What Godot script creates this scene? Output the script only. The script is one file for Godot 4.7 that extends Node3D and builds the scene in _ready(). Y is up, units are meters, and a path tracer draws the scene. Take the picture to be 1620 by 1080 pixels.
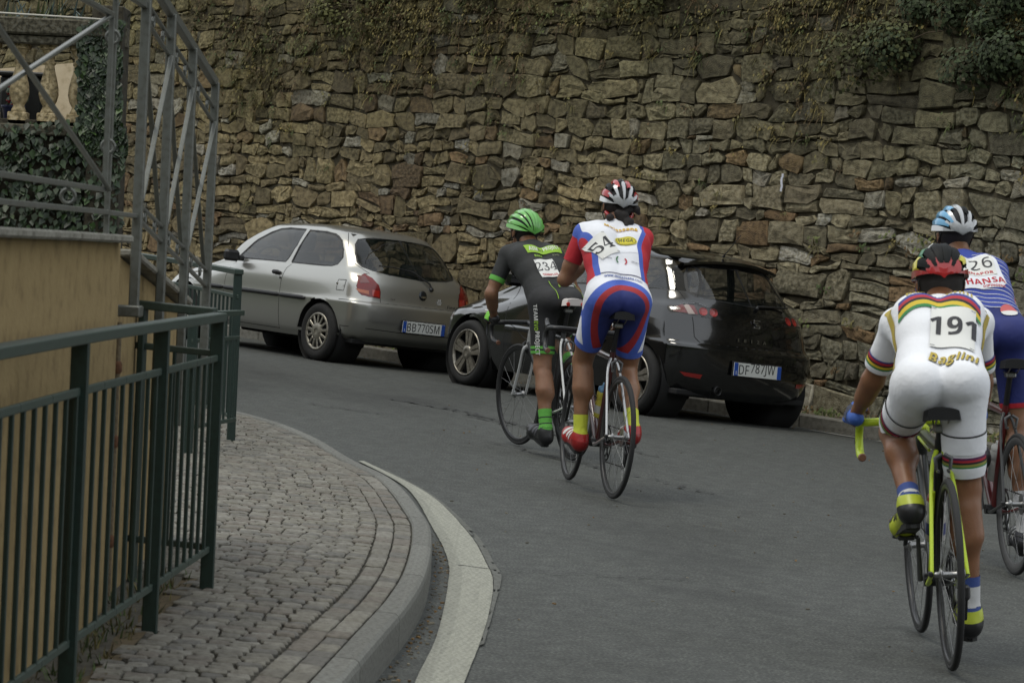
extends Node3D
# A steep bend under a tall rubble wall: two parked cars, four racing cyclists, a cobbled pavement and railings.
# y is up, metres. The camera looks along -z. The road is an inclined plane: see gy().

const GX := -0.0484      # road rises to the left
const GZ := -0.0063      # and a little away from the camera
const ALONG := Vector3(-0.609, 0, -0.793)   # direction of the rubble wall, uphill
const ACROSS := Vector3(0.793, 0, -0.609)   # from the road into the wall
const KERB_C := 2.0      # where the kerb under the wall stands, measured across
const WALL_C := 2.36

var taken := {}
var mats := {}
var tex := {}

func across(x: float, z: float) -> float:
	return (x - 1.07) * ACROSS.x + (z + 23.87) * ACROSS.z

func gy(x: float, z: float) -> float:
	var c := across(x, z)
	return GX * x + GZ * z - 0.03 * clampf(c - 0.2, 0.0, 2.5)

func _ready() -> void:
	view_and_light()
	make_textures()
	ground_and_road()
	pavement()
	rubble_wall()
	left_side()
	fences()
	cars()
	riders()
	small_things()

# ---------------------------------------------------------------- camera, sky, sun
func view_and_light() -> void:
	var cam := Camera3D.new()
	cam.name = "camera"
	cam.position = Vector3(0, 1.3557, 0)
	cam.rotation = Vector3(-0.029314, 0, 0.047126)
	cam.fov = rad_to_deg(2.0 * atan(540.0 / 4500.0))
	cam.near = 0.1
	cam.far = 600.0
	var lens := CameraAttributesPhysical.new()
	lens.frustum_focal_length = 62.0
	lens.frustum_focus_distance = 19.0
	lens.frustum_near = 0.1
	lens.frustum_far = 600.0
	lens.exposure_aperture = 9.0
	cam.attributes = lens
	cam.rotation = Vector3(-0.029314, 0, 0.047126)
	add_child(cam)
	cam.fov = rad_to_deg(2.0 * atan(540.0 / 4500.0))
	var env := Environment.new()
	env.background_mode = Environment.BG_SKY
	env.tonemap_mode = Environment.TONE_MAPPER_LINEAR
	env.tonemap_exposure = 0.92
	env.sdfgi_enabled = true
	env.ssao_enabled = true
	env.ssil_enabled = true
	var sm := ProceduralSkyMaterial.new()
	sm.sky_energy_multiplier = 1.2
	sm.sky_top_color = Color(0.86, 0.88, 0.90)
	sm.sky_horizon_color = Color(0.92, 0.93, 0.93)
	sm.sky_curve = 0.2
	sm.ground_horizon_color = Color(0.3, 0.31, 0.3)
	sm.ground_bottom_color = Color(0.2, 0.2, 0.2)
	var cov := FastNoiseLite.new()
	cov.seed = 5
	cov.frequency = 0.006
	cov.fractal_octaves = 5
	var ci := Image.create(512, 256, false, Image.FORMAT_RGBA8)
	for y in 256:
		for x in 512:
			var a := TAU * x / 512.0
			var n := cov.get_noise_3d(cos(a) * 82.0, y * 1.6, sin(a) * 82.0)
			var k := clampf(0.5 + n, 0.0, 1.0)
			ci.set_pixel(x, y, Color(0.72 + 0.2 * k, 0.75 + 0.18 * k, 0.79 + 0.15 * k, 0.55))
	sm.sky_cover = ImageTexture.create_from_image(ci)
	sm.sky_cover_modulate = Color(0.9, 0.92, 0.94, 0.25)
	var sky := Sky.new()
	sky.sky_material = sm
	env.sky = sky
	var we := WorldEnvironment.new()
	we.name = "environment"
	we.environment = env
	add_child(we)
	var sun := DirectionalLight3D.new()
	sun.name = "overcast_sun"
	sun.light_energy = 0.45
	sun.light_angular_distance = 16.0
	sun.light_color = Color(1.0, 0.98, 0.93)
	sun.shadow_enabled = true
	sun.rotation_degrees = Vector3(-68, -60, 0)
	add_child(sun)

# ---------------------------------------------------------------- naming
func numbered(called: String) -> String:
	if not taken.has(called):
		taken[called] = 0
		return called
	taken[called] += 1
	return "%s_%03d" % [called, taken[called]]

func tag(o: Node, label: String, category: String, group := "") -> Node:
	o.set_meta("label", label)
	o.set_meta("category", category)
	if group != "":
		o.set_meta("group", group)
	return o

func thing(called: String, label: String, category: String, at := Vector3.ZERO, basis_ := Basis.IDENTITY, group := "") -> Node3D:
	var o := Node3D.new()
	o.name = numbered(called)
	o.transform = Transform3D(basis_, at)
	add_child(o)
	tag(o, label, category, group)
	return o

func obj(called: String, mesh: Mesh, m: Material, parent: Node = null, xf := Transform3D.IDENTITY) -> MeshInstance3D:
	var o := MeshInstance3D.new()
	o.mesh = mesh
	if m:
		o.material_override = m
	o.transform = xf
	if parent == null or parent == self:
		o.name = numbered(called)
		add_child(o)
	else:
		var key := str(parent.get_instance_id()) + called
		var n: int = taken.get(key, 0)
		taken[key] = n + 1
		o.name = called if n == 0 else "%s_%03d" % [called, n]
		parent.add_child(o, true)
	return o

func struct(o: Node) -> Node:
	o.set_meta("kind", "structure")
	return o

func stuff(o: Node) -> Node:
	o.set_meta("kind", "stuff")
	return o

# ---------------------------------------------------------------- mesh builder
class MB:
	var v := PackedVector3Array()
	var n := PackedVector3Array()
	var uv := PackedVector2Array()
	var c := PackedColorArray()
	var idx := PackedInt32Array()
	var tint := Color.WHITE
	var xf := Transform3D.IDENTITY

	func vert(p: Vector3, nn: Vector3, t := Vector2.ZERO) -> int:
		v.append(xf * p)
		n.append((xf.basis * nn).normalized())
		uv.append(t)
		c.append(tint)
		return v.size() - 1

	func tri(a: int, b: int, d: int) -> void:   # winding is put right by the normals
		var g := (v[b] - v[a]).cross(v[d] - v[a])
		if g.dot(n[a] + n[b] + n[d]) > 0.0:
			idx.append(a); idx.append(d); idx.append(b)
		else:
			idx.append(a); idx.append(b); idx.append(d)

	func quad_i(a: int, b: int, d: int, e: int) -> void:
		tri(a, b, d)
		tri(a, d, e)

	func face(pts: Array, nn := Vector3.ZERO) -> void:   # flat convex polygon
		if nn == Vector3.ZERO:
			nn = (pts[1] - pts[0]).cross(pts[2] - pts[0]).normalized()
		var f := v.size()
		for p in pts:
			vert(p, nn)
		for k in range(1, pts.size() - 1):
			tri(f, f + k, f + k + 1)

	func box(at: Vector3, size: Vector3, bev := 0.004, b := Basis.IDENTITY) -> void:
		var h := size * 0.5
		var e := minf(bev, minf(h.x, minf(h.y, h.z)) * 0.6)
		var keep := xf
		xf = keep * Transform3D(b, at)
		for ax in 3:
			for s in [-1.0, 1.0]:
				var nn := Vector3.ZERO
				nn[ax] = s
				var u: int = (ax + 1) % 3
				var w: int = (ax + 2) % 3
				var q := []
				for k in [[-1, -1], [1, -1], [1, 1], [-1, 1]]:
					var p := Vector3.ZERO
					p[ax] = s * h[ax]
					p[u] = k[0] * (h[u] - e)
					p[w] = k[1] * (h[w] - e)
					q.append(p)
				face(q, nn)
		if e > 0.0003:
			for ax in 3:
				var u: int = (ax + 1) % 3
				var w: int = (ax + 2) % 3
				for su in [-1.0, 1.0]:
					for sw in [-1.0, 1.0]:
						var nn := Vector3.ZERO
						nn[u] = su
						nn[w] = sw
						var q := []
						for k in [[-1, 0], [1, 0], [1, 1], [-1, 1]]:
							var p := Vector3.ZERO
							p[ax] = k[0] * (h[ax] - e)
							p[u] = su * (h[u] - (e if k[1] == 1 else 0.0))
							p[w] = sw * (h[w] - (0.0 if k[1] == 1 else e))
							q.append(p)
						face(q, nn.normalized())
			for sx in [-1.0, 1.0]:
				for sy in [-1.0, 1.0]:
					for sz in [-1.0, 1.0]:
						face([Vector3(sx * h.x, sy * (h.y - e), sz * (h.z - e)), Vector3(sx * (h.x - e), sy * h.y, sz * (h.z - e)), Vector3(sx * (h.x - e), sy * (h.y - e), sz * h.z)], Vector3(sx, sy, sz).normalized())
		xf = keep

	func bar(a: Vector3, b: Vector3, wx: float, wy: float, up := Vector3.UP, bev := 0.003) -> void:   # rectangular bar from a to b
		var d := (b - a).normalized()
		var x := up.cross(d)
		if x.length() < 0.01:
			x = Vector3.RIGHT
		x = x.normalized()
		var y := d.cross(x).normalized()
		box((a + b) * 0.5, Vector3(wx, wy, a.distance_to(b)), bev, Basis(x, y, d))

	func tube(path: Array, rad: Array, seg := 10, caps := true, flat := 1.0, flat_axis := Vector3.ZERO) -> void:   # round tube along a path; flat squeezes it along flat_axis
		var m := path.size()
		var prev := Vector3.ZERO
		var base := v.size()
		for i in m:
			var d: Vector3
			if i == 0:
				d = path[1] - path[0]
			elif i == m - 1:
				d = path[m - 1] - path[m - 2]
			else:
				d = (path[i + 1] - path[i]).normalized() + (path[i] - path[i - 1]).normalized()
			d = d.normalized()
			var x: Vector3
			if prev == Vector3.ZERO:
				x = flat_axis if flat_axis != Vector3.ZERO else (Vector3.UP if absf(d.y) < 0.9 else Vector3.RIGHT)
			else:
				x = prev
			x = (x - d * x.dot(d)).normalized()
			prev = x
			var y := d.cross(x).normalized()
			var r: float = rad[mini(i, rad.size() - 1)]
			for k in seg:
				var a := TAU * k / seg
				var nn := x * cos(a) / flat + y * sin(a)
				vert(path[i] + x * cos(a) * r * flat + y * sin(a) * r, nn, Vector2(float(k) / seg, float(i)))
		for i in m - 1:
			for k in seg:
				var k2 := (k + 1) % seg
				quad_i(base + i * seg + k, base + i * seg + k2, base + (i + 1) * seg + k2, base + (i + 1) * seg + k)
		if caps:
			for e in [0, m - 1]:
				var d: Vector3 = (path[0] - path[1]).normalized() if e == 0 else (path[m - 1] - path[m - 2]).normalized()
				var f := v.size()
				for k in seg:
					n.append((xf.basis * d).normalized())
					v.append(v[base + e * seg + k])
					uv.append(Vector2.ZERO)
					c.append(tint)
				for k in range(1, seg - 1):
					tri(f, f + k, f + k + 1)

	func lathe(prof: Array, seg := 24, ax := Vector3.UP, at := Vector3.ZERO, smooth := true) -> void:   # profile of Vector2(radius, height) round an axis
		var x := ax.cross(Vector3.RIGHT if absf(ax.x) < 0.9 else Vector3.UP).normalized()
		var y := ax.cross(x).normalized()
		var m := prof.size()
		if smooth:
			var base := v.size()
			for i in m:
				var t: Vector2 = prof[mini(i + 1, m - 1)] - prof[maxi(i - 1, 0)]
				var nr := Vector2(t.y, -t.x).normalized()
				for k in seg + 1:
					var a := TAU * k / seg
					var rd := x * cos(a) + y * sin(a)
					vert(at + rd * prof[i].x + ax * prof[i].y, rd * nr.x + ax * nr.y, Vector2(float(k) / seg, float(i) / m))
			for i in m - 1:
				for k in seg:
					quad_i(base + i * (seg + 1) + k, base + i * (seg + 1) + k + 1, base + (i + 1) * (seg + 1) + k + 1, base + (i + 1) * (seg + 1) + k)
		else:
			for i in m - 1:
				lathe([prof[i], prof[i + 1]], seg, ax, at, true)

	func add(other: MB, t: Transform3D) -> void:
		var f := v.size()
		for i in other.v.size():
			v.append(t * other.v[i])
			n.append((t.basis * other.n[i]).normalized())
			uv.append(other.uv[i])
			c.append(other.c[i])
		var flip := t.basis.determinant() < 0.0
		for i in range(0, other.idx.size(), 3):
			idx.append(f + other.idx[i])
			idx.append(f + other.idx[i + (2 if flip else 1)])
			idx.append(f + other.idx[i + (1 if flip else 2)])

	func done() -> ArrayMesh:
		var m := ArrayMesh.new()
		if v.is_empty() or idx.is_empty():
			return m
		var a := []
		a.resize(Mesh.ARRAY_MAX)
		a[Mesh.ARRAY_VERTEX] = v
		a[Mesh.ARRAY_NORMAL] = n
		a[Mesh.ARRAY_TEX_UV] = uv
		a[Mesh.ARRAY_COLOR] = c
		a[Mesh.ARRAY_INDEX] = idx
		m.add_surface_from_arrays(Mesh.PRIMITIVE_TRIANGLES, a)
		return m

func spline(pts: Array, per := 6) -> Array:   # Catmull-Rom through points
	var out := []
	var m := pts.size()
	for i in m - 1:
		var p0 = pts[maxi(i - 1, 0)]
		var p1 = pts[i]
		var p2 = pts[i + 1]
		var p3 = pts[mini(i + 2, m - 1)]
		for k in per:
			out.append(p1.cubic_interpolate(p2, p0, p3, float(k) / per))
	out.append(pts[m - 1])
	return out

func along_path(pts: Array, s: float) -> Array:   # point and direction at distance s along a polyline
	for i in pts.size() - 1:
		var l: float = pts[i].distance_to(pts[i + 1])
		if s <= l or i == pts.size() - 2:
			return [pts[i].lerp(pts[i + 1], s / l), (pts[i + 1] - pts[i]).normalized()]
		s -= l
	return []

func path_length(pts: Array) -> float:
	var s := 0.0
	for i in pts.size() - 1:
		s += pts[i].distance_to(pts[i + 1])
	return s

# ---------------------------------------------------------------- materials
func lin(r: float, g: float, b: float) -> Color:
	return Color(r, g, b).linear_to_srgb()

func noise_image(size: int, seed_: int, freq: float, octaves := 4, kind := FastNoiseLite.TYPE_SIMPLEX_SMOOTH) -> Image:
	var f := FastNoiseLite.new()
	f.seed = seed_
	f.frequency = freq
	f.noise_type = kind
	f.fractal_octaves = octaves
	return f.get_seamless_image(size, size)

func ramp(img: Image, stops: Array, second: Image = null, share := 0.0) -> ImageTexture:   # grey image to colours
	var s := img.get_width()
	var a := img.get_data()
	var b := second.get_data() if second else PackedByteArray()
	var lut := PackedByteArray()
	lut.resize(256 * 3)
	for k in 256:
		var x := k / 255.0
		var col: Color = stops[0][1]
		for i in stops.size() - 1:
			if x >= stops[i][0]:
				var w := clampf((x - stops[i][0]) / maxf(stops[i + 1][0] - stops[i][0], 0.001), 0.0, 1.0)
				col = stops[i][1].lerp(stops[i + 1][1], w)
		col = col.linear_to_srgb()
		lut[k * 3] = int(col.r * 255.0)
		lut[k * 3 + 1] = int(col.g * 255.0)
		lut[k * 3 + 2] = int(col.b * 255.0)
	var o := PackedByteArray()
	o.resize(s * s * 3)
	for i in s * s:
		var g := a[i]
		if second:
			g = clampi(int(g + (b[i] - 128) * share), 0, 255)
		o[i * 3] = lut[g * 3]
		o[i * 3 + 1] = lut[g * 3 + 1]
		o[i * 3 + 2] = lut[g * 3 + 2]
	return ImageTexture.create_from_image(Image.create_from_data(s, s, false, Image.FORMAT_RGB8, o))

func g3(a: float) -> Color:
	return Color(a, a, a)

func make_textures() -> void:
	var fine := noise_image(512, 3, 0.09, 3)
	var mid := noise_image(512, 7, 0.018, 5)
	var spot := noise_image(512, 11, 0.05, 2, FastNoiseLite.TYPE_CELLULAR)
	tex.fine_h = ImageTexture.create_from_image(fine)
	tex.mid_h = ImageTexture.create_from_image(mid)
	tex.spot_h = ImageTexture.create_from_image(spot)
	tex.asphalt = ramp(noise_image(512, 41, 0.16, 2), [[0.0, Color(0.25, 0.25, 0.24)], [0.4, Color(0.75, 0.75, 0.73)], [0.58, Color(1.0, 1.0, 0.99)], [0.72, Color(1.6, 1.6, 1.53)], [1.0, Color(2.5, 2.5, 2.4)]].map(func(s): return [s[0], s[1] * 0.4]), mid, 0.3)
	tex.stone = ramp(mid, [[0.0, Color(0.12, 0.105, 0.08)], [0.3, Color(0.40, 0.36, 0.28)], [0.5, Color(0.72, 0.66, 0.54)], [0.68, Color(0.9, 0.85, 0.73)], [0.85, Color(1.0, 0.97, 0.9)], [1.0, Color(1, 1, 1)]], fine, 0.5)
	tex.lichen = ramp(noise_image(512, 23, 0.022, 5), [[0.0, Color(0.10, 0.10, 0.07)], [0.35, Color(0.42, 0.39, 0.31)], [0.55, Color(0.78, 0.72, 0.58)], [0.72, Color(0.95, 0.93, 0.88)], [1.0, Color(1, 1, 1)]], spot, 0.35)
	tex.skin = ramp(noise_image(256, 51, 0.02, 4), [[0.0, Color(0.70, 0.62, 0.58)], [0.45, Color(0.92, 0.90, 0.88)], [1.0, Color(1, 1, 1)]])
	tex.plaster = ramp(mid, [[0.0, Color(0.6, 0.56, 0.5)], [0.4, Color(0.88, 0.86, 0.82)], [1.0, Color(1, 1, 1)]], fine, 0.2)
	tex.dirt = ramp(mid, [[0.0, Color(0.35, 0.33, 0.3)], [0.5, Color(0.75, 0.73, 0.7)], [1.0, Color(1, 1, 1)]], fine, 0.6)
	var wr := FastNoiseLite.new()
	wr.seed = 61
	wr.frequency = 0.012
	wr.fractal_type = FastNoiseLite.FRACTAL_RIDGED
	wr.fractal_octaves = 3
	wr.domain_warp_enabled = true
	wr.domain_warp_amplitude = 40.0
	wr.domain_warp_frequency = 0.008
	tex.wrinkle_h = ImageTexture.create_from_image(wr.get_seamless_image(512, 512))
	tex.cloth_h = ImageTexture.create_from_image(noise_image(256, 31, 0.2, 2))

func mat(key: String, col: Color, rough := 0.8, metal := 0.0, opt := {}) -> StandardMaterial3D:   # col is linear
	if mats.has(key):
		return mats[key]
	var m := StandardMaterial3D.new()
	m.resource_name = key
	m.albedo_color = col.linear_to_srgb()
	m.roughness = rough
	m.metallic = metal
	if opt.has("tex"):
		m.albedo_texture = tex[opt.tex]
		if not opt.get("uv", false):
			m.uv1_triplanar = true
			m.uv1_world_triplanar = opt.get("world", true)
		m.uv1_scale = Vector3.ONE * opt.get("scale", 1.0)
	if opt.has("h"):
		m.heightmap_enabled = true
		m.heightmap_texture = tex[opt.h]
		m.heightmap_scale = opt.get("hs", 0.5)
		m.uv1_triplanar = true
		m.uv1_world_triplanar = opt.get("world", true)
		m.uv1_scale = Vector3.ONE * opt.get("scale", 1.0)
	if opt.get("vc", false):
		m.vertex_color_use_as_albedo = true
	if opt.has("coat"):
		m.clearcoat_enabled = true
		m.clearcoat = opt.coat
		m.clearcoat_roughness = opt.get("coat_rough", 0.04)
	if opt.has("rim"):
		m.rim_enabled = true
		m.rim = opt.rim
		m.rim_tint = 0.6
	if opt.has("alpha"):
		m.transparency = BaseMaterial3D.TRANSPARENCY_ALPHA
		m.albedo_color.a = opt.alpha
	if opt.has("back"):
		m.backlight_enabled = true
		m.backlight = opt.back
	if opt.has("sss"):
		m.subsurf_scatter_enabled = true
		m.subsurf_scatter_strength = opt.sss
	if opt.has("spec"):
		m.metallic_specular = opt.spec
	if opt.get("double", false):
		m.cull_mode = BaseMaterial3D.CULL_DISABLED
	mats[key] = m
	return m

# ---------------------------------------------------------------- road
var nz := FastNoiseLite.new()

func lines(a: float, b: float, step: float, c: float, d: float, far: float) -> PackedFloat32Array:   # fine between c and d, coarse outside
	var o := PackedFloat32Array()
	var x := a
	while x < b:
		o.append(x)
		x += step if x >= c and x < d else far
	o.append(b)
	return o

func ground_and_road() -> void:
	nz.seed = 4
	nz.frequency = 0.35
	nz.fractal_octaves = 4
	var mb := MB.new()
	var xs := lines(-150, 150, 0.25, -5.0, 7.0, 5.0)
	var zs := lines(-200, 60, 0.25, -36.0, -5.0, 5.0)
	var w := zs.size()
	for x in xs:
		for z in zs:
			var k := 1.0 + 0.45 * nz.get_noise_2d(x * 1.0, z * 0.3) + 0.22 * nz.get_noise_2d(x * 5.0, z * 3.0 + 40.0) + 0.10 * nz.get_noise_2d(x * 17.0, z * 9.0)
			var c := across(x, z)
			var lane := x - (1.0 - 0.0165 * pow(maxf(0.0, -z - 11.0), 2.0) * clampf(2.0 - (-z - 11.0) / 16.0, 0.6, 1.0))
			k *= 1.0 + 0.16 * (exp(-pow((lane - 0.72) / 0.3, 2.0)) + exp(-pow((lane + 0.72) / 0.3, 2.0))) - 0.16 * exp(-pow(lane / 0.25, 2.0)) * (0.6 + nz.get_noise_2d(x * 3.0, z))
			if nz.get_noise_2d(x * 2.2 + 60.0, z * 1.4) > 0.42:
				k *= 0.80
			k *= 1.0 - 0.18 * smoothstep(0.3, 1.9, c)          # dirt gathers along the wall
			mb.tint = Color(k, k, k * 0.985)
			mb.vert(Vector3(x, gy(x, z) + 0.004 * nz.get_noise_2d(x * 2.0, z * 2.0), z), Vector3(-GX, 1, -GZ).normalized())
	for i in xs.size() - 1:
		for j in w - 1:
			mb.quad_i(i * w + j, i * w + j + 1, (i + 1) * w + j + 1, (i + 1) * w + j)
	var asph := mat("asphalt", Color(0.126, 0.134, 0.124), 0.82, 0.0, {tex = "asphalt", scale = 0.75, vc = true, h = "fine_h", hs = 0.6})
	struct(obj("road", mb.done(), asph))
	# painted edge line round the corner, worn, with an older ghost of itself beside it
	var inner := spline([Vector3(-0.27, 0, -7.4), Vector3(-0.241, 0, -8.55), Vector3(-0.206, 0, -9.55), Vector3(-0.203, 0, -10.99), Vector3(-0.229, 0, -11.87), Vector3(-0.328, 0, -13.05), Vector3(-0.52, 0, -14.9), Vector3(-0.85, 0, -16.3)], 14)
	var outer := spline([Vector3(-0.15, 0, -7.4), Vector3(-0.088, 0, -8.77), Vector3(-0.042, 0, -10.0), Vector3(-0.03, 0, -11.13), Vector3(-0.064, 0, -11.8), Vector3(-0.16, 0, -12.95), Vector3(-0.40, 0, -14.7), Vector3(-0.82, 0, -16.35)], 14)
	var line := MB.new()
	var ghost := MB.new()
	var rng := RandomNumberGenerator.new()
	rng.seed = 8
	for i in inner.size() - 1:
		for j in 10:
			for half in 2:
				var q := []
				for k in [[0, 0], [1, 0], [1, 1], [0, 1]]:
					var a: Vector3 = inner[i + k[0]] if half == 0 else inner[i].lerp(inner[i + 1], 0.5 * k[0] + 0.25)
					var b: Vector3 = outer[i + k[0]]
					if half == 1:
						continue
					var e := 0.003 * nz.get_noise_2d(i * 7.0 + k[0] * 7.0, (j + k[1]) * 31.0) if (j + k[1]) in [0, 10] else 0.0
					var p := a.lerp(b, (j + k[1]) / 10.0) + (b - a).normalized() * e
					q.append(Vector3(p.x, gy(p.x, p.z) + 0.0075, p.z))
				if half == 1:
					continue
				var wear := nz.get_noise_2d(i * 3.3, j * 5.0 + 90.0)
				if j == 0 or j == 9:
					wear += 0.12
				if true:
					var k2 := 1.0 - 0.22 * maxf(0.0, wear + 0.2)
					if j < 3:
						k2 *= 0.86
					line.tint = Color(k2, k2, k2 * 0.98)
					line.face(q, Vector3.UP)
		if i > 20 and i < inner.size() - 6:
			for j in 3:
				if nz.get_noise_2d(i * 11.0, j * 40.0) < 0.36:
					var q2 := []
					for k in [[0, 0], [1, 0], [1, 1], [0, 1]]:
						var a2: Vector3 = outer[i + k[0]]
						var d2: Vector3 = (a2 - inner[i + k[0]]).normalized()
						var p2: Vector3 = a2 + d2 * (0.004 + 0.012 * (j + k[1]))
						q2.append(Vector3(p2.x, gy(p2.x, p2.z) + 0.0075, p2.z))
					ghost.face(q2, Vector3.UP)
	struct(obj("edge_line_marking", line.done(), mat("road_paint", Color(0.35, 0.36, 0.315), 0.75, 0.0, {tex = "dirt", scale = 6.0, vc = true})))
	struct(obj("faded_line_marking", ghost.done(), mat("old_paint", Color(0.11, 0.115, 0.103), 0.8, 0.0, {tex = "dirt", scale = 3.0})))
	# thin faded bay line beside the parked cars
	var bay := MB.new()
	for i in 120:
		var l := -8.0 + i * 0.2
		if nz.get_noise_2d(l * 3.0, 7.0) > 0.28:
			continue
		var q3 := []
		for k in [[0, 0], [1, 0], [1, 1], [0, 1]]:
			var p: Vector3 = Vector3(1.07, 0, -23.87) + ALONG * (l + 0.2 * k[0]) + ACROSS * ((1.62 if l < 1.0 else 0.55) + 0.075 * k[1])
			q3.append(Vector3(p.x, gy(p.x, p.z) + 0.008, p.z))
		if l < 0.6 or l > 5.6:
			bay.face(q3, Vector3.UP)
	struct(obj("bay_line_marking", bay.done(), mat("bay_paint", Color(0.36, 0.36, 0.33), 0.8, 0.0, {tex = "dirt", scale = 3.0})))
	# cracks: narrow dark openings that wander
	var cracks := MB.new()
	for cr in [[Vector3(-0.9, 0, -22.6), Vector3(0.9, 0, -19.6), 0.02], [Vector3(-0.5, 0, -22.2), Vector3(0.3, 0, -20.4), 0.022], [Vector3(-0.3, 0, -21.4), Vector3(1.0, 0, -19.0), 0.016], [Vector3(-0.1, 0, -18.8), Vector3(1.2, 0, -16.4), 0.012], [Vector3(-1.5, 0, -21.0), Vector3(-0.9, 0, -20.6), 0.012], [Vector3(-0.30, 0, -11.55), Vector3(0.9, 0, -11.9), 0.006]]:
		var steps := 46
		var side := 1.0
		for i in steps:
			var t0 := float(i) / steps
			var t1 := float(i + 1) / steps
			var d: Vector3 = (cr[1] - cr[0]).normalized()
			var pr := Vector3(-d.z, 0, d.x)
			var pa: Vector3 = cr[0].lerp(cr[1], t0) + pr * 0.12 * nz.get_noise_2d(t0 * 40.0 + cr[0].x * 31.0, cr[0].z)
			var pb: Vector3 = cr[0].lerp(cr[1], t1) + pr * 0.12 * nz.get_noise_2d(t1 * 40.0 + cr[0].x * 31.0, cr[0].z)
			var wd: float = cr[2] * (0.35 + rng.randf())
			if rng.randf() < 0.12:
				continue
			var q4 := []
			for e in [pa - pr * wd, pa + pr * wd, pb + pr * wd * 0.8, pb - pr * wd * 0.8]:
				q4.append(Vector3(e.x, gy(e.x, e.z) + 0.009, e.z))
			cracks.face(q4, Vector3.UP)
	struct(obj("road_crack_marking", cracks.done(), mat("crack", Color(0.025, 0.025, 0.025), 0.95)))
	# hill on the far side of the road to the left, outside the picture: it is what the car windows mirror
	var hill := MB.new()
	for i in 40:
		for j in 24:
			var hx := -16.0 - j * 3.0
			var hz := -75.0 + i * 4.0
			var hy := gy(-16.0, hz) - 0.3 + (j * 3.0) * 0.27 + (1.6 if j > 0 else 0.0) + 3.0 * nz.get_noise_2d(hx * 0.25, hz * 0.25) * minf(1.0, j * 0.3) + (0.0 if j == 0 else 1.2 * nz.get_noise_2d(hx * 1.7, hz * 1.7))
			var g := 1.0 + 0.6 * nz.get_noise_2d(hx * 0.8, hz * 0.8)
			hill.tint = Color(g, g, g)
			hill.vert(Vector3(hx, hy, hz), Vector3(0.5, 0.8, 0.0) + 0.6 * Vector3(nz.get_noise_2d(hx, hz), 0, nz.get_noise_2d(hz, hx)))
	for i in 39:
		for j in 23:
			hill.quad_i(i * 24 + j, i * 24 + j + 1, (i + 1) * 24 + j + 1, (i + 1) * 24 + j)
	# rising ground behind the camera, out of the picture
	var back := MB.new()
	for i in 40:
		for j in 14:
			var q := Vector3(-110.0 + i * 6.0, 0, 14.0 + j * 3.5)
			q.y = gy(q.x, 14.0) - 0.3 + (0.0 if j == 0 else 4.0 + j * 3.5 * 0.42 + 1.5 * nz.get_noise_2d(q.x * 0.5, q.z * 0.7))
			var g := 1.0 + 0.6 * nz.get_noise_2d(q.x, q.z * 1.3)
			back.tint = Color(g, g, g)
			back.vert(q, Vector3(0, 0.8, -0.6))
	for i in 39:
		for j in 13:
			back.quad_i(i * 14 + j, i * 14 + j + 1, (i + 1) * 14 + j + 1, (i + 1) * 14 + j)
	struct(obj("near_hillside_terrain", back.done(), mat("hill_green", Color(0.045, 0.06, 0.02), 0.95, 0.0, {vc = true, tex = "dirt", scale = 0.3})))
	# wooded slope above the rubble wall, out of the picture: it closes off the sky on that side
	var slope := MB.new()
	for i in 34:
		for j in 14:
			var l := -9.0 + i * 27.0 / 33.0
			var q := wall_at(l, 6.0, -0.5) + ACROSS * (j * 2.2)
			q.y += j * 2.2 * 0.85 + (0.0 if j == 0 else 0.9 * nz.get_noise_2d(l, j * 2.0) + 0.7)
			var g := 1.0 + 0.6 * nz.get_noise_2d(l * 1.3, j * 2.7)
			slope.tint = Color(g, g, g)
			slope.vert(q, -ACROSS * 0.6 + Vector3.UP + 0.7 * Vector3(nz.get_noise_2d(l * 2.0, j * 5.0), 0, nz.get_noise_2d(j * 4.0, l * 2.0)))
	for i in 33:
		for j in 13:
			slope.quad_i(i * 14 + j, i * 14 + j + 1, (i + 1) * 14 + j + 1, (i + 1) * 14 + j)
	for l in [-9.0, 18.0]:
		slope.tint = Color(0.8, 0.7, 0.5)
		slope.face([wall_at(l, -0.5, -0.5), wall_at(l, 6.6, -0.5), wall_at(l, 6.0, -0.5) + ACROSS * 28.6 + Vector3(0, 24.5, 0), wall_at(l, -0.5, -0.5) + ACROSS * 28.6], ALONG * signf(l))
	struct(obj("upper_hillside_terrain", slope.done(), mat("hill_green", Color(0.045, 0.06, 0.02), 0.95, 0.0, {vc = true, tex = "dirt", scale = 0.3})))
	struct(obj("hillside_terrain", hill.done(), mat("hill_green", Color(0.045, 0.06, 0.02), 0.95, 0.0, {vc = true, tex = "dirt", scale = 0.3})))

# ---------------------------------------------------------------- pavement of setts with a stone kerb
var kerb_line := []     # outer top edge, along the road
func kerb_x(z: float) -> float:   # outer edge of the kerb at a depth
	for i in kerb_line.size() - 1:
		if kerb_line[i].z >= z and kerb_line[i + 1].z <= z:
			var t: float = (kerb_line[i].z - z) / maxf(kerb_line[i].z - kerb_line[i + 1].z, 0.0001)
			return lerpf(kerb_line[i].x, kerb_line[i + 1].x, t)
	return kerb_line[-1].x if z < kerb_line[-1].z else kerb_line[0].x

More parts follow.
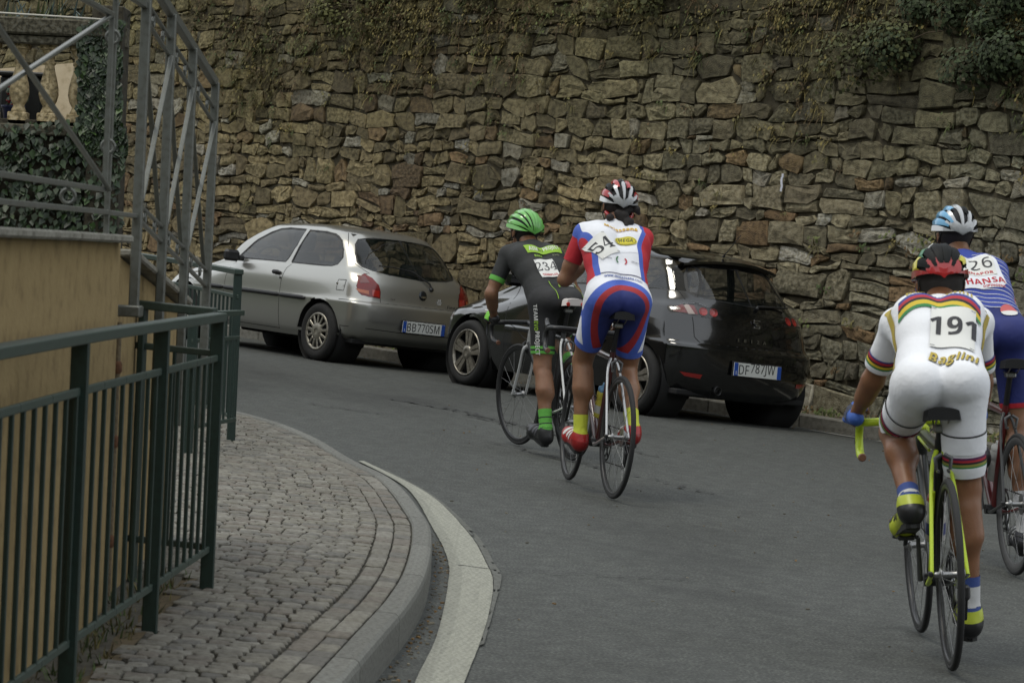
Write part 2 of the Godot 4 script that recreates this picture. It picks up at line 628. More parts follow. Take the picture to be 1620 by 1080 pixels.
const PAVE := 0.125
func pavement() -> void:
	kerb_line = spline([Vector3(-0.62, 0, -5.0), Vector3(-0.48, 0, -6.6), Vector3(-0.416, 0, -7.63), Vector3(-0.352, 0, -8.6), Vector3(-0.295, 0, -9.5), Vector3(-0.27, 0, -10.4), Vector3(-0.287, 0, -11.57), Vector3(-0.345, 0, -12.4), Vector3(-0.54, 0, -13.95), Vector3(-0.802, 0, -14.95), Vector3(-1.093, 0, -16.23), Vector3(-1.45, 0, -17.3), Vector3(-1.95, 0, -18.1), Vector3(-2.9, 0, -18.8), Vector3(-4.2, 0, -19.4)], 12)
	var pave := Node3D.new()
	pave.name = "pavement"
	add_child(pave)
	struct(pave)
	var grout := mat("grout", Color(0.085, 0.080, 0.062), 0.95, 0.0, {tex = "dirt", scale = 2.0})
	var bed := MB.new()
	for i in kerb_line.size() - 1:
		var a: Vector3 = kerb_line[i]
		var b: Vector3 = kerb_line[i + 1]
		var prev := []
		for j in 9:
			var xl := -4.6
			var row := []
			for p in [a, b]:
				var x := lerpf(p.x - 0.02, xl, j / 8.0)
				row.append(Vector3(x, gy(x, p.z) + PAVE - 0.017, p.z))
			if j > 0 and a.z - b.z > 0.001:
				bed.face([prev[0], prev[1], row[1], row[0]], Vector3.UP)
			prev = row
	struct(obj("bedding", bed.done(), grout, pave))
	# kerbstones
	var kw := 0.082
	var total := path_length(kerb_line)
	var s := 0.0
	var rng := RandomNumberGenerator.new()
	rng.seed = 21
	var kmats := []
	for k in 3:
		kmats.append(mat("kerb_%d" % k, Color(0.185, 0.19, 0.175) * (0.92 + 0.08 * k), 0.8, 0.0, {tex = "dirt", scale = 4.5, h = "fine_h", hs = 0.25}))
	var kn := 0
	while s < total - 0.3:
		var l := rng.randf_range(0.85, 1.1)
		var mb := MB.new()
		var prof := [Vector2(0, -0.03), Vector2(0, PAVE - 0.022), Vector2(0.005, PAVE - 0.008), Vector2(0.016, PAVE), Vector2(kw - 0.006, PAVE + 0.001), Vector2(kw, PAVE - 0.006), Vector2(kw, -0.03)]
		var cuts := 7
		for i in cuts:
			var e0 := along_path(kerb_line, s + 0.004 + (l - 0.008) * i / cuts)
			var e1 := along_path(kerb_line, s + 0.004 + (l - 0.008) * (i + 1) / cuts)
			for k in prof.size() - 1:
				var q := []
				for e in [[e0, k], [e1, k], [e1, k + 1], [e0, k + 1]]:
					var d: Vector3 = e[0][1]
					var inw := Vector3(d.z, 0, -d.x)
					var p: Vector3 = e[0][0] + inw * prof[e[1]].x
					q.append(Vector3(p.x, gy(p.x, p.z) + prof[e[1]].y, p.z))
				var dd: Vector3 = e0[1]
				var iw := Vector3(dd.z, 0, -dd.x)
				var t: Vector2 = prof[k + 1] - prof[k]
				mb.face(q, (iw * -t.y + Vector3.UP * t.x).normalized())
		for e in [along_path(kerb_line, s + 0.004), along_path(kerb_line, s + l - 0.004)]:
			var d: Vector3 = e[1]
			var inw := Vector3(d.z, 0, -d.x)
			var q := []
			for k in prof:
				var p: Vector3 = e[0] + inw * k.x
				q.append(Vector3(p.x, gy(p.x, p.z) + k.y, p.z))
			mb.face(q, d * (-1.0 if e[0].z > along_path(kerb_line, s + l * 0.5)[0].z else 1.0))
		obj("kerb_stone", mb.done(), kmats[kn % 3], pave)
		kn += 1
		s += l
	# setts: two courses along the kerb, then cubes laid in rough rows
	var shapes := []
	for k in 8:
		var mb := MB.new()
		var jig := func(): return rng.randf_range(-0.06, 0.06)
		var top := []
		var rim := []
		for cx in [[-1, -1], [0, -1], [1, -1], [1, 0], [1, 1], [0, 1], [-1, 1], [-1, 0]]:
			var o := Vector3(cx[0] * 0.5 + jig.call() * 0.5, 0, cx[1] * 0.5 + jig.call() * 0.5)
			rim.append(o)
			top.append(Vector3(o.x * 0.86, 0.0088 + rng.randf_range(-0.0012, 0.0016), o.z * 0.86))
		var mid_ := Vector3(0, 0.0100, 0)
		for i in 8:
			var j := (i + 1) % 8
			var f := mb.v.size()
			mb.vert(rim[i] + Vector3(0, 0.003, 0), Vector3(rim[i].x * 0.08, 0.5, rim[i].z * 0.08))
			mb.vert(rim[j] + Vector3(0, 0.003, 0), Vector3(rim[j].x * 0.08, 0.5, rim[j].z * 0.08))
			mb.vert(top[j], Vector3(top[j].x * 0.02, 1, top[j].z * 0.02))
			mb.vert(top[i], Vector3(top[i].x * 0.02, 1, top[i].z * 0.02))
			mb.vert(mid_, Vector3.UP)
			mb.quad_i(f, f + 1, f + 2, f + 3)
			mb.tri(f + 3, f + 2, f + 4)
			var g := mb.v.size()
			mb.vert(rim[i] + Vector3(0, 0.003, 0), Vector3(rim[i].x, 0, rim[i].z))
			mb.vert(rim[j] + Vector3(0, 0.003, 0), Vector3(rim[j].x, 0, rim[j].z))
			mb.vert(rim[j] + Vector3(0, -0.02, 0), Vector3(rim[j].x, 0, rim[j].z))
			mb.vert(rim[i] + Vector3(0, -0.02, 0), Vector3(rim[i].x, 0, rim[i].z))
			mb.quad_i(g, g + 1, g + 2, g + 3)
		shapes.append(mb)
	var meshes := shapes.map(func(m): return m.done())
	var tones := [Color(0.150, 0.143, 0.120), Color(0.172, 0.163, 0.136), Color(0.130, 0.126, 0.113), Color(0.19, 0.182, 0.152), Color(0.155, 0.14, 0.117), Color(0.21, 0.203, 0.175)]
	var smats := []
	for k in tones.size():
		smats.append(mat("sett_%d" % k, tones[k], 0.78, 0.0, {tex = "dirt", scale = 3.0, h = "fine_h", hs = 0.2}))
	var spots := []
	s = 0.0
	for course in 2:
		s = 0.0
		while s < total - 0.3:
			var l := rng.randf_range(0.11, 0.16)
			var e := along_path(kerb_line, s + l * 0.5)
			var d: Vector3 = e[1]
			var inw := Vector3(d.z, 0, -d.x)
			spots.append([e[0] + inw * (kw + 0.040 + course * 0.072), d, l - 0.007, 0.066])
			s += l
	var z := -5.4
	var row := 0
	while z > -18.4:
		var rowh := rng.randf_range(0.062, 0.082)
		var x := kerb_x(z) - kw - 0.152
		while x > -3.4:
			var w := rng.randf_range(0.06, 0.09)
			var arc := 0.035 * sin(x * 7.0 + z * 0.6)
			if x > -1.0 or z < -9.6:
				spots.append([Vector3(x - w * 0.5, 0, z - rowh * 0.5 + arc), Vector3(0.12 * sin(x * 5.0 + z), 0, 1).normalized(), rowh - 0.007, w - 0.007])
			x -= w
		z -= rowh
		row += 1
	# the nearest are parts of their own, the rest one body
	var order := range(spots.size())
	var near_ := func(i: int) -> float:
		var p: Vector3 = spots[i][0]
		if p.z > -7.3 or p.x < -1.0:
			return 100.0 - p.z
		return -p.z
	order.sort_custom(func(a: int, b: int) -> bool: return near_.call(a) < near_.call(b))
	var rest := MB.new()
	for k in order.size():
		var sp = spots[order[k]]
		var d: Vector3 = sp[1]
		var x := Vector3(d.z, 0, -d.x)
		var p: Vector3 = sp[0]
		if p.x - kerb_x(p.z) > -0.09:
			continue
		p.y = gy(p.x, p.z) + PAVE - 0.010 + rng.randf_range(-0.003, 0.003)
		var b := Basis(x * sp[3], Vector3(GX, 1, GZ * 1.0) * rng.randf_range(0.75, 1.05), d * sp[2])
		b.x += Vector3(0, GX * x.x * sp[3], 0)
		if k < 300:
			obj("sett", meshes[rng.randi() % 8], smats[rng.randi() % 6], pave, Transform3D(b, p))
		else:
			rest.tint = tones[rng.randi() % 6]
			var src: MB = shapes[rng.randi() % 8]
			for q in src.c.size():
				src.c[q] = rest.tint
			rest.add(src, Transform3D(b, p))
	stuff(obj("setts_beyond", rest.done(), mat("sett_rest", Color(1, 1, 1), 0.78, 0.0, {tex = "dirt", scale = 3.0, vc = true}), pave))
	# earth strip behind the near fence
	var earth := MB.new()
	for i in 24:
		for j in 4:
			var q := []
			for k in [[0, 0], [1, 0], [1, 1], [0, 1]]:
				var ex: float = -1.02 - 0.06 * (j + k[1])
				var ez: float = -5.4 - 0.19 * (i + k[0])
				q.append(Vector3(ex, gy(ex, ez) + PAVE - 0.004 - 0.012 * (j + k[1]) + 0.012 * nz.get_noise_2d(ex * 30.0, ez * 9.0), ez))
			earth.face(q)
	struct(obj("earth_ground", earth.done(), mat("earth", Color(0.12, 0.09, 0.045), 0.95, 0.0, {tex = "dirt", scale = 2.5})))

# ---------------------------------------------------------------- rubble wall
func wall_at(l: float, v: float, w: float) -> Vector3:   # along, above the road, out of the wall
	var p := Vector3(1.07, 0, -23.87) + ALONG * l + ACROSS * WALL_C
	return Vector3(p.x, gy(p.x, p.z) + v, p.z) + ACROSS * (0.05 * v - w)

func stone_into(mb: MB, poly: PackedVector2Array, depth: float, rng: RandomNumberGenerator, back := -0.06) -> void:
	var mid := Vector2.ZERO
	for p in poly:
		mid += p
	mid /= poly.size()
	var m := poly.size()
	var pts := []
	var tilt := Vector2(rng.randf_range(-0.12, 0.12), rng.randf_range(-0.14, 0.10))
	for ring in 4:
		var k: float = [1.0, 0.99, 0.945, 0.55][ring]
		for p in poly:
			var q := mid + (p - mid) * k
			if ring >= 2:
				q += Vector2(rng.randf_range(-1, 1), rng.randf_range(-1, 1)) * 0.010
			var d: float = [back, depth * 0.6, depth * 0.92, depth][ring]
			if ring > 0:
				d += (q - mid).dot(tilt) * 0.5
			if ring >= 2:
				d += rng.randf_range(-0.013, 0.011)
			pts.append(wall_at(q.x, q.y, d))
	pts.append(wall_at(mid.x, mid.y, depth + rng.randf_range(-0.012, 0.018)))
	var tris := []
	for r in 3:
		for i in m:
			var j := (i + 1) % m
			tris.append([r * m + i, r * m + j, (r + 1) * m + j])
			tris.append([r * m + i, (r + 1) * m + j, (r + 1) * m + i])
	for i in m:
		tris.append([3 * m + i, 3 * m + (i + 1) % m, 4 * m])
	var nn := []
	nn.resize(pts.size())
	nn.fill(Vector3.ZERO)
	for t in tris:
		var g: Vector3 = (pts[t[1]] - pts[t[0]]).cross(pts[t[2]] - pts[t[0]])
		if t[0] >= m and g.dot(-ACROSS) < 0.0:
			g = -g
		elif t[0] < m:
			var outw: Vector3 = pts[t[0]] - pts[4 * m]
			outw -= ACROSS * outw.dot(ACROSS)
			if g.dot(outw) < 0.0:
				g = -g
		for i in t:
			nn[i] += g
	# the broken face keeps its own edge: sides and face do not share normals, and some faces are all facets
	var face_n := []
	face_n.resize(pts.size())
	face_n.fill(Vector3.ZERO)
	for t in tris:
		if t[0] >= 2 * m:
			var g: Vector3 = (pts[t[1]] - pts[t[0]]).cross(pts[t[2]] - pts[t[0]])
			if g.dot(-ACROSS) < 0.0:
				g = -g
			for i in t:
				face_n[i] += g
	var facets := rng.randf() < 0.4
	var f := mb.v.size()
	for i in 3 * m:
		mb.vert(pts[i], nn[i] if i < 2 * m else (nn[i] - face_n[i] * 0.8))
	var h := mb.v.size()
	for i in range(2 * m, pts.size()):
		mb.vert(pts[i], face_n[i])
	for t in tris:
		if t[0] < 2 * m:
			mb.tri(f + t[0], f + t[1], f + t[2])
		elif facets and rng.randf() < 0.75:
			var g: Vector3 = (pts[t[1]] - pts[t[0]]).cross(pts[t[2]] - pts[t[0]]).normalized()
			if g.dot(-ACROSS) < 0.0:
				g = -g
			var q := mb.v.size()
			for i in t:
				mb.vert(pts[i], g)
			mb.tri(q, q + 1, q + 2)
		else:
			mb.tri(h + t[0] - 2 * m, h + t[1] - 2 * m, h + t[2] - 2 * m)

func rubble_wall() -> void:
	var rng := RandomNumberGenerator.new()
	rng.seed = 77
	var wall := thing("rubble_wall", "tall retaining wall of rough brown and grey stones behind the parked cars", "wall")
	# the mass behind the stones: earth and old mortar in the joints
	var core := MB.new()
	for i in 300:
		for j in 78:
			var q := []
			for k in [[0, 0], [1, 0], [1, 1], [0, 1]]:
				var l: float = -9.0 + 0.09 * (i + k[0])
				var v: float = -0.1 + 0.0795 * (j + k[1])
				q.append(wall_at(l, v, -0.020 + 0.028 * nz.get_noise_2d(l * 9.0, v * 9.0)))
			core.face(q, (-ACROSS + Vector3(0, 0.5, 0) * nz.get_noise_2d(i * 2.0, j * 2.0) + ALONG * nz.get_noise_2d(j * 2.0, i * 2.0)).normalized())
	for cap in [-9.0, 18.0]:
		core.face([wall_at(cap, -0.1, -0.03), wall_at(cap, 6.1, -0.03), wall_at(cap, 6.1, -0.9), wall_at(cap, -0.1, -0.9)], ALONG * signf(cap))
	core.face([wall_at(-9, 6.1, -0.03), wall_at(18, 6.1, -0.03), wall_at(18, 6.1, -0.9), wall_at(-9, 6.1, -0.9)], Vector3.UP)
	core.face([wall_at(-9, -0.1, -0.9), wall_at(18, -0.1, -0.9), wall_at(18, 6.1, -0.9), wall_at(-9, 6.1, -0.9)], ACROSS)
	obj("mortar_core", core.done(), mat("mortar", Color(0.085, 0.072, 0.043), 0.95, 0.0, {tex = "dirt", scale = 1.4}), wall)
	# courses
	var polys := []
	var v0 := 0.0
	var course := 0
	while v0 < 6.0:
		var low := v0 < 2.2
		var ch := rng.randf_range(0.13, 0.31) if low else rng.randf_range(0.10, 0.25)
		if rng.randf() < 0.30:
			ch = rng.randf_range(0.06, 0.11)
		var l := -9.0 + rng.randf() * 0.3
		var wave := func(ll: float, vv: float) -> float: return vv + 0.09 * nz.get_noise_2d(ll * 0.45, vv * 0.9) + 0.05 * nz.get_noise_2d(ll * 2.3, vv * 3.5)
		while l < 18.0:
			var w := ch * rng.randf_range(0.6, 2.3) + rng.randf_range(0.0, 0.12)
			if ch < 0.12:
				w = rng.randf_range(0.12, 0.42)
			var slots := [[l, l + w, v0, v0 + ch]]
			var kind := rng.randf()
			if ch > 0.2 and kind < 0.34:      # stacked thin slabs in one slot
				var n := 2 if ch < 0.27 else 3
				slots = []
				for k in n:
					slots.append([l, l + w, v0 + ch * k / n, v0 + ch * (k + 1) / n])
			elif ch > 0.17 and kind < 0.45:   # big stone over a packing slab
				var cut := rng.randf_range(0.2, 0.3)
				var sp := rng.randf_range(0.3, 0.7)
				slots = [[l, l + w, v0 + ch * cut, v0 + ch], [l, l + w * sp, v0, v0 + ch * cut], [l + w * sp, l + w, v0, v0 + ch * cut]]
			elif ch > 0.17 and kind < 0.52:   # beside a column of chips
				var sp2 := rng.randf_range(0.65, 0.8)
				slots = [[l, l + w * sp2, v0, v0 + ch], [l + w * sp2, l + w, v0, v0 + ch * 0.45], [l + w * sp2, l + w, v0 + ch * 0.45, v0 + ch]]
			for s in slots:
				var g := rng.randf_range(0.002, 0.015)
				var a := Vector2(s[0] + g, wave.call(s[0], s[2]) + g)
				var b := Vector2(s[1] - g, wave.call(s[1], s[2]) + g)
				var c := Vector2(s[1] - g, wave.call(s[1], s[3]) - g)
				var d := Vector2(s[0] + g, wave.call(s[0], s[3]) - g)
				var size := minf(s[1] - s[0], s[3] - s[2])
				var jit := func(p: Vector2, k: float) -> Vector2: return p + Vector2(rng.randf_range(-k, k), rng.randf_range(-k, k)) * size
				var poly := PackedVector2Array()
				var cor := [a, b, c, d]
				for i in 4:
					var p: Vector2 = cor[i]
					var nx: Vector2 = cor[(i + 1) % 4]
					var pv: Vector2 = cor[(i + 3) % 4]
					var cut2 := rng.randf_range(0.10, 0.42) * size
					if rng.randf() < 0.5:
						poly.append(jit.call(p + (pv - p).normalized() * cut2, 0.03))
						poly.append(jit.call(p + (nx - p).normalized() * cut2 * rng.randf_range(0.5, 1.6), 0.03))
					else:
						poly.append(jit.call(p, 0.09))
					if p.distance_to(nx) > 0.2:
						poly.append(jit.call(p.lerp(nx, rng.randf_range(0.3, 0.7)), 0.085))
				for i in poly.size():
					var pp := poly[i]
					poly[i] = pp + Vector2(nz.get_noise_2d(pp.x * 4.0, pp.y * 5.0 + 50.0), nz.get_noise_2d(pp.x * 4.5 + 30.0, pp.y * 6.0)) * Vector2(0.10, 0.06) + Vector2(nz.get_noise_2d(pp.x * 15.0, pp.y * 15.0 + 9.0), nz.get_noise_2d(pp.x * 15.0 + 3.0, pp.y * 15.0)) * 0.03
				var area: float = (s[1] - s[0]) * (s[3] - s[2])
				polys.append([poly, area, (s[0] + s[1]) * 0.5, (s[2] + s[3]) * 0.5])
			l += w
		v0 += ch
		course += 1
	# biggest in view first
	var score := func(p: Array) -> float:
		var hidden: bool = p[2] < -3.4 or p[2] > 10.6 or p[3] > 3.9 or (p[2] > -0.9 and p[2] < 7.6 and p[3] < 1.15)
		return p[1] * (0.01 if hidden else 1.0) / pow(24.0 + 0.8 * p[2], 2.0)
	polys.sort_custom(func(x, y): return score.call(x) > score.call(y))
	var smats := [
		mat("rubble_0", Color(1, 1, 1), 0.88, 0.0, {tex = "stone", scale = 1.6, vc = true, h = "fine_h", hs = 0.9}),
		mat("rubble_1", Color(1, 1, 1), 0.9, 0.0, {tex = "lichen", scale = 1.9, vc = true, h = "mid_h", hs = 1.0}),
	]
	var rest := [MB.new(), MB.new()]
	for i in polys.size():
		var p = polys[i]
		var warm := clampf(0.36 + 0.12 * p[2] + 0.5 * nz.get_noise_2d(p[2] * 0.6, p[3] * 0.9), 0.0, 1.0)
		var t := lin(0, 0, 0)
		var base := Color(0.225, 0.228, 0.195).lerp(Color(0.30, 0.252, 0.150), warm)
		var k := rng.randf_range(0.5, 1.2)
		if rng.randf() < 0.09:
			base = Color(0.36, 0.355, 0.33)
			k = rng.randf_range(0.75, 1.1)
		if rng.randf() < 0.08:
			base = Color(0.24, 0.165, 0.095)
		var moss := clampf((p[3] - 1.6) * 0.32 + 0.4 * nz.get_noise_2d(p[2] * 1.2 + 70.0, p[3] * 1.2), 0.0, 0.75)
		base = base.lerp(Color(0.145, 0.135, 0.062), moss)
		k *= 1.0 + 0.45 * nz.get_noise_2d(p[2] * 0.7 + 13.0, p[3] * 0.9)
		t = Color(base.r * k, base.g * k, base.b * k)
		var depth := rng.randf_range(0.004, 0.034) + (0.012 if p[1] > 0.08 else 0.0)
		var mi := 1 if rng.randf() < 0.4 else 0
		if i < 300:
			var mb := MB.new()
			mb.tint = t
			stone_into(mb, p[0], depth, rng)
			obj("stone", mb.done(), smats[mi], wall)
		else:
			rest[mi].tint = t
			stone_into(rest[mi], p[0], depth, rng)
	stuff(obj("smaller_stones", rest[0].done(), smats[0], wall))
	stuff(obj("smaller_stones", rest[1].done(), smats[1], wall))
	# kerb and ledge at the foot of the wall
	var ledge := Node3D.new()
	ledge.name = "wall_ledge_pavement"
	add_child(ledge)
	struct(ledge)
	var top := MB.new()
	for i in 135:
		for j in 3:
			var q := []
			for k in [[0, 0], [1, 0], [1, 1], [0, 1]]:
				var l: float = -9.0 + 0.2 * (i + k[0])
				var w: float = 0.02 + 0.11 * (j + k[1])
				q.append(wall_at(l, 0.12 + 0.02 * nz.get_noise_2d(l * 6.0, w * 20.0) + (0.03 if j + k[1] == 0 else 0.0), w))
			top.face(q, Vector3.UP)
	obj("ledge_top", top.done(), mat("ledge_dirt", Color(0.15, 0.125, 0.08), 0.95, 0.0, {tex = "dirt", scale = 1.6}), ledge)
	var l2 := -9.0
	var kn := 0
	while l2 < 18.0:
		var ln := rng.randf_range(0.9, 1.3)
		var mb := MB.new()
		var a := wall_at(l2 + 0.005, 0.0, 0.30)
		var b := wall_at(l2 + ln - 0.005, 0.0, 0.30)
		mb.bar(a + Vector3(0, 0.03, 0), b + Vector3(0, 0.03, 0), 0.12, 0.22, Vector3.UP, 0.012)
		obj("kerb_stone", mb.done(), mat("wall_kerb_%d" % (kn % 3), Color(0.2, 0.195, 0.17) * (0.85 + 0.12 * (kn % 3)), 0.85, 0.0, {tex = "dirt", scale = 1.5, h = "fine_h", hs = 0.4}), ledge)
		l2 += ln
		kn += 1
	wall_plants(rng)

func blade(mb: MB, at: Vector3, dir: Vector3, len_: float, wide: float, droop: float) -> void:
	var side := dir.cross(Vector3.UP + dir * 0.3).normalized() * wide
	var p0 := at
	var p1 := at + dir * len_ * 0.5 + Vector3(0, -droop * 0.2, 0) * len_
	var p2 := at + dir * len_ + Vector3(0, -droop, 0) * len_
	var nn := side.cross(dir).normalized()
	var f := mb.v.size()
	mb.vert(p0 - side, nn); mb.vert(p0 + side, nn); mb.vert(p1 + side * 0.8, nn); mb.vert(p1 - side * 0.8, nn); mb.vert(p2, nn)
	mb.quad_i(f, f + 1, f + 2, f + 3)
	mb.tri(f + 3, f + 2, f + 4)

func leaf(mb: MB, at: Vector3, nn: Vector3, up: Vector3, size: float) -> void:   # pointed leaf, folded along its rib
	var x := up.cross(nn).normalized()
	var y := nn.cross(x).normalized()
	var f := mb.v.size()
	var fold := nn * size * 0.12
	for q in [[0, -0.5, 1], [-0.42, -0.12, 0], [0, 0.05, 1], [0.42, -0.12, 0], [-0.22, 0.28, 0], [0.22, 0.28, 0], [0, 0.62, 0.4]]:
		mb.vert(at + (x * q[0] + y * q[1]) * size - fold * q[2], nn + x * q[0] * 0.6)
	mb.quad_i(f, f + 1, f + 4, f + 2)
	mb.quad_i(f, f + 3, f + 5, f + 2)
	mb.tri(f + 2, f + 4, f + 6)
	mb.tri(f + 2, f + 5, f + 6)

func wall_plants(rng: RandomNumberGenerator) -> void:
	var out := -ACROSS
	var weeds := MB.new()
	var straw := [Color(0.20, 0.16, 0.05), Color(0.13, 0.115, 0.038), Color(0.105, 0.068, 0.028), Color(0.075, 0.095, 0.026), Color(0.105, 0.125, 0.034), Color(0.05, 0.072, 0.018)]
	var n := 0
	while n < 2500:
		var l := rng.randf_range(-5.0, 12.5)
		var v := rng.randf_range(1.5, 4.7)
		var dens := smoothstep(2.3, 4.0, v + 0.9 * nz.get_noise_2d(l * 0.8, v * 0.6)) * (0.35 + 0.9 * nz.get_noise_2d(l * 1.3 + 9.0, v * 1.3))
		if rng.randf() > dens * 1.6 + 0.012:
			continue
		n += 1
		var at := wall_at(l, v, 0.02)
		var col: Color = straw[mini(5, int(absf(rng.randfn(1.6 + 1.8 * nz.get_noise_2d(l * 1.0, v + 30.0), 1.2))))]
		for k in rng.randi_range(7, 16):
			var kk := rng.randf_range(0.6, 1.25)
			weeds.tint = Color(col.r * kk, col.g * kk, col.b * kk)
			var d := (out * rng.randf_range(0.3, 1.0) + ALONG * rng.randf_range(-0.8, 0.8) + Vector3.UP * rng.randf_range(-0.5, 0.9)).normalized()
			blade(weeds, at + ALONG * rng.randf_range(-0.05, 0.05), d, rng.randf_range(0.06, 0.2), rng.randf_range(0.002, 0.005), rng.randf_range(0.1, 0.7))
			if rng.randf() < 0.35:
				leaf(weeds, at + d * rng.randf_range(0.03, 0.13), (out + d * 0.5 + Vector3.UP * 0.5).normalized(), Vector3.UP + ALONG * rng.randf_range(-1, 1), rng.randf_range(0.018, 0.04))
	var wv := mat("weed", Color(1, 1, 1), 0.8, 0.0, {vc = true, double = true, back = Color(0.25, 0.25, 0.1)})
	stuff(obj("wall_grass", weeds.done(), wv)).set_meta("label", "dry and green grass growing from the upper joints of the wall")
	# small green plants rooted low in the joints and along the ledge
	var small := MB.new()
	for i in 330:
		var l := rng.randf_range(-4.5, 9.5)
		var v := 0.13 if i < 190 else rng.randf_range(0.2, 1.8)
		if i >= 190 and l > 0.5:
			l = rng.randf_range(-4.2, -0.8)
		var at := wall_at(l, v, 0.05 if v > 0.14 else rng.randf_range(0.04, 0.2))
		var col: Color = straw[rng.randi_range(1, 5)]
		for k in 9:
			var kk := rng.randf_range(0.7, 1.3)
			small.tint = Color(col.r * kk, col.g * kk, col.b * kk)
			leaf(small, at + Vector3(rng.randf_range(-0.06, 0.06), rng.randf_range(0.0, 0.07), 0) + out * rng.randf_range(0, 0.05), (out + Vector3.UP * rng.randf()).normalized(), Vector3.UP + ALONG * rng.randf_range(-1, 1), rng.randf_range(0.02, 0.05))
	stuff(obj("wall_foot_weeds", small.done(), wv)).set_meta("label", "low weeds along the foot and lower joints of the wall")
	# bushes hanging from the upper wall
	var bushes := [
		[-1.1, 3.60, 0.85, 0.40, 5200, Color(0.035, 0.05, 0.018), "dark green bush hanging from the wall top above the rightmost riders"],
		[-2.75, 3.60, 0.35, 0.45, 1800, Color(0.045, 0.06, 0.02), "leafy green clump growing high at the far right end of the wall"],
		[-0.1, 3.40, 0.5, 0.2, 1100, Color(0.07, 0.075, 0.025), "smaller olive green clump beside the dark bush on the wall"],
		[5.55, 4.30, 0.4, 0.2, 900, Color(0.03, 0.05, 0.015), "dark ivy clump at the wall top above the silver car's tail"],
		[3.2, 3.95, 0.7, 0.2, 1000, Color(0.085, 0.085, 0.03), "yellow green weed clump on the wall above the green helmeted rider"],
		[8.2, 3.85, 0.6, 0.28, 1000, Color(0.1, 0.1, 0.03), "yellowish weed clump on the wall beside the grey handrail"]]
	for bs in bushes:
		var b := thing("wall_bush", bs[6], "bush", wall_at(bs[0], bs[1], 0.0))
		var stems := MB.new()
		var fol := MB.new()
		var lobes := []
		for k in 14:
			lobes.append([ALONG * rng.randf_range(-1, 1) * bs[2] + Vector3.UP * rng.randf_range(-1, 1) * bs[3] + out * rng.randf_range(0.05, 0.25), rng.randf_range(0.12, 0.26)])
			stems.tube([Vector3.ZERO - out * 0.05, lobes[k][0] * 0.5 + Vector3(0, 0.05, 0), lobes[k][0]], [0.008, 0.005, 0.002], 5)
		for k in bs[4]:
			var lb = lobes[rng.randi() % 14]
			var d := Vector3(rng.randfn(), rng.randfn(), rng.randfn()).normalized()
			var kk := rng.randf_range(0.55, 1.5)
			fol.tint = Color(bs[5].r * kk, bs[5].g * kk, bs[5].b * kk)
			var at: Vector3 = lb[0] + d * lb[1] * pow(rng.randf(), 0.4) * Vector3(1.3, 1.0, 1.0)
			leaf(fol, at, (d + out * 0.6 + Vector3.UP * 0.5).normalized(), Vector3(rng.randfn(), rng.randfn(), rng.randfn()), rng.randf_range(0.025, 0.05))
		obj("stem", stems.done(), mat("stem", Color(0.08, 0.06, 0.035), 0.9), b)
		stuff(obj("foliage", fol.done(), wv, b))

# ---------------------------------------------------------------- left: rendered parapet, grey railing, balustrade and ivy
const PX := -1.19     # outer face line of the railing
func cross_panel(rail: Node3D, m: Material, z0: float, z1: float, lo0: float, lo1: float, hi0: float, hi1: float, gap: float, rings: bool) -> void:
	# frame inside a frame, joined by small rings, with a diagonal cross: z runs along, lo/hi are the heights at both ends
	var pt := func(t: float, h: float, x := 0.0) -> Vector3:
		return Vector3(PX + x, lerpf(lerpf(lo0, lo1, t), lerpf(hi0, hi1, t), h), lerpf(z0, z1, t))
	var len_ := absf(z1 - z0)
	var gt := gap / len_
	var gh := gap / maxf(0.1, hi0 - lo0)
	for f in [["rail", 0.0, 0.0, 1.0, 0.0], ["rail", 0.0, 1.0, 1.0, 1.0], ["frame_bar", gt, gh, 1.0 - gt, gh], ["frame_bar", gt, 1.0 - gh, 1.0 - gt, 1.0 - gh], ["frame_bar", gt, gh, gt, 1.0 - gh], ["frame_bar", 1.0 - gt, gh, 1.0 - gt, 1.0 - gh]]:
		var mb := MB.new()
		mb.bar(pt.call(f[1], f[2]), pt.call(f[3], f[4]), 0.014, 0.016, Vector3.RIGHT, 0.002)
		obj(f[0], mb.done(), m, rail)
	for dgn in [[gt, gh, 1.0 - gt, 1.0 - gh, 0.0], [gt, 1.0 - gh, 1.0 - gt, gh, 0.014]]:
		var mb := MB.new()
		mb.bar(pt.call(dgn[0], dgn[1], dgn[4]), pt.call(dgn[2], dgn[3], dgn[4]), 0.010, 0.014, Vector3.RIGHT, 0.002)
		obj("diagonal_bar", mb.done(), m, rail)
	if rings:
		for q in [[0.25, gh * 0.5], [0.75, gh * 0.5], [0.25, 1.0 - gh * 0.5], [0.75, 1.0 - gh * 0.5], [gt * 0.5, 0.3], [1.0 - gt * 0.5, 0.3], [gt * 0.5, 0.8], [1.0 - gt * 0.5, 0.8]]:
			var mb := MB.new()
			var ring := []
			for k in 15:
				var a := TAU * k / 14.0
				ring.append(pt.call(q[0], q[1]) + Vector3(cos(a), sin(a), 0) * gap * 0.30)
			mb.tube(ring, [0.005], 6, false)
			obj("ring", mb.done(), m, rail)

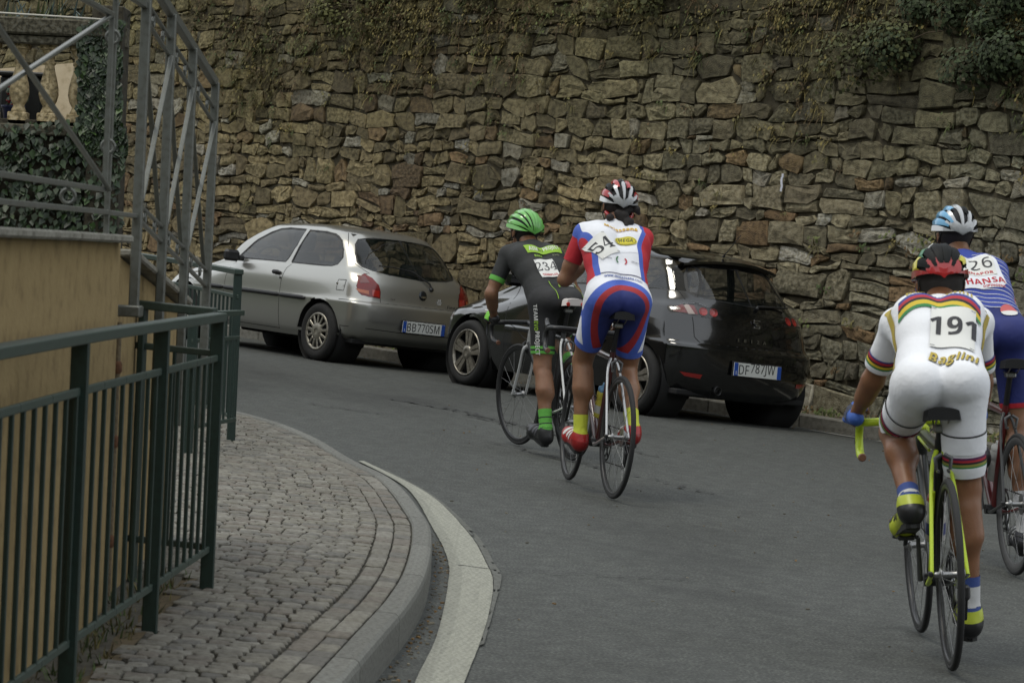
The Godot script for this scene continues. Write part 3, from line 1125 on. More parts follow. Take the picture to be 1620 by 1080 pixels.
func left_side() -> void:
	var rng := RandomNumberGenerator.new()
	rng.seed = 5
	var plaster := mat("ochre_plaster", Color(0.265, 0.195, 0.085), 0.92, 0.0, {tex = "plaster", scale = 0.9, h = "fine_h", hs = 0.12})
	var cap := mat("coping_stone", Color(0.24, 0.235, 0.20), 0.85, 0.0, {tex = "dirt", scale = 1.3, h = "fine_h", hs = 0.2})
	var steel := mat("grey_steel", Color(0.125, 0.133, 0.122), 0.42, 0.3, {tex = "plaster", scale = 3.0})
	# low rendered wall, level beside the camera, then falling away with the ramp
	var pw := thing("parapet_wall", "ochre rendered parapet wall under the grey railing", "wall", Vector3(PX - 0.03, 0.1, -8.6))
	var o := pw.position
	var body := MB.new()
	var tops := [[-4.2, 1.352], [-8.70, 1.345], [-8.95, 1.30], [-10.56, 1.12]]
	for i in 3:
		var z0: float = tops[i][0]
		var z1: float = tops[i + 1][0]
		var xo := -0.02 if i == 0 else -0.055
		var xin := xo - 0.22
		var cuts := 14
		for j in cuts:
			var za := lerpf(z0, z1, float(j) / cuts)
			var zb := lerpf(z0, z1, float(j + 1) / cuts)
			var ya := lerpf(tops[i][1], tops[i + 1][1], float(j) / cuts)
			var yb := lerpf(tops[i][1], tops[i + 1][1], float(j + 1) / cuts)
			body.face([Vector3(PX + xo, -0.15, za), Vector3(PX + xo, -0.15, zb), Vector3(PX + xo, yb, zb), Vector3(PX + xo, ya, za)], Vector3.RIGHT)
			body.face([Vector3(PX + xin, -0.15, za), Vector3(PX + xin, -0.15, zb), Vector3(PX + xin, yb, zb), Vector3(PX + xin, ya, za)], Vector3.LEFT)
			body.face([Vector3(PX + xo, ya, za), Vector3(PX + xo, yb, zb), Vector3(PX + xin, yb, zb), Vector3(PX + xin, ya, za)], Vector3.UP)
		if i == 0:
			body.face([Vector3(PX + xo, -0.15, z1), Vector3(PX - 0.055, -0.15, z1), Vector3(PX - 0.055, tops[1][1], z1), Vector3(PX + xo, tops[1][1], z1)], Vector3(0, 0, -1))
	body.face([Vector3(PX - 0.055, -0.15, -10.56), Vector3(PX - 0.275, -0.15, -10.56), Vector3(PX - 0.275, 1.12, -10.56), Vector3(PX - 0.055, 1.12, -10.56)], Vector3(0, 0, -1))
	obj("rendered_face", body.done(), plaster, pw, Transform3D(Basis.IDENTITY, -o))
	for seg in [[-4.2, 1.36, -5.35, 1.36], [-5.36, 1.36, -6.5, 1.36], [-6.51, 1.36, -7.62, 1.36], [-7.63, 1.36, -8.66, 1.358], [-8.98, 1.315, -9.75, 1.23], [-9.76, 1.229, -10.58, 1.137]]:
		var mb := MB.new()
		mb.bar(Vector3(PX - 0.115 + (0.0 if seg[0] > -8.8 else -0.03), seg[1], seg[0]), Vector3(PX - 0.115 + (0.0 if seg[0] > -8.8 else -0.03), seg[3], seg[2]), 0.28, 0.024, Vector3.UP, 0.006)
		obj("coping_stone", mb.done(), cap, pw, Transform3D(Basis.IDENTITY, -o))
	# darker plinth stain and a drain hole at the foot
	# grey railing
	var rail := thing("grey_railing", "grey steel railing with crossed bars on the ochre parapet", "railing", Vector3(PX, 1.4, -8.9))
	var ro := Transform3D(Basis.IDENTITY, -rail.position)
	var hold := Node3D.new()
	cross_panel(hold, steel, -5.35, -8.24, 1.428, 1.433, 2.04, 2.062, 0.062, true)
	for ch in hold.get_children():
		hold.remove_child(ch)
		var nm := String(ch.name)
		obj("rail" if nm.begins_with("rail") else ("frame_bar" if nm.begins_with("frame") else ("ring" if nm.begins_with("ring") else "diagonal_bar")), ch.mesh, steel, rail, ro)
		ch.queue_free()
	var side := func(z: float) -> float: return 0.0
	for e in [["upright", Vector3(PX, 1.36, -8.24), Vector3(PX, 2.07, -8.24), 0.015, 0.016], ["rail", Vector3(PX, 1.4325, -8.24), Vector3(PX, 1.431, -8.86), 0.014, 0.016], ["handrail", Vector3(PX, 2.083, -5.0), Vector3(PX, 2.087, -8.86), 0.022, 0.02]]:
		var mb := MB.new()
		mb.bar(e[1], e[2], e[3], e[4], Vector3.RIGHT, 0.002)
		obj(e[0], mb.done(), steel, rail, ro)
	var posts := [[-8.87, 1.13, 2.30], [-9.52, 0.72, 2.115], [-10.17, 0.70, 2.05], [-10.95, 0.65, 1.975]]
	for p in posts:
		var mb := MB.new()
		mb.box(Vector3(PX + 0.005, (p[1] + p[2]) * 0.5, p[0]), Vector3(0.031, p[2] - p[1], 0.03), 0.004)
		obj("post", mb.done(), steel, rail, ro)
	var bracket := MB.new()
	bracket.box(Vector3(PX - 0.012, 1.135, -8.85), Vector3(0.09, 0.035, 0.09), 0.004)
	obj("foot_bracket", bracket.done(), steel, rail, ro)
	for seg in [[Vector3(PX, 2.185, -8.87), Vector3(PX, 1.975, -10.98), 0.034, 0.026, "handrail"], [Vector3(PX, 2.10, -8.89), Vector3(PX, 1.882, -10.94), 0.012, 0.014, "rail"], [Vector3(PX, 2.045, -8.89), Vector3(PX, 1.827, -10.94), 0.012, 0.014, "rail"], [Vector3(PX, 1.472, -8.89), Vector3(PX, 1.255, -10.94), 0.013, 0.014, "rail"], [Vector3(PX, 1.425, -8.89), Vector3(PX, 1.195, -10.94), 0.014, 0.016, "rail"]]:
		var mb := MB.new()
		mb.bar(seg[0], seg[1], seg[2], seg[3], Vector3.RIGHT, 0.003)
		obj(seg[4], mb.done(), steel, rail, ro)
	for i in 3:
		var za: float = posts[i][0]
		var zb: float = posts[i + 1][0]
		var hi := func(z: float) -> float: return 2.04 + (z + 8.89) * 0.106
		var lo := func(z: float) -> float: return 1.478 + (z + 8.89) * 0.106
		for dgn in [[za - 0.03, lo.call(za), zb + 0.03, hi.call(zb), 0.012], [za - 0.03, hi.call(za), zb + 0.03, lo.call(zb), -0.006]]:
			var mb := MB.new()
			mb.bar(Vector3(PX + dgn[4], dgn[1], dgn[0]), Vector3(PX + dgn[4], dgn[3], dgn[2]), 0.010, 0.015, Vector3.RIGHT, 0.002)
			obj("diagonal_bar", mb.done(), steel, rail, ro)
		for r in [[0.33, 2.073], [0.72, 2.073], [0.33, 1.449], [0.72, 1.449]]:
			var z := lerpf(za, zb, r[0])
			var ring := []
			for k in 13:
				var a := TAU * k / 12.0
				ring.append(Vector3(PX, r[1] + (z + 8.89) * 0.107 + sin(a) * 0.017, z + cos(a) * 0.017))
			var mb := MB.new()
			mb.tube(ring, [0.005], 6, false)
			obj("ring", mb.done(), steel, rail, ro)
	# villa terrace beyond: ivy wall, stone balustrade, cream house
	var tz := -22.0
	var ivy_wall := thing("terrace_wall", "terrace wall smothered in dark green ivy beyond the grey railing", "wall", Vector3(-4.4, 0.3, tz))
	var wb := MB.new()
	wb.box(Vector3(-0.25, 0.75, -0.2), Vector3(3.1, 2.4, 0.35), 0.01)
	wb.box(Vector3(1.17, 1.35, -0.16), Vector3(0.24, 3.0, 0.42), 0.01)
	obj("masonry", wb.done(), mat("old_masonry", Color(0.06, 0.055, 0.04), 0.95, 0.0, {tex = "stone", scale = 1.2}), ivy_wall)
	var fol := MB.new()
	var greens := [Color(0.013, 0.027, 0.006), Color(0.019, 0.040, 0.008), Color(0.008, 0.016, 0.004), Color(0.036, 0.070, 0.012), Color(0.026, 0.032, 0.010)]
	for i in 9000:
		var x := rng.randf_range(-1.85, 1.38)
		var y := rng.randf_range(-0.3, 1.98)
		if rng.randf() < 0.28:
			x = rng.randf_range(0.99 + 0.04 * rng.randfn(), 1.36)
			y = rng.randf_range(1.7, 2.72)
		var edge := 1.30 + 0.10 * nz.get_noise_1d(y * 3.0)
		if x > edge:
			continue
		if x < 0.96 and y > 1.90 + 0.08 * nz.get_noise_1d(x * 4.0):
			continue
		var g: Color = greens[mini(4, int(absf(rng.randfn(0.9, 1.1))))]
		var kk := rng.randf_range(0.6, 1.45)
		fol.tint = Color(g.r * kk, g.g * kk, g.b * kk)
		var bump := 0.05 + 0.05 * nz.get_noise_2d(x * 5.0, y * 5.0)
		leaf(fol, Vector3(x, y, bump + rng.randf_range(-0.02, 0.04)), Vector3(rng.randfn() * 0.35, 0.45 + rng.randfn() * 0.25, 1).normalized(), Vector3(rng.randfn() * 0.5, -1, 0.3), rng.randf_range(0.04, 0.075))
	stuff(obj("ivy_foliage", fol.done(), mat("ivy", Color(1, 1, 1), 0.5, 0.0, {vc = true, double = true, back = Color(0.1, 0.14, 0.03)}), ivy_wall))
	var bal := thing("stone_balustrade", "weathered stone balustrade with bulging balusters above the ivy", "balustrade", Vector3(-4.3, 2.2, tz))
	var wst := mat("weathered_stone", Color(0.13, 0.125, 0.1), 0.92, 0.0, {tex = "lichen", scale = 2.0})
	var rl := MB.new()
	rl.box(Vector3(-0.1, 0.765, -0.1), Vector3(2.55, 0.13, 0.34), 0.015)
	rl.box(Vector3(-0.1, 0.665, -0.1), Vector3(2.5, 0.07, 0.26), 0.01)
	obj("coping", rl.done(), wst, bal)
	var plinth := MB.new()
	plinth.box(Vector3(-0.1, -0.03, -0.1), Vector3(2.5, 0.08, 0.28), 0.01)
	obj("plinth", plinth.done(), wst, bal)
	for k in 6:
		var x := 0.845 - 0.228 * k
		var bm := MB.new()
		bm.lathe([Vector2(0.055, 0.10), Vector2(0.06, 0.115), Vector2(0.05, 0.135), Vector2(0.042, 0.155), Vector2(0.05, 0.17), Vector2(0.066, 0.20), Vector2(0.078, 0.25), Vector2(0.074, 0.31), Vector2(0.058, 0.38), Vector2(0.042, 0.44), Vector2(0.036, 0.475), Vector2(0.048, 0.485), Vector2(0.048, 0.50), Vector2(0.036, 0.51), Vector2(0.038, 0.55), Vector2(0.058, 0.575), Vector2(0.066, 0.60)], 20, Vector3.UP, Vector3(x, 0, -0.1))
		bm.box(Vector3(x, 0.055, -0.1), Vector3(0.15, 0.10, 0.15), 0.008)
		bm.box(Vector3(x, 0.615, -0.1), Vector3(0.14, 0.045, 0.14), 0.006)
		obj("baluster", bm.done(), mat("baluster_stone_%d" % (k % 2), Color(0.56, 0.47, 0.31), 0.88, 0.0, {tex = "lichen", scale = 1.5 + 0.4 * (k % 2)}), bal)
	var pier := MB.new()
	pier.box(Vector3(1.005, 0.315, -0.11), Vector3(0.085, 0.63, 0.2), 0.006)
	obj("end_pier", pier.done(), mat("pier_render", Color(0.55, 0.36, 0.17), 0.9, 0.0, {tex = "plaster", scale = 1.5}), bal)
	var house := thing("cream_house", "cream rendered house wall seen between the stone balusters", "house", Vector3(-4.8, 0.4, tz - 2.3))
	var hb := MB.new()
	hb.face([Vector3(-3.0, 0, 0), Vector3(1.0, 0, 0.3), Vector3(1.0, 2.42, 0.3), Vector3(-3.0, 1.95, 0)], Vector3(0, 0, 1))
	hb.face([Vector3(-3.0, 0, -2.5), Vector3(-3.0, 0, 0), Vector3(-3.0, 1.95, 0), Vector3(-3.0, 1.95, -2.5)], Vector3(-1, 0, 0))
	hb.face([Vector3(1.0, 0, -2.5), Vector3(1.0, 0, 0.3), Vector3(1.0, 2.42, 0.3), Vector3(1.0, 2.42, -2.5)], Vector3(1, 0, 0))
	hb.face([Vector3(-3.0, 1.95, -2.5), Vector3(-3.0, 1.95, 0), Vector3(1.0, 2.42, 0.3), Vector3(1.0, 2.42, -2.5)], Vector3(0, 1, 0))
	obj("rendered_front", hb.done(), mat("cream_render", Color(0.66, 0.55, 0.38), 0.9, 0.0, {tex = "plaster", scale = 0.8}), house)
	var cabinet := thing("dark_bin", "dark waste container on the terrace behind the balusters", "bin", Vector3(-3.98, 2.14, tz - 0.75))
	var cb := MB.new()
	cb.box(Vector3(0, 0.24, 0), Vector3(0.34, 0.46, 0.4), 0.02)
	obj("container", cb.done(), mat("bin_dark", Color(0.012, 0.015, 0.016), 0.5), cabinet)
	var lid := MB.new()
	lid.box(Vector3(0, 0.485, 0), Vector3(0.37, 0.04, 0.43), 0.012)
	obj("lid", lid.done(), mat("bin_dark", Color(0.012, 0.015, 0.016), 0.5), cabinet)
	var pot := thing("flower_pot", "dark blue flower pot with red blossoms behind the left baluster", "flower pot", Vector3(-4.0, 2.2, tz - 0.36))
	var pm := MB.new()
	pm.lathe([Vector2(0.0, 0.0), Vector2(0.06, 0.0), Vector2(0.085, 0.14), Vector2(0.095, 0.145), Vector2(0.095, 0.165), Vector2(0.08, 0.165), Vector2(0.0, 0.15)], 18)
	obj("pot", pm.done(), mat("pot_blue", Color(0.02, 0.03, 0.1), 0.5), pot)
	var bl := MB.new()
	var lf := MB.new()
	for k in 26:
		var c := Vector3(rng.randfn() * 0.055, 0.22 + rng.randf_range(-0.05, 0.12), rng.randfn() * 0.05)
		for q in 5:
			bl.tint = Color(0.42, 0.02, 0.025) * rng.randf_range(0.7, 1.2)
			leaf(bl, c, Vector3(rng.randfn(), rng.randfn() + 0.5, 1.0).normalized(), Vector3(rng.randfn(), rng.randfn(), 0.1), 0.035)
		lf.tint = Color(0.03, 0.06, 0.015) * rng.randf_range(0.7, 1.3)
		leaf(lf, c + Vector3(0, -0.04, 0.01), Vector3(rng.randfn(), 0.8, 1.0).normalized(), Vector3(rng.randfn(), -1, 0), 0.05)
	stuff(obj("blossoms", bl.done(), mat("ivy", Color(1, 1, 1), 0.5), pot))
	stuff(obj("leaves", lf.done(), mat("ivy", Color(1, 1, 1), 0.5), pot))
	# slatted blue-green plants on top of the terrace coping
	var pl := thing("terrace_plant", "row of grey green spiky plants on top of the balustrade", "plant", Vector3(-4.2, 3.02, tz - 0.15))
	var sp := MB.new()
	for k in 160:
		var g2 := rng.randf_range(0.6, 1.5)
		sp.tint = Color(0.07 * g2, 0.10 * g2, 0.09 * g2) if rng.randf() < 0.6 else Color(0.05 * g2, 0.06 * g2, 0.02 * g2)
		blade(sp, Vector3(rng.randf_range(-1.0, 1.1), 0.0, rng.randf_range(-0.15, 0.1)), Vector3(rng.randfn() * 0.5, 1, rng.randfn() * 0.3).normalized(), rng.randf_range(0.1, 0.3), 0.012, 0.1)
	stuff(obj("leaf_blades", sp.done(), mat("spiky", Color(1, 1, 1), 0.7, 0.0, {vc = true, double = true}), pl))
	var tr := MB.new()
	tr.box(Vector3(0.0, -0.10, -0.05), Vector3(2.2, 0.16, 0.16), 0.01)
	obj("trough", tr.done(), wst, pl)
	# terrace floor slab so that nothing floats
	var slab := MB.new()
	slab.box(Vector3(-5.2, 1.02, tz - 1.75), Vector3(3.3, 2.2, 2.75), 0.01)
	struct(obj("terrace_ground", slab.done(), mat("terrace", Color(0.2, 0.18, 0.15), 0.9, 0.0, {tex = "dirt", scale = 1.0})))
	# cable sagging along the coping
	var cable := MB.new()
	cable.tube(spline([Vector3(-5.4, 3.09, tz + 0.10), Vector3(-4.3, 3.055, tz + 0.10), Vector3(-3.5, 3.04, tz + 0.10), Vector3(-3.18, 3.03, tz + 0.06), Vector3(-3.12, 2.98, tz)], 5), [0.008], 6)
	tag(obj("white_cable", cable.done(), mat("cable", Color(0.42, 0.40, 0.34), 0.6)), "pale cable lying along the balustrade coping", "cable")

# ---------------------------------------------------------------- green fences
func green_fence(called_label: String, base_pts: Array, height: float, bars: float, post_at: Array, lift: float) -> void:
	var f := thing("green_fence", called_label, "fence", base_pts[0])
	var xf := Transform3D(Basis.IDENTITY, -base_pts[0])
	var green := mat("fence_green", Color(0.012, 0.029, 0.023), 0.45, 0.0, {tex = "plaster", scale = 4.0})
	var worn := mat("fence_green_worn", Color(0.03, 0.05, 0.04), 0.5, 0.0, {tex = "plaster", scale = 4.0})
	var up := func(h: float) -> Array: return base_pts.map(func(p): return p + Vector3(0, h, 0))
	for r in [[height, 0.05, 0.028, worn, "handrail"], [height - 0.135, 0.012, 0.022, worn, "rail"], [0.125, 0.012, 0.022, worn, "rail"]]:
		var pts: Array = up.call(r[0])
		var mb := MB.new()
		for i in pts.size() - 1:
			var d: Vector3 = (pts[i + 1] - pts[i]).normalized() * (0.006 if r[4] == "handrail" else 0.0)
			mb.bar(pts[i] - d, pts[i + 1] + d, r[1], r[2], Vector3.UP, 0.003)
		obj(r[4], mb.done(), r[3], f, xf)
	var total := path_length(base_pts)
	for s in post_at:
		var e := along_path(base_pts, s)
		var mb := MB.new()
		mb.bar(e[0] + Vector3(0, -0.05, 0), e[0] + Vector3(0, height - 0.012, 0), 0.045, 0.022, e[1], 0.003)
		obj("post", mb.done(), green, f, xf)
	var s2 := bars * 0.5
	var mesh: ArrayMesh
	var shared := MB.new()
	shared.box(Vector3(0, (0.125 + height - 0.135) * 0.5, 0), Vector3(0.012, height - 0.27, 0.012), 0.002)
	mesh = shared.done()
	while s2 < total:
		var near_post := false
		for s in post_at:
			near_post = near_post or absf(s - s2) < 0.03
		if not near_post:
			var e := along_path(base_pts, s2)
			obj("baluster", mesh, green, f, Transform3D(Basis(Vector3.UP, atan2(e[1].x, e[1].z)), e[0] - base_pts[0]))
		s2 += bars

func fences() -> void:
	var at := func(x: float, z: float, h := PAVE) -> Vector3: return Vector3(x, gy(x, z) + h, z)
	var near_pts := [Vector3(-1.13, 0, -4.4), Vector3(-1.11, 0, -5.6), Vector3(-1.07, 0, -7.05), Vector3(-1.014, 0, -8.264), Vector3(-0.963, 0, -9.324)].map(func(p): return at.call(p.x, p.z))
	near_pts = spline(near_pts, 4)
	var total := path_length(near_pts)
	green_fence("green metal fence along the cobbled pavement nearest the camera", near_pts, 0.887, 0.128, [total - 0.02, total - 1.08, total - 2.27, total - 3.6], 0.0)
	green_fence("short green fence return from the ochre wall to the near fence's end post", [at.call(-0.985, -9.36), at.call(-1.245, -9.40)], 0.90, 0.085, [0.24], 0.0)
	var far_pts := [at.call(-1.50, -15.45), at.call(-1.72, -16.1), at.call(-2.02, -16.9), at.call(-2.5, -18.0)]
	green_fence("farther green fence by the pavement in front of the silver car", far_pts, 0.915, 0.1, [0.02, 1.3, 2.55], 0.0)
	green_fence("green fence return between the grey railing and the farther fence", [at.call(-1.47, -15.3), at.call(-1.62, -14.4)], 0.70, 0.1, [0.9], 0.0)

# ---------------------------------------------------------------- parked cars
# A car body is a stack of closed outlines. s runs round one half of an outline: 0-1 tail, 1-2 rear corner, 2-3 side, 3-4 front corner, 4-5 nose;
# t runs up the stack. Panels are polygons in (s, t), lifted onto that skin. Rear axle at z = 0, tail towards +z.
class CarSkin:
	var lv := []     # [y_side, y_rear, y_front, half width, z_rear, z_front, rear corner, front corner, rear bow, front bow, rear taper, front taper]
	func at_level(t: float) -> PackedFloat32Array:
		var i := clampi(int(floor(t)), 0, lv.size() - 2)
		var f := clampf(t - i, 0.0, 1.0)
		var o := PackedFloat32Array()
		var p0 = lv[maxi(i - 1, 0)]
		var p1 = lv[i]
		var p2 = lv[i + 1]
		var p3 = lv[mini(i + 2, lv.size() - 1)]
		for k in 12:
			var m := 0.0
			var d0: float = p1[k] - p0[k]
			var d1: float = p2[k] - p1[k]
			var d2: float = p3[k] - p2[k]
			var m1 := 0.0 if d0 * d1 <= 0.0 else 2.0 * d0 * d1 / (d0 + d1)
			var m2 := 0.0 if d1 * d2 <= 0.0 else 2.0 * d1 * d2 / (d1 + d2)
			if i == 0:
				m1 = d1
			if i == lv.size() - 2:
				m2 = 0.0 if k == 0 or k == 1 or k == 2 else d1
			var f2 := f * f
			var f3 := f2 * f
			o.append((2 * f3 - 3 * f2 + 1) * p1[k] + (f3 - 2 * f2 + f) * m1 + (-2 * f3 + 3 * f2) * p2[k] + (f3 - f2) * m2)
		return o
	func p(s: float, t: float) -> Vector3:
		var q := at_level(t)
		var w := q[3]
		var wr := w - q[10]
		var wf := w - q[11]
		var rc := minf(q[6], wr * 0.9)
		var fc := minf(q[7], wf * 0.9)
		var x := 0.0
		var z := 0.0
		var y := 0.0
		var zs := q[4] - q[8] - rc
		var ze := q[5] + q[9] + fc
		if s <= 1.0:
			x = (wr - rc) * s
			z = q[4] - q[8] * s * s
			y = q[1]
		elif s <= 2.0:
			var a := (s - 1.0) * PI * 0.5
			x = wr - rc + rc * pow(sin(a), 0.9)
			z = q[4] - q[8] - rc * (1.0 - pow(maxf(cos(a), 0.0), 0.9))
			x -= (q[10] * 2.2 / 0.42 / maxf(zs - ze, 0.1)) * (z - zs) * sin(a)
			z -= 2.0 * q[8] / maxf(wr - rc, 0.05) * (rc * pow(sin(a), 0.9)) * cos(a)
			y = q[1]
		elif s <= 3.0:
			var f := s - 2.0
			z = lerpf(zs, ze, f)
			var fr := clampf(1.0 - f / 0.42, 0.0, 1.0)
			var ff := clampf((f - 0.55) / 0.45, 0.0, 1.0)
			x = w - q[10] * pow(fr, 2.2) - q[11] * pow(ff, 2.2)
			y = q[0] + (q[1] - q[0]) * smoothstep(0.25, 0.0, f) + (q[2] - q[0]) * smoothstep(0.55, 1.0, f)
		elif s <= 4.0:
			var a := (s - 3.0) * PI * 0.5
			x = wf - fc + fc * pow(maxf(cos(a), 0.0), 0.9)
			z = q[5] + q[9] + fc * (1.0 - pow(sin(a), 0.9))
			y = q[2]
		else:
			var f := 5.0 - s
			x = (wf - fc) * f
			z = q[5] + q[9] * f * f
			y = q[2]
		return Vector3(-x, y, z)
	func n(s: float, t: float) -> Vector3:
		var tm: float = lv.size() - 1.0
		var ds := p(minf(s + 0.01, 5.0), t) - p(maxf(s - 0.01, 0.0), t)
		var dt := p(s, minf(t + 0.03, tm)) - p(s, maxf(t - 0.03, 0.0))
		var g := dt.cross(ds)
		return g.normalized() if g.length() > 1e-9 else Vector3.UP
	func find(kind: String, a: float, b: float) -> Vector2:   # "side": a = z, b = y; "rear": a = x (of the left half, positive), b = y
		var s := 2.5 if kind == "side" else (0.6 if kind == "rear" else 4.5)
		var t := 5.0
		var best := Vector2(s, t)
		for it in 40:
			var e := p(s, t)
			var r := Vector2((e.z if kind == "side" else -e.x) - a, e.y - b)
			if r.length() < 0.0004:
				break
			var h := 0.01
			var e1 := p(s + h, t)
			var e2 := p(s, t + h)
			var j00 := ((e1.z if kind == "side" else -e1.x) - (e.z if kind == "side" else -e.x)) / h
			var j01 := ((e2.z if kind == "side" else -e2.x) - (e.z if kind == "side" else -e.x)) / h
			var j10 := (e1.y - e.y) / h
			var j11 := (e2.y - e.y) / h
			var det := j00 * j11 - j01 * j10
			if absf(det) < 1e-7:
				t += 0.2
				continue
			s = clampf(s - clampf((r.x * j11 - r.y * j01) / det, -0.3, 0.3), 0.02, 4.98)
			t = clampf(t - clampf((r.y * j00 - r.x * j10) / det, -0.8, 0.8), 0.0, lv.size() - 1.02)
		return Vector2(s, t)
	func poly(kind: String, pts: Array, round_ := 0) -> PackedVector2Array:   # outline in real measures to (s, t)
		var q := []
		var m := pts.size()
		for i in m:
			var a: Vector2 = pts[i]
			var b: Vector2 = pts[(i + 1) % m]
			if round_ > 0:
				var p0: Vector2 = pts[(i + m - 1) % m]
				var p3: Vector2 = pts[(i + 2) % m]
				for k in round_:
					q.append(a.cubic_interpolate(b, a + (p0 - a) * 0.6, b + (p3 - b) * 0.6, float(k) / round_))
			else:
				var n_ := maxi(1, int(a.distance_to(b) / 0.12))
				for k in n_:
					q.append(a.lerp(b, float(k) / n_))
		var o := PackedVector2Array()
		for e in q:
			o.append(find(kind, e.x, e.y))
		return o

func box_of(poly: PackedVector2Array) -> Rect2:
	var r := Rect2(poly[0], Vector2.ZERO)
	for p in poly:
		r = r.expand(p)
	return r

func skin_panel(sk: CarSkin, outline: PackedVector2Array, holes: Array, off: float, mirror := true, ds := 1.0) -> MB:
	var mb := MB.new()
	var ss := []
	var edges := [[0.0, 1.0, 6], [1.0, 2.0, 7], [2.0, 3.0, 34], [3.0, 4.0, 6], [4.0, 5.0, 6]]
	for e in edges:
		var n_ := int(e[2] * ds)
		for k in n_:
			ss.append(lerpf(e[0], e[1], float(k) / n_))
	ss.append(5.0)
	var ts := []
	var tm := sk.lv.size() - 1
	var per := int(4 * ds)
	for k in tm * per + 1:
		ts.append(float(k) / per)
	var ob := box_of(outline) if outline.size() else Rect2(0, 0, 5, tm)
	var hb := holes.map(func(h): return box_of(h))
	for i in ss.size() - 1:
		for j in ts.size() - 1:
			var r := Rect2(ss[i], ts[j], ss[i + 1] - ss[i], ts[j + 1] - ts[j])
			if not ob.intersects(r):
				continue
			var pieces := [PackedVector2Array([r.position, Vector2(r.end.x, r.position.y), r.end, Vector2(r.position.x, r.end.y)])]
			if outline.size():
				pieces = Geometry2D.intersect_polygons(pieces[0], outline)
			for h in holes.size():
				if hb[h].intersects(r):
					var nx := []
					for pc in pieces:
						nx.append_array(Geometry2D.clip_polygons(pc, holes[h]))
					pieces = nx
			for pc in pieces:
				if pc.size() < 3:
					continue
				var tr := Geometry2D.triangulate_polygon(pc)
				if tr.is_empty():
					continue
				var f := mb.v.size()
				for q in pc:
					var nn := sk.n(q.x, q.y)
					mb.vert(sk.p(q.x, q.y) + nn * off, nn, q)
				for k in range(0, tr.size(), 3):
					mb.tri(f + tr[k], f + tr[k + 1], f + tr[k + 2])
	if mirror:
		var copy := MB.new()
		copy.v = mb.v.duplicate(); copy.n = mb.n.duplicate(); copy.uv = mb.uv.duplicate(); copy.c = mb.c.duplicate(); copy.idx = mb.idx.duplicate()
		mb.add(copy, Transform3D(Basis(Vector3(-1, 0, 0), Vector3(0, 1, 0), Vector3(0, 0, 1)), Vector3.ZERO))
	return mb

func mirrored(mb: MB) -> MB:
	var o := MB.new()
	o.add(mb, Transform3D(Basis(Vector3(-1, 0, 0), Vector3(0, 1, 0), Vector3(0, 0, 1)), Vector3.ZERO))
	return o

func ribbon(sk: CarSkin, path: PackedVector2Array, closed: bool, wide: float, off: float, inset := 0.0) -> MB:   # a band that follows a line on the skin
	var mb := MB.new()
	var m := path.size()
	var a := []
	for i in m:
		a.append([sk.p(path[i].x, path[i].y), sk.n(path[i].x, path[i].y)])
	var rows := []
	for i in m:
		var pv: Vector3 = a[(i + m - 1) % m if closed else maxi(i - 1, 0)][0]
		var nx: Vector3 = a[(i + 1) % m if closed else mini(i + 1, m - 1)][0]
		var nn: Vector3 = a[i][1]
		var side := nn.cross((nx - pv).normalized()).normalized()
		var f := mb.v.size()
		mb.vert(a[i][0] + side * wide * 0.5 + nn * (off - inset), nn)
		mb.vert(a[i][0] + nn * off, nn)
		mb.vert(a[i][0] - side * wide * 0.5 + nn * (off - inset), nn)
		rows.append(f)
	for i in (m if closed else m - 1):
		var f: int = rows[i]
		var g: int = rows[(i + 1) % m]
		mb.quad_i(f, f + 1, g + 1, g)
		mb.quad_i(f + 1, f + 2, g + 2, g + 1)
	return mb

func circle_poly(sk: CarSkin, z: float, y: float, r: float) -> PackedVector2Array:
	var pts := []
	for k in 28:
		var a := TAU * k / 28.0
		pts.append(Vector2(z + r * sin(a), maxf(y + r * cos(a), 0.14)))
	var o := PackedVector2Array()
	for e in pts:
		var q := sk.find("side", e.x, maxf(e.y, sk.lv[0][0] + 0.003))
		o.append(Vector2(q.x, -0.2) if e.y <= sk.lv[0][0] + 0.003 else q)
	return o

func lettering(text: String, height: float, font_name := "Droid Sans", bold := false, wide := 1.0) -> Array:   # flat letters as [triangles of Vector2, total width], height = capital height
	var tm := TextMesh.new()
	var f := SystemFont.new()
	f.font_names = PackedStringArray([font_name])
	f.font_weight = 700 if bold else 400
	tm.font = f
	tm.font_size = 48
	tm.pixel_size = 0.01
	tm.depth = 0.0
	tm.curve_step = 2.0
	tm.text = text
	var arr := tm.get_mesh_arrays()
	var v: PackedVector3Array = arr[Mesh.ARRAY_VERTEX]
	var ix = arr[Mesh.ARRAY_INDEX]
	var pts := PackedVector2Array()
	var order: PackedInt32Array = ix if ix != null else PackedInt32Array(range(v.size()))
	for k in order:
		pts.append(Vector2(v[k].x, v[k].y))
	var r := box_of(pts) if pts.size() else Rect2()
	var cap := 0.48 * 0.714
	var base := -0.17
	var s := height / cap
	for i in pts.size():
		pts[i] = Vector2((pts[i].x - r.get_center().x) * s * wide, (pts[i].y - r.position.y) * s)
	return [pts, r.size.x * s * wide, r.size.y * s]

func flat_letters(text: String, height: float, xf: Transform3D, bold := true, wide := 1.0) -> MB:   # letters standing in the xy plane of xf, facing its +z
	var mb := MB.new()
	var l := lettering(text, height, "Droid Sans", bold, wide)
	var pts: PackedVector2Array = l[0]
	for i in range(0, pts.size() - 2, 3):
		var f := mb.v.size()
		for k in 3:
			mb.vert(xf * Vector3(pts[i + k].x, pts[i + k].y - height * 0.5, 0), xf.basis.z)
		mb.tri(f, f + 1, f + 2)
	return mb

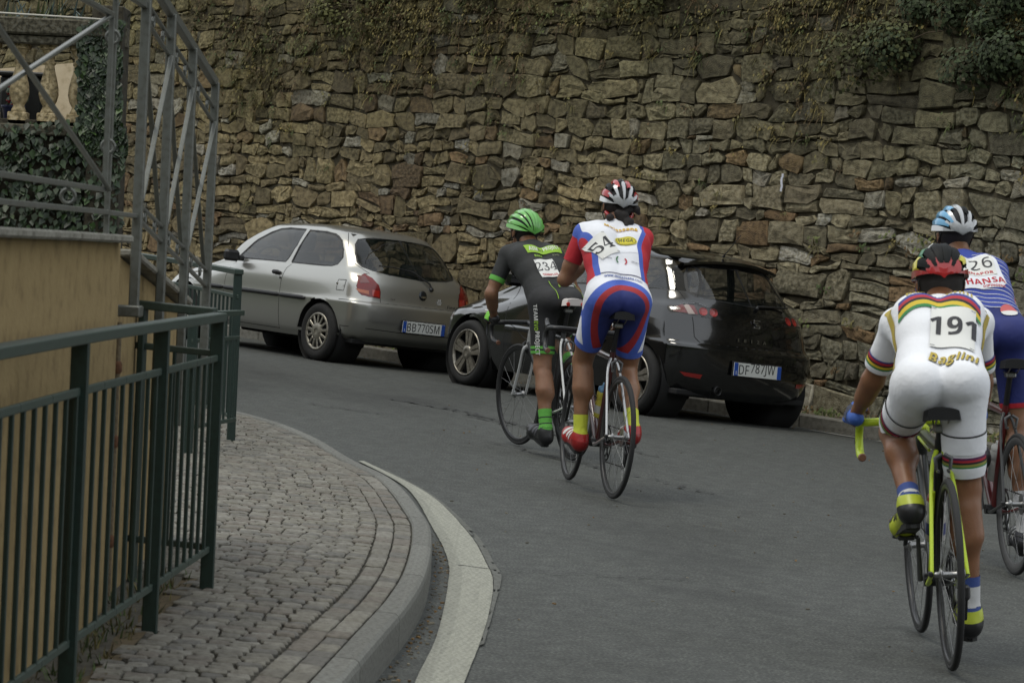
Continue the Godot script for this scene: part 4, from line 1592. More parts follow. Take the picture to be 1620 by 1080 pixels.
func make_wheel(car: Node3D, called: String, at: Vector3, side: float, r: float, rim_r: float, wide: float, style: int) -> void:
	var w := Node3D.new()
	w.name = called
	var key := str(car.get_instance_id()) + called
	var n_: int = taken.get(key, 0)
	taken[key] = n_ + 1
	if n_ > 0:
		w.name = "%s_%03d" % [called, n_]
	car.add_child(w, true)
	w.position = at
	var ax := Vector3(side, 0, 0)
	var ty := MB.new()
	var h := wide * 0.5
	ty.lathe([Vector2(rim_r - 0.004, h - 0.012), Vector2(rim_r + 0.012, h - 0.004), Vector2((r + rim_r) * 0.5, h + 0.004), Vector2(r - 0.018, h - 0.010), Vector2(r - 0.004, h - 0.032), Vector2(r, h * 0.4), Vector2(r, -h * 0.4), Vector2(r - 0.004, -h + 0.032), Vector2(r - 0.018, -h + 0.01), Vector2(rim_r, -h + 0.01)], 48, ax)
	for g in [0.3, -0.3]:
		ty.lathe([Vector2(r + 0.001, h * g + 0.004), Vector2(r + 0.001, h * g - 0.004)], 32, ax)
	obj("tyre", ty.done(), mat("tyre_rubber", Color(0.018, 0.018, 0.018), 0.85, 0.0, {tex = "dirt", scale = 4.0}), w)
	var dark := MB.new()
	dark.lathe([Vector2(rim_r, h - 0.02), Vector2(rim_r - 0.012, h - 0.05), Vector2(rim_r - 0.02, 0.0), Vector2(0.0, -0.01)], 36, ax)
	obj("rim_well", dark.done(), mat("rim_dark", Color(0.02, 0.02, 0.02), 0.6, 0.3), w)
	var rim := MB.new()
	if style == 0:      # wheel trim: a dished disc with thirteen slots
		rim.lathe([Vector2(rim_r, h - 0.012), Vector2(rim_r - 0.006, h - 0.002), Vector2(rim_r - 0.022, h - 0.004), Vector2(rim_r - 0.028, h - 0.016)], 44, ax)
		rim.lathe([Vector2(rim_r * 0.46, h - 0.012), Vector2(rim_r * 0.40, h + 0.002), Vector2(rim_r * 0.16, h + 0.006), Vector2(rim_r * 0.15, h - 0.001), Vector2(0.0, h + 0.001)], 32, ax)
		for k in 13:
			var a := TAU * k / 13.0
			var d := Vector3(0, cos(a), sin(a))
			rim.bar(ax * (h - 0.006) + d * rim_r * 0.42, ax * (h - 0.010) + d * (rim_r - 0.02), 0.026, 0.012, ax, 0.004)
	else:               # five wide spokes, each grooved
		rim.lathe([Vector2(rim_r, h - 0.016), Vector2(rim_r - 0.004, h - 0.003), Vector2(rim_r - 0.014, h - 0.004), Vector2(rim_r - 0.02, h - 0.03)], 48, ax)
		rim.lathe([Vector2(0.066, h - 0.03), Vector2(0.06, h - 0.008), Vector2(0.03, h - 0.004), Vector2(0.028, h - 0.01), Vector2(0.0, h - 0.01)], 28, ax)
		for k in 5:
			var a := TAU * (k + 0.04) / 5.0
			var d := Vector3(0, cos(a), sin(a))
			var e := ax.cross(d)
			rim.face([d * 0.045 + e * 0.02 + ax * (h - 0.024), d * 0.045 - e * 0.02 + ax * (h - 0.024), d * (rim_r - 0.02) - e * 0.04 + ax * (h - 0.022), d * (rim_r - 0.02) + e * 0.04 + ax * (h - 0.022)], ax)
			for sgn in [-1.0, 1.0]:
				var q := []
				var a0 = d * 0.045 + e * sgn * 0.004 + ax * (h - 0.012)
				var a1 = d * 0.045 + e * sgn * 0.032 + ax * (h - 0.018)
				var b0 = d * (rim_r - 0.016) + e * sgn * 0.008 + ax * (h - 0.008)
				var b1 = d * (rim_r - 0.018) + e * sgn * 0.058 + ax * (h - 0.010)
				var dn := ax * -0.03
				rim.face([a0, a1, b1, b0], ax)
				rim.face([a1, b1, b1 + dn, a1 + dn], e * sgn)
				rim.face([a0, b0, b0 + dn * 0.4, a0 + dn * 0.4], -e * sgn)
	obj("rim", rim.done(), mat("alloy_%d" % style, Color(0.42, 0.40, 0.35) if style == 0 else Color(0.36, 0.34, 0.30), 0.38, 0.75, {tex = "dirt", scale = 3.0}), w)

func plate(car: Node3D, text: String, at: Vector3, tilt: float) -> void:
	var b := Basis(Vector3.RIGHT, tilt)
	var fr := MB.new()
	fr.box(at + b * Vector3(0, 0, -0.006), Vector3(0.545, 0.128, 0.012), 0.004, b)
	var holder := obj("plate_frame", fr.done(), mat("black_plastic", Color(0.012, 0.012, 0.013), 0.5), car)
	var pl := MB.new()
	pl.box(at + b * Vector3(0, 0, 0.003), Vector3(0.52, 0.11, 0.006), 0.001, b)
	obj("plate_face", pl.done(), mat("plate_white", Color(0.62, 0.63, 0.60), 0.45), holder)
	var bl := MB.new()
	for sx in [-1.0, 1.0]:
		bl.box(at + b * Vector3(sx * 0.238, 0, 0.0075), Vector3(0.042, 0.108, 0.003), 0.0005, b)
	obj("blue_band", bl.done(), mat("plate_blue", Color(0.015, 0.07, 0.35), 0.45), holder)
	var tx := MB.new()
	var groups := text.split(" ")
	var xs := [-0.152, 0.055] if groups.size() == 2 else [-0.155, 0.005, 0.155]
	for i in groups.size():
		var l := lettering(groups[i], 0.078)
		var want: float = (groups[i].length()) * 0.0545
		tx.add(flat_letters(groups[i], 0.078, Transform3D(b, at + b * Vector3(xs[i], 0, 0.0075)), false, want / float(l[1])), Transform3D.IDENTITY)
	obj("plate_letters", tx.done(), mat("plate_ink", Color(0.01, 0.01, 0.012), 0.5), holder)
	var it := flat_letters("I", 0.026, Transform3D(b, at + b * Vector3(-0.238, -0.03, 0.0105)))
	obj("country_letter", it.done(), mat("plate_white", Color(0.62, 0.63, 0.60), 0.45), holder)

func car_inside(car: Node3D, w: float, belt: float, roof: float, zr: float, zf: float) -> void:
	var trim := mat("car_trim", Color(0.018, 0.019, 0.018), 0.85)
	var fab := mat("seat_fabric", Color(0.022, 0.024, 0.026), 0.95)
	var tub := MB.new()
	tub.box(Vector3(0, 0.30, (zr + zf) * 0.5 - 0.2), Vector3(w * 1.75, 0.06, zr - zf - 0.5), 0.01)
	tub.box(Vector3(0, belt - 0.10, zf + 0.62), Vector3(w * 1.6, 0.26, 0.5), 0.06)
	obj("cabin_floor", tub.done(), trim, car)
	var shelf := MB.new()
	shelf.box(Vector3(0, belt - 0.045, zr - 0.35), Vector3(w * 1.55, 0.025, 0.42), 0.006)
	obj("parcel_shelf", shelf.done(), mat("shelf_grey", Color(0.05, 0.055, 0.052), 0.9), car)
	for sx in [-1.0, 1.0]:
		for row in 2:
			var st := MB.new()
			var z: float = -1.15 if row == 0 else -0.22
			var tall: float = 0.60 if row == 0 else 0.46
			st.box(Vector3(sx * w * 0.46, 0.42, z - 0.28), Vector3(0.48, 0.16, 0.5), 0.05)
			st.box(Vector3(sx * w * 0.46, 0.45 + tall * 0.5, z + 0.02), Vector3(0.47, tall, 0.13), 0.05, Basis(Vector3.RIGHT, 0.22))
			var hr := 0.45 + tall + (0.10 if row == 0 else 0.06)
			st.box(Vector3(sx * w * 0.46, hr, z + 0.13), Vector3(0.26, 0.19 if row == 0 else 0.13, 0.09), 0.035, Basis(Vector3.RIGHT, 0.12))
			for px in [-0.06, 0.06]:
				st.tube([Vector3(sx * w * 0.46 + px, hr - 0.18, z + 0.1), Vector3(sx * w * 0.46 + px, hr, z + 0.13)], [0.006], 6)
			obj("seat", st.done(), fab, car)
	var wh := MB.new()
	var ring := []
	for k in 19:
		var a := TAU * k / 18.0
		ring.append(Vector3(-w * 0.46, belt + 0.0, -1.62) + Vector3(cos(a) * 0.18, sin(a) * 0.165, sin(a) * 0.07))
	wh.tube(ring, [0.015], 7, false)
	wh.bar(Vector3(-w * 0.46 - 0.17, belt, -1.62), Vector3(-w * 0.46 + 0.17, belt, -1.62), 0.03, 0.04)
	wh.tube([Vector3(-w * 0.46, belt, -1.62), Vector3(-w * 0.46, belt - 0.12, -1.9)], [0.03], 8)
	obj("steering_wheel", wh.done(), trim, car)
	var head := MB.new()
	head.face([Vector3(-w * 0.66, roof - 0.06, -1.1), Vector3(w * 0.66, roof - 0.06, -1.1), Vector3(w * 0.66, roof - 0.07, 0.0), Vector3(-w * 0.66, roof - 0.07, 0.0)], Vector3.DOWN)
	obj("headliner", head.done(), mat("headliner", Color(0.12, 0.12, 0.11), 0.95), car)

func car_base(called: String, label: String, at: Vector2, yaw: float) -> Node3D:
	# the wheels of the left side stand on the road plane; the whole car leans a little towards the wall with the road
	var nn := Vector3(-GX, 1, -GZ) + ACROSS * 0.03
	nn = nn.normalized()
	var fw := Vector3(sin(yaw), 0, -cos(yaw))
	fw = (fw - nn * fw.dot(nn)).normalized()
	var rt := fw.cross(nn)
	var left := Vector3(at.x, 0, at.y) - Vector3(rt.x, 0, rt.z) * 0.72
	var y := gy(left.x, left.z) + (rt * 0.72).y
	return thing(called, label, "car", Vector3(at.x, y, at.y), Basis(rt, nn, -fw))

func finish_window(sk: CarSkin, car: Node3D, poly: PackedVector2Array, glass: Material, mirror: bool, called := "window", panes := 2) -> void:
	var seal := mat("window_seal", Color(0.01, 0.01, 0.01), 0.55)
	for side in ([0, 1] if mirror else [0]):
		var g := skin_panel(sk, poly, [], -0.006, not mirror)
		if panes == 2:
			g.add(skin_panel(sk, poly, [], -0.010, not mirror), Transform3D.IDENTITY)     # both faces of the pane
		var r := ribbon(sk, poly, true, 0.026, 0.0012, 0.004)
		if not mirror:
			r.add(mirrored(r), Transform3D.IDENTITY)
		elif side == 1:
			g = mirrored(g)
			r = mirrored(r)
		var pane := obj(called, g.done(), glass, car)
		obj("seal", r.done(), seal, pane)

func seams(sk: CarSkin, car: Node3D, lines_: Array, called := "panel_gap") -> void:
	var mb := MB.new()
	for l in lines_:
		var path := PackedVector2Array()
		for i in l[1].size() - 1:
			for k in 6:
				var e: Vector2 = l[1][i].lerp(l[1][i + 1], k / 6.0)
				path.append(sk.find(l[0], e.x, e.y))
		path.append(sk.find(l[0], l[1][-1].x, l[1][-1].y))
		mb.add(ribbon(sk, path, false, 0.0065, 0.0007, 0.0), Transform3D.IDENTITY)
	var o := mirrored(mb)
	mb.add(o, Transform3D.IDENTITY)
	stuff(obj(called, mb.done(), mat("gap_dark", Color(0.008, 0.008, 0.008), 0.8), car))

func v2(a: Array) -> Array:
	var o := []
	for i in range(0, a.size(), 2):
		o.append(Vector2(a[i], a[i + 1]))
	return o

func cars() -> void:
	silver_car()
	black_car()

func arches_and_floor(sk: CarSkin, car: Node3D, axles: Array, r: float, w: float) -> void:
	var wells := MB.new()
	for z in axles:
		for s in [-1.0, 1.0]:
			wells.lathe([Vector2(r + 0.012, w - 0.03), Vector2(r + 0.012, w - 0.34), Vector2(0.02, w - 0.34)], 30, Vector3(s, 0, 0), Vector3(0, 0.30, z))
	wells.box(Vector3(0, 0.235, -1.2), Vector3(w * 1.72, 0.05, 3.3), 0.01)
	wells.box(Vector3(0, 0.33, 0.26), Vector3(w * 1.3, 0.2, 0.35), 0.03)
	wells.tube([Vector3(-0.3, 0.2, -2.0), Vector3(-0.3, 0.19, 0.1)], [0.03], 8)
	wells.tube([Vector3(-0.72, 0.29, 0), Vector3(0.72, 0.29, 0)], [0.04], 8)
	obj("underbody", wells.done(), mat("underbody", Color(0.012, 0.012, 0.012), 0.9), car)

func silver_car() -> void:
	var car := car_base("silver_car", "silver three door hatchback parked by the wall, nose uphill, plate BB 770SM", Vector2(-1.3235, -28.2596), -0.6889)
	var sk := CarSkin.new()
	#        y_side y_rear y_front  w     zr     zf     rc    fc    rb    fb    rt    ft
	sk.lv = [[0.215, 0.235, 0.20, 0.755, 0.50, -3.00, 0.20, 0.25, 0.05, 0.12, 0.05, 0.08],
		[0.30, 0.31, 0.30, 0.80, 0.605, -3.12, 0.20, 0.28, 0.06, 0.14, 0.045, 0.08],
		[0.45, 0.46, 0.45, 0.815, 0.655, -3.17, 0.19, 0.3, 0.06, 0.15, 0.045, 0.08],
		[0.585, 0.60, 0.56, 0.818, 0.65, -3.15, 0.18, 0.3, 0.06, 0.15, 0.045, 0.08],
		[0.635, 0.642, 0.60, 0.814, 0.612, -3.11, 0.20, 0.3, 0.06, 0.15, 0.05, 0.08],
		[0.78, 0.79, 0.68, 0.800, 0.588, -3.04, 0.22, 0.32, 0.06, 0.16, 0.06, 0.09],
		[0.865, 0.885, 0.735, 0.772, 0.535, -2.92, 0.23, 0.34, 0.06, 0.18, 0.065, 0.10],
		[0.915, 0.955, 0.90, 0.742, 0.475, -2.03, 0.24, 0.16, 0.07, 0.10, 0.07, 0.04],
		[1.09, 1.09, 1.09, 0.690, 0.33, -1.77, 0.22, 0.14, 0.06, 0.09, 0.06, 0.03],
		[1.235, 1.22, 1.235, 0.635, 0.165, -1.47, 0.20, 0.14, 0.05, 0.08, 0.05, 0.03],
		[1.30, 1.29, 1.295, 0.585, 0.06, -1.30, 0.20, 0.14, 0.05, 0.07, 0.045, 0.03],
		[1.335, 1.322, 1.325, 0.47, -0.06, -1.10, 0.18, 0.14, 0.04, 0.05, 0.03, 0.03],
		[1.347, 1.335, 1.34, 0.02, -0.30, -0.80, 0.01, 0.01, 0.0, 0.0, 0.0, 0.0]]
	var paint := mat("silver_paint", Color(0.40, 0.395, 0.365), 0.30, 0.8, {coat = 0.8, coat_rough = 0.06})
	var front_win := sk.poly("side", v2([-1.60, 0.935, -1.385, 1.115, -1.20, 1.205, -1.06, 1.25, -0.90, 1.268, -0.612, 1.268, -0.64, 1.10, -0.735, 0.918, -1.10, 0.912, -1.58, 0.905]))
	var rear_win := sk.poly("side", v2([-0.555, 1.265, -0.30, 1.268, -0.16, 1.252, -0.03, 1.195, 0.06, 1.10, 0.098, 1.01, 0.075, 0.955, 0.01, 0.932, -0.10, 0.925, -0.62, 0.918, -0.64, 0.93, -0.605, 1.09]))
	var rear_glass_half := v2([0.0, 1.262, 0.30, 1.255, 0.47, 1.225, 0.525, 1.17, 0.565, 1.08, 0.585, 1.0, 0.565, 0.955, 0.50, 0.93, 0.35, 0.905, 0.0, 0.885])
	var rg := PackedVector2Array()
	for i in rear_glass_half.size():
		var e: Vector2 = rear_glass_half[i]
		if e.x < 0.01:
			var q := sk.find("rear", 0.08, e.y)
			rg.append(Vector2(0.0, q.y))
		else:
			rg.append(sk.find("rear", e.x, e.y))
	var lamp := sk.poly("rear", v2([0.60, 0.895, 0.545, 0.86, 0.50, 0.80, 0.485, 0.74, 0.485, 0.675, 0.60, 0.680, 0.66, 0.69]))
	lamp.append_array(sk.poly("side", v2([0.465, 0.71, 0.43, 0.77, 0.405, 0.84, 0.40, 0.885, 0.42, 0.895])))
	var shield := PackedVector2Array()
	for e in [[5.0, 7.35], [4.3, 7.35], [3.75, 7.4], [3.6, 7.6], [3.55, 9.0], [3.55, 10.1], [3.7, 10.35], [5.0, 10.4]]:
		shield.append(Vector2(e[0], e[1]))
	var wheel_r := circle_poly(sk, 0.0, 0.285, 0.335)
	var wheel_f := circle_poly(sk, -2.446, 0.285, 0.335)
	obj("body", skin_panel(sk, PackedVector2Array(), [front_win, rear_win, rg, lamp, shield, wheel_r, wheel_f], 0.0).done(), paint, car)
	var side_glass := mat("car_glass", Color(0.012, 0.016, 0.015), 0.02, 0.0, {alpha = 0.35})
	var dark_glass := mat("rear_glass", Color(0.010, 0.015, 0.013), 0.02, 0.0, {alpha = 0.3})
	finish_window(sk, car, front_win, side_glass, true)
	finish_window(sk, car, rear_win, side_glass, true)
	finish_window(sk, car, rg, dark_glass, false, "rear_window", 1)
	finish_window(sk, car, shield, dark_glass, false, "windscreen")
	var red := mat("lamp_red", Color(0.17, 0.007, 0.006), 0.22, 0.0, {coat = 0.4})
	for k in 2:
		var lp := skin_panel(sk, lamp, [], 0.004, false)
		var edge := ribbon(sk, lamp, true, 0.010, 0.003, 0.004)
		var amber_p := sk.poly("rear", v2([0.70, 0.745, 0.60, 0.735, 0.60, 0.70, 0.68, 0.712]))
		var clear_p := sk.poly("rear", v2([0.66, 0.87, 0.60, 0.87, 0.585, 0.81, 0.66, 0.80]))
		var bright_p := sk.poly("rear", v2([0.57, 0.75, 0.495, 0.745, 0.497, 0.685, 0.57, 0.690]))
		var am := skin_panel(sk, amber_p, [], 0.006, false)
		var cl := skin_panel(sk, clear_p, [], 0.006, false)
		var br := skin_panel(sk, bright_p, [], 0.006, false)
		if k == 1:
			lp = mirrored(lp); edge = mirrored(edge); am = mirrored(am); cl = mirrored(cl); br = mirrored(br)
		var l := obj("tail_lamp", lp.done(), red, car)
		obj("rim", edge.done(), mat("gap_dark", Color(0.008, 0.008, 0.008), 0.8), l)
		obj("indicator", am.done(), mat("lamp_amber", Color(0.42, 0.085, 0.01), 0.15, 0.0, {coat = 1.0}), l)
		obj("reversing_lens", cl.done(), mat("lamp_smoke", Color(0.15, 0.035, 0.03), 0.2, 0.0, {coat = 1.0}), l)
		obj("reflector", br.done(), mat("lamp_bright", Color(0.38, 0.02, 0.012), 0.15, 0.0, {coat = 1.0}), l)
	arches_and_floor(sk, car, [0.0, -2.446], 0.335, 0.80)
	for z in [0.0, -2.446]:
		for s in [-1.0, 1.0]:
			make_wheel(car, "wheel", Vector3(s * 0.715, 0.284, z), s, 0.284, 0.186, 0.165, 0)
	# arch lips, bumper top step, hatch and door gaps
	var lips := MB.new()
	for wc in [[0.0, wheel_r], [-2.446, wheel_f]]:
		var pth := PackedVector2Array()
		for e in wc[1]:
			if e.y > 0.0:
				pth.append(e)
		var first := 0
		for i in pth.size():
			if pth[i].distance_to(pth[(i + 1) % pth.size()]) > 0.25:
				first = (i + 1) % pth.size()
		var ord := PackedVector2Array()
		for i in pth.size():
			ord.append(pth[(first + i) % pth.size()])
		lips = ribbon(sk, ord, false, 0.03, 0.008, 0.008)
		obj("arch_lip", lips.done(), paint, car)
		obj("arch_lip", mirrored(lips).done(), paint, car)
	seams(sk, car, [["side", v2([-0.615, 0.905, -0.66, 0.86, -0.685, 0.74, -0.66, 0.45, -0.64, 0.26])], ["side", v2([-1.62, 0.90, -1.68, 0.7, -1.66, 0.26])], ["side", v2([-1.66, 0.262, -0.64, 0.262])],
		["rear", v2([0.02, 0.632, 0.485, 0.632])], ["side", v2([0.28, 0.623, 0.42, 0.628])], ["rear", v2([0.485, 0.672, 0.487, 0.632])], ["rear", v2([0.55, 0.90, 0.615, 1.0, 0.60, 1.1, 0.555, 1.2, 0.50, 1.275])], ["side", v2([0.30, 1.0, 0.22, 1.15, 0.12, 1.26])],
		["side", v2([0.20, 0.81, 0.31, 0.815])], ["side", v2([0.31, 0.815, 0.315, 0.71])], ["side", v2([0.20, 0.81, 0.205, 0.71])], ["side", v2([0.205, 0.71, 0.315, 0.71])]])
	seams(sk, car, [["rear", v2([0.02, 0.365, 0.3, 0.365, 0.62, 0.372])], ["side", v2([0.32, 0.372, 0.45, 0.372])]], "bumper_crease")
	# black rubbing strip and bumper gap
	for k in 2:
		var st := MB.new()
		var y0 := 0.58
		for q in [[-0.235, -0.655], [-0.67, -1.66], [-1.69, -2.06]]:
			st.tube([Vector3(-0.8145, 0.588 if q[0] > -0.3 else 0.592, q[0]), Vector3(-0.825, 0.592, q[0] - 0.03), Vector3(-0.825, 0.592, q[1] + 0.02), Vector3(-0.818, 0.592, q[1])], [0.012, 0.022, 0.022, 0.016], 8, true, 1.0)
		if k == 1:
			st = mirrored(st)
		obj("rubbing_strip", st.done(), mat("black_plastic", Color(0.012, 0.012, 0.013), 0.5), car)
	for k in 2:
		var hd := MB.new()
		hd.tube([Vector3(-0.800, 0.808, -0.72), Vector3(-0.812, 0.810, -0.75), Vector3(-0.812, 0.810, -0.82), Vector3(-0.800, 0.806, -0.85)], [0.012, 0.022, 0.022, 0.012], 10)
		hd.lathe([Vector2(0.0, 0.004), Vector2(0.011, 0.003), Vector2(0.012, 0.0)], 12, Vector3(-1, 0, 0), Vector3(-0.806, 0.758, -0.705))
		if k == 1:
			hd = mirrored(hd)
		obj("door_handle", hd.done(), mat("black_plastic", Color(0.012, 0.012, 0.013), 0.5), car)
		var mr := MB.new()
		mr.tube([Vector3(-0.74, 0.905, -1.50), Vector3(-0.80, 0.905, -1.50)], [0.03], 8)
		mr.box(Vector3(-0.875, 0.922, -1.51), Vector3(0.17, 0.115, 0.085), 0.03)
		if k == 1:
			mr = mirrored(mr)
		obj("wing_mirror", mr.done(), mat("black_plastic", Color(0.012, 0.012, 0.013), 0.5), car)
	var lock := MB.new()
	lock.lathe([Vector2(0.0, 0.004), Vector2(0.013, 0.003), Vector2(0.014, 0.0)], 12, Vector3(-0.95, 0, 0.3), Vector3(-0.795, 0.775, 0.255))
	obj("fuel_lock", lock.done(), mat("chrome", Color(0.6, 0.6, 0.6), 0.2, 1.0), car)
	var wip := MB.new()
	wip.tube([Vector3(0.10, 0.835, 0.585), Vector3(0.085, 0.87, 0.572), Vector3(-0.06, 0.955, 0.50), Vector3(-0.12, 0.975, 0.485)], [0.011, 0.009, 0.007, 0.006], 7)
	wip.tube([Vector3(-0.02, 0.962, 0.492), Vector3(-0.30, 0.99, 0.45), Vector3(-0.46, 0.985, 0.44)], [0.006], 6)
	wip.lathe([Vector2(0.0, 0.02), Vector2(0.02, 0.014), Vector2(0.024, 0.0)], 14, Vector3(0, 0.2, 1), Vector3(0.105, 0.815, 0.583))
	obj("rear_wiper", wip.done(), mat("black_plastic", Color(0.012, 0.012, 0.013), 0.5), car)
	var emb := MB.new()
	emb.lathe([Vector2(0.0, 0.012), Vector2(0.026, 0.010), Vector2(0.044, 0.004), Vector2(0.048, 0.0)], 24, Vector3(0, 0.15, 1), Vector3(0.0, 0.745, 0.598))
	var em := obj("boot_lock_emblem", emb.done(), mat("dark_chrome", Color(0.05, 0.055, 0.06), 0.25, 0.8), car)
	var oval := MB.new()
	oval.box(Vector3(0.0, 0.733, 0.612), Vector3(0.055, 0.018, 0.005), 0.002)
	obj("oval_badge", oval.done(), mat("chrome", Color(0.6, 0.6, 0.6), 0.2, 1.0), em)
	var stk := MB.new()
	for k in 6:
		var a := TAU * k / 6.0
		stk.box(Vector3(0.205 + 0.022 * cos(a), 0.70 + 0.022 * sin(a), 0.603), Vector3(0.014, 0.014, 0.002), 0.0, Basis(Vector3.BACK, a))
	stk.box(Vector3(0.205, 0.70, 0.603), Vector3(0.012, 0.012, 0.002), 0.0)
	obj("round_sticker", stk.done(), mat("sticker", Color(0.5, 0.5, 0.48), 0.5), car)
	obj("model_script", flat_letters("Fiesta", 0.03, Transform3D(Basis(Vector3.RIGHT, -0.1), Vector3(0.37, 0.662, 0.6125)), true, 1.1).done(), mat("script_dark", Color(0.03, 0.03, 0.03), 0.4), car)
	obj("trim_script", flat_letters("Ford", 0.014, Transform3D(Basis(Vector3.RIGHT, -0.1), Vector3(-0.37, 0.68, 0.6105)), true, 1.3).done(), mat("script_dark", Color(0.03, 0.03, 0.03), 0.4), car)
	plate(car, "BB 770SM", Vector3(0.0, 0.430, 0.668), 0.0)
	car_inside(car, 0.74, 0.90, 1.34, 0.5, -2.3)

func black_car() -> void:
	var car := car_base("black_car", "glossy black hatchback parked behind the cyclists, plate DF 787JW", Vector2(1.6703, -24.3098), -0.6265)
	var sk := CarSkin.new()
	sk.lv = [[0.185, 0.20, 0.18, 0.775, 0.46, -3.10, 0.22, 0.25, 0.06, 0.15, 0.06, 0.08],
		[0.28, 0.28, 0.28, 0.815, 0.555, -3.24, 0.22, 0.3, 0.07, 0.18, 0.055, 0.09],
		[0.45, 0.45, 0.45, 0.845, 0.600, -3.32, 0.22, 0.34, 0.07, 0.2, 0.055, 0.10],
		[0.60, 0.61, 0.60, 0.850, 0.605, -3.31, 0.22, 0.36, 0.07, 0.2, 0.055, 0.10],
		[0.69, 0.665, 0.67, 0.848, 0.572, -3.26, 0.24, 0.38, 0.07, 0.2, 0.06, 0.10],
		[0.82, 0.80, 0.73, 0.842, 0.548, -3.14, 0.26, 0.40, 0.07, 0.22, 0.07, 0.12],
		[0.905, 0.92, 0.81, 0.822, 0.512, -2.98, 0.26, 0.42, 0.07, 0.24, 0.085, 0.13],
		[0.985, 1.00, 0.985, 0.785, 0.455, -2.16, 0.26, 0.2, 0.07, 0.14, 0.10, 0.05],
		[1.14, 1.14, 1.14, 0.735, 0.34, -1.86, 0.24, 0.18, 0.06, 0.12, 0.10, 0.04],
		[1.29, 1.275, 1.29, 0.675, 0.205, -1.48, 0.22, 0.18, 0.05, 0.10, 0.085, 0.04],
		[1.372, 1.350, 1.365, 0.61, 0.145, -1.22, 0.22, 0.18, 0.05, 0.08, 0.06, 0.04],
		[1.415, 1.385, 1.405, 0.48, 0.03, -1.0, 0.2, 0.18, 0.04, 0.06, 0.04, 0.04],
		[1.432, 1.41, 1.42, 0.02, -0.30, -0.70, 0.01, 0.01, 0.0, 0.0, 0.0, 0.0]]
	var paint := mat("black_paint", Color(0.003, 0.0032, 0.0034), 0.16, 0.0, {coat = 1.0, coat_rough = 0.05})
	var glass := mat("tinted_glass", Color(0.008, 0.010, 0.010), 0.02, 0.0, {alpha = 0.22})
	var qtr := sk.poly("side", v2([0.30, 1.06, 0.25, 1.16, 0.17, 1.255, 0.06, 1.325, -0.10, 1.335, -0.62, 1.335, -0.70, 1.04, -0.05, 1.06]))
	var fwin := sk.poly("side", v2([-0.70, 1.335, -0.78, 1.04, -1.76, 1.0, -1.60, 1.13, -1.35, 1.265, -1.18, 1.325, -1.0, 1.338]))
	var rgh := v2([0.0, 1.305, 0.34, 1.295, 0.46, 1.27, 0.505, 1.20, 0.535, 1.10, 0.535, 1.055, 0.50, 1.03, 0.0, 1.0])
	var rg := PackedVector2Array()
	for e in rgh:
		if e.x < 0.01:
			rg.append(Vector2(0.0, sk.find("rear", 0.08, e.y).y))
		else:
			rg.append(sk.find("rear", e.x, e.y))
	var lamp := sk.poly("rear", v2([0.62, 0.992, 0.53, 0.985, 0.43, 0.955, 0.355, 0.90, 0.335, 0.865, 0.45, 0.865, 0.60, 0.878, 0.66, 0.884]))
	lamp.append_array(sk.poly("side", v2([0.36, 0.886, 0.275, 0.890, 0.268, 0.93, 0.29, 0.965, 0.36, 0.985])))
	var shield := PackedVector2Array()
	for e in [[5.0, 7.25], [4.3, 7.25], [3.75, 7.3], [3.6, 7.6], [3.55, 9.0], [3.55, 10.1], [3.7, 10.35], [5.0, 10.4]]:
		shield.append(Vector2(e[0], e[1]))
	var wheel_r := circle_poly(sk, 0.0, 0.30, 0.345)
	var wheel_f := circle_poly(sk, -2.462, 0.30, 0.345)
	obj("body", skin_panel(sk, PackedVector2Array(), [qtr, fwin, rg, lamp, shield, wheel_r, wheel_f], 0.0).done(), paint, car)
	finish_window(sk, car, fwin, glass, true)
	finish_window(sk, car, qtr, glass, true)
	finish_window(sk, car, rg, mat("rear_tint", Color(0.008, 0.010, 0.010), 0.02, 0.0, {alpha = 0.3}), false, "rear_window", 1)
	finish_window(sk, car, shield, glass, false, "windscreen")
	for k in 2:
		var lp := skin_panel(sk, lamp, [], -0.012, false)
		var cover := skin_panel(sk, lamp, [], 0.003, false)
		var rd := MB.new()
		var cir := MB.new()
		var redp := sk.poly("rear", v2([0.705, 0.972, 0.66, 0.975, 0.55, 0.962, 0.55, 0.89, 0.705, 0.895]))
		rd = skin_panel(sk, redp, [], -0.004, false)
		var wp := MB.new()
		for q in [[0.70, 0.945, 0.67, 0.955, 0.655, 0.92, 0.70, 0.90], [0.62, 0.965, 0.585, 0.962, 0.575, 0.89, 0.62, 0.885]]:
			wp.add(skin_panel(sk, sk.poly("rear", v2(q)), [], -0.001, false), Transform3D.IDENTITY)
		for cx in [0.505, 0.415]:
			var e := sk.find("rear", cx, 0.918)
			var nn := sk.n(e.x, e.y)
			var c := sk.p(e.x, e.y) - nn * 0.012
			cir.lathe([Vector2(0.037, 0.011), Vector2(0.034, 0.013), Vector2(0.030, 0.006), Vector2(0.0, 0.004)], 22, nn, c)
		if k == 1:
			lp = mirrored(lp); cover = mirrored(cover); rd = mirrored(rd); wp = mirrored(wp); cir = mirrored(cir)
		var l := obj("tail_lamp", lp.done(), mat("lamp_housing", Color(0.012, 0.008, 0.008), 0.4), car)
		obj("red_lens", rd.done(), mat("lens_red", Color(0.16, 0.012, 0.010), 0.25), l)
		obj("pale_lens", wp.done(), mat("lens_pale", Color(0.42, 0.33, 0.29), 0.3), l)
		obj("round_lamp", cir.done(), mat("lens_bright_red", Color(0.36, 0.015, 0.012), 0.2), l)
		obj("cover", cover.done(), mat("lens_clear", Color(0.05, 0.05, 0.05), 0.03, 0.0, {alpha = 0.12}), l)
	arches_and_floor(sk, car, [0.0, -2.462], 0.345, 0.83)
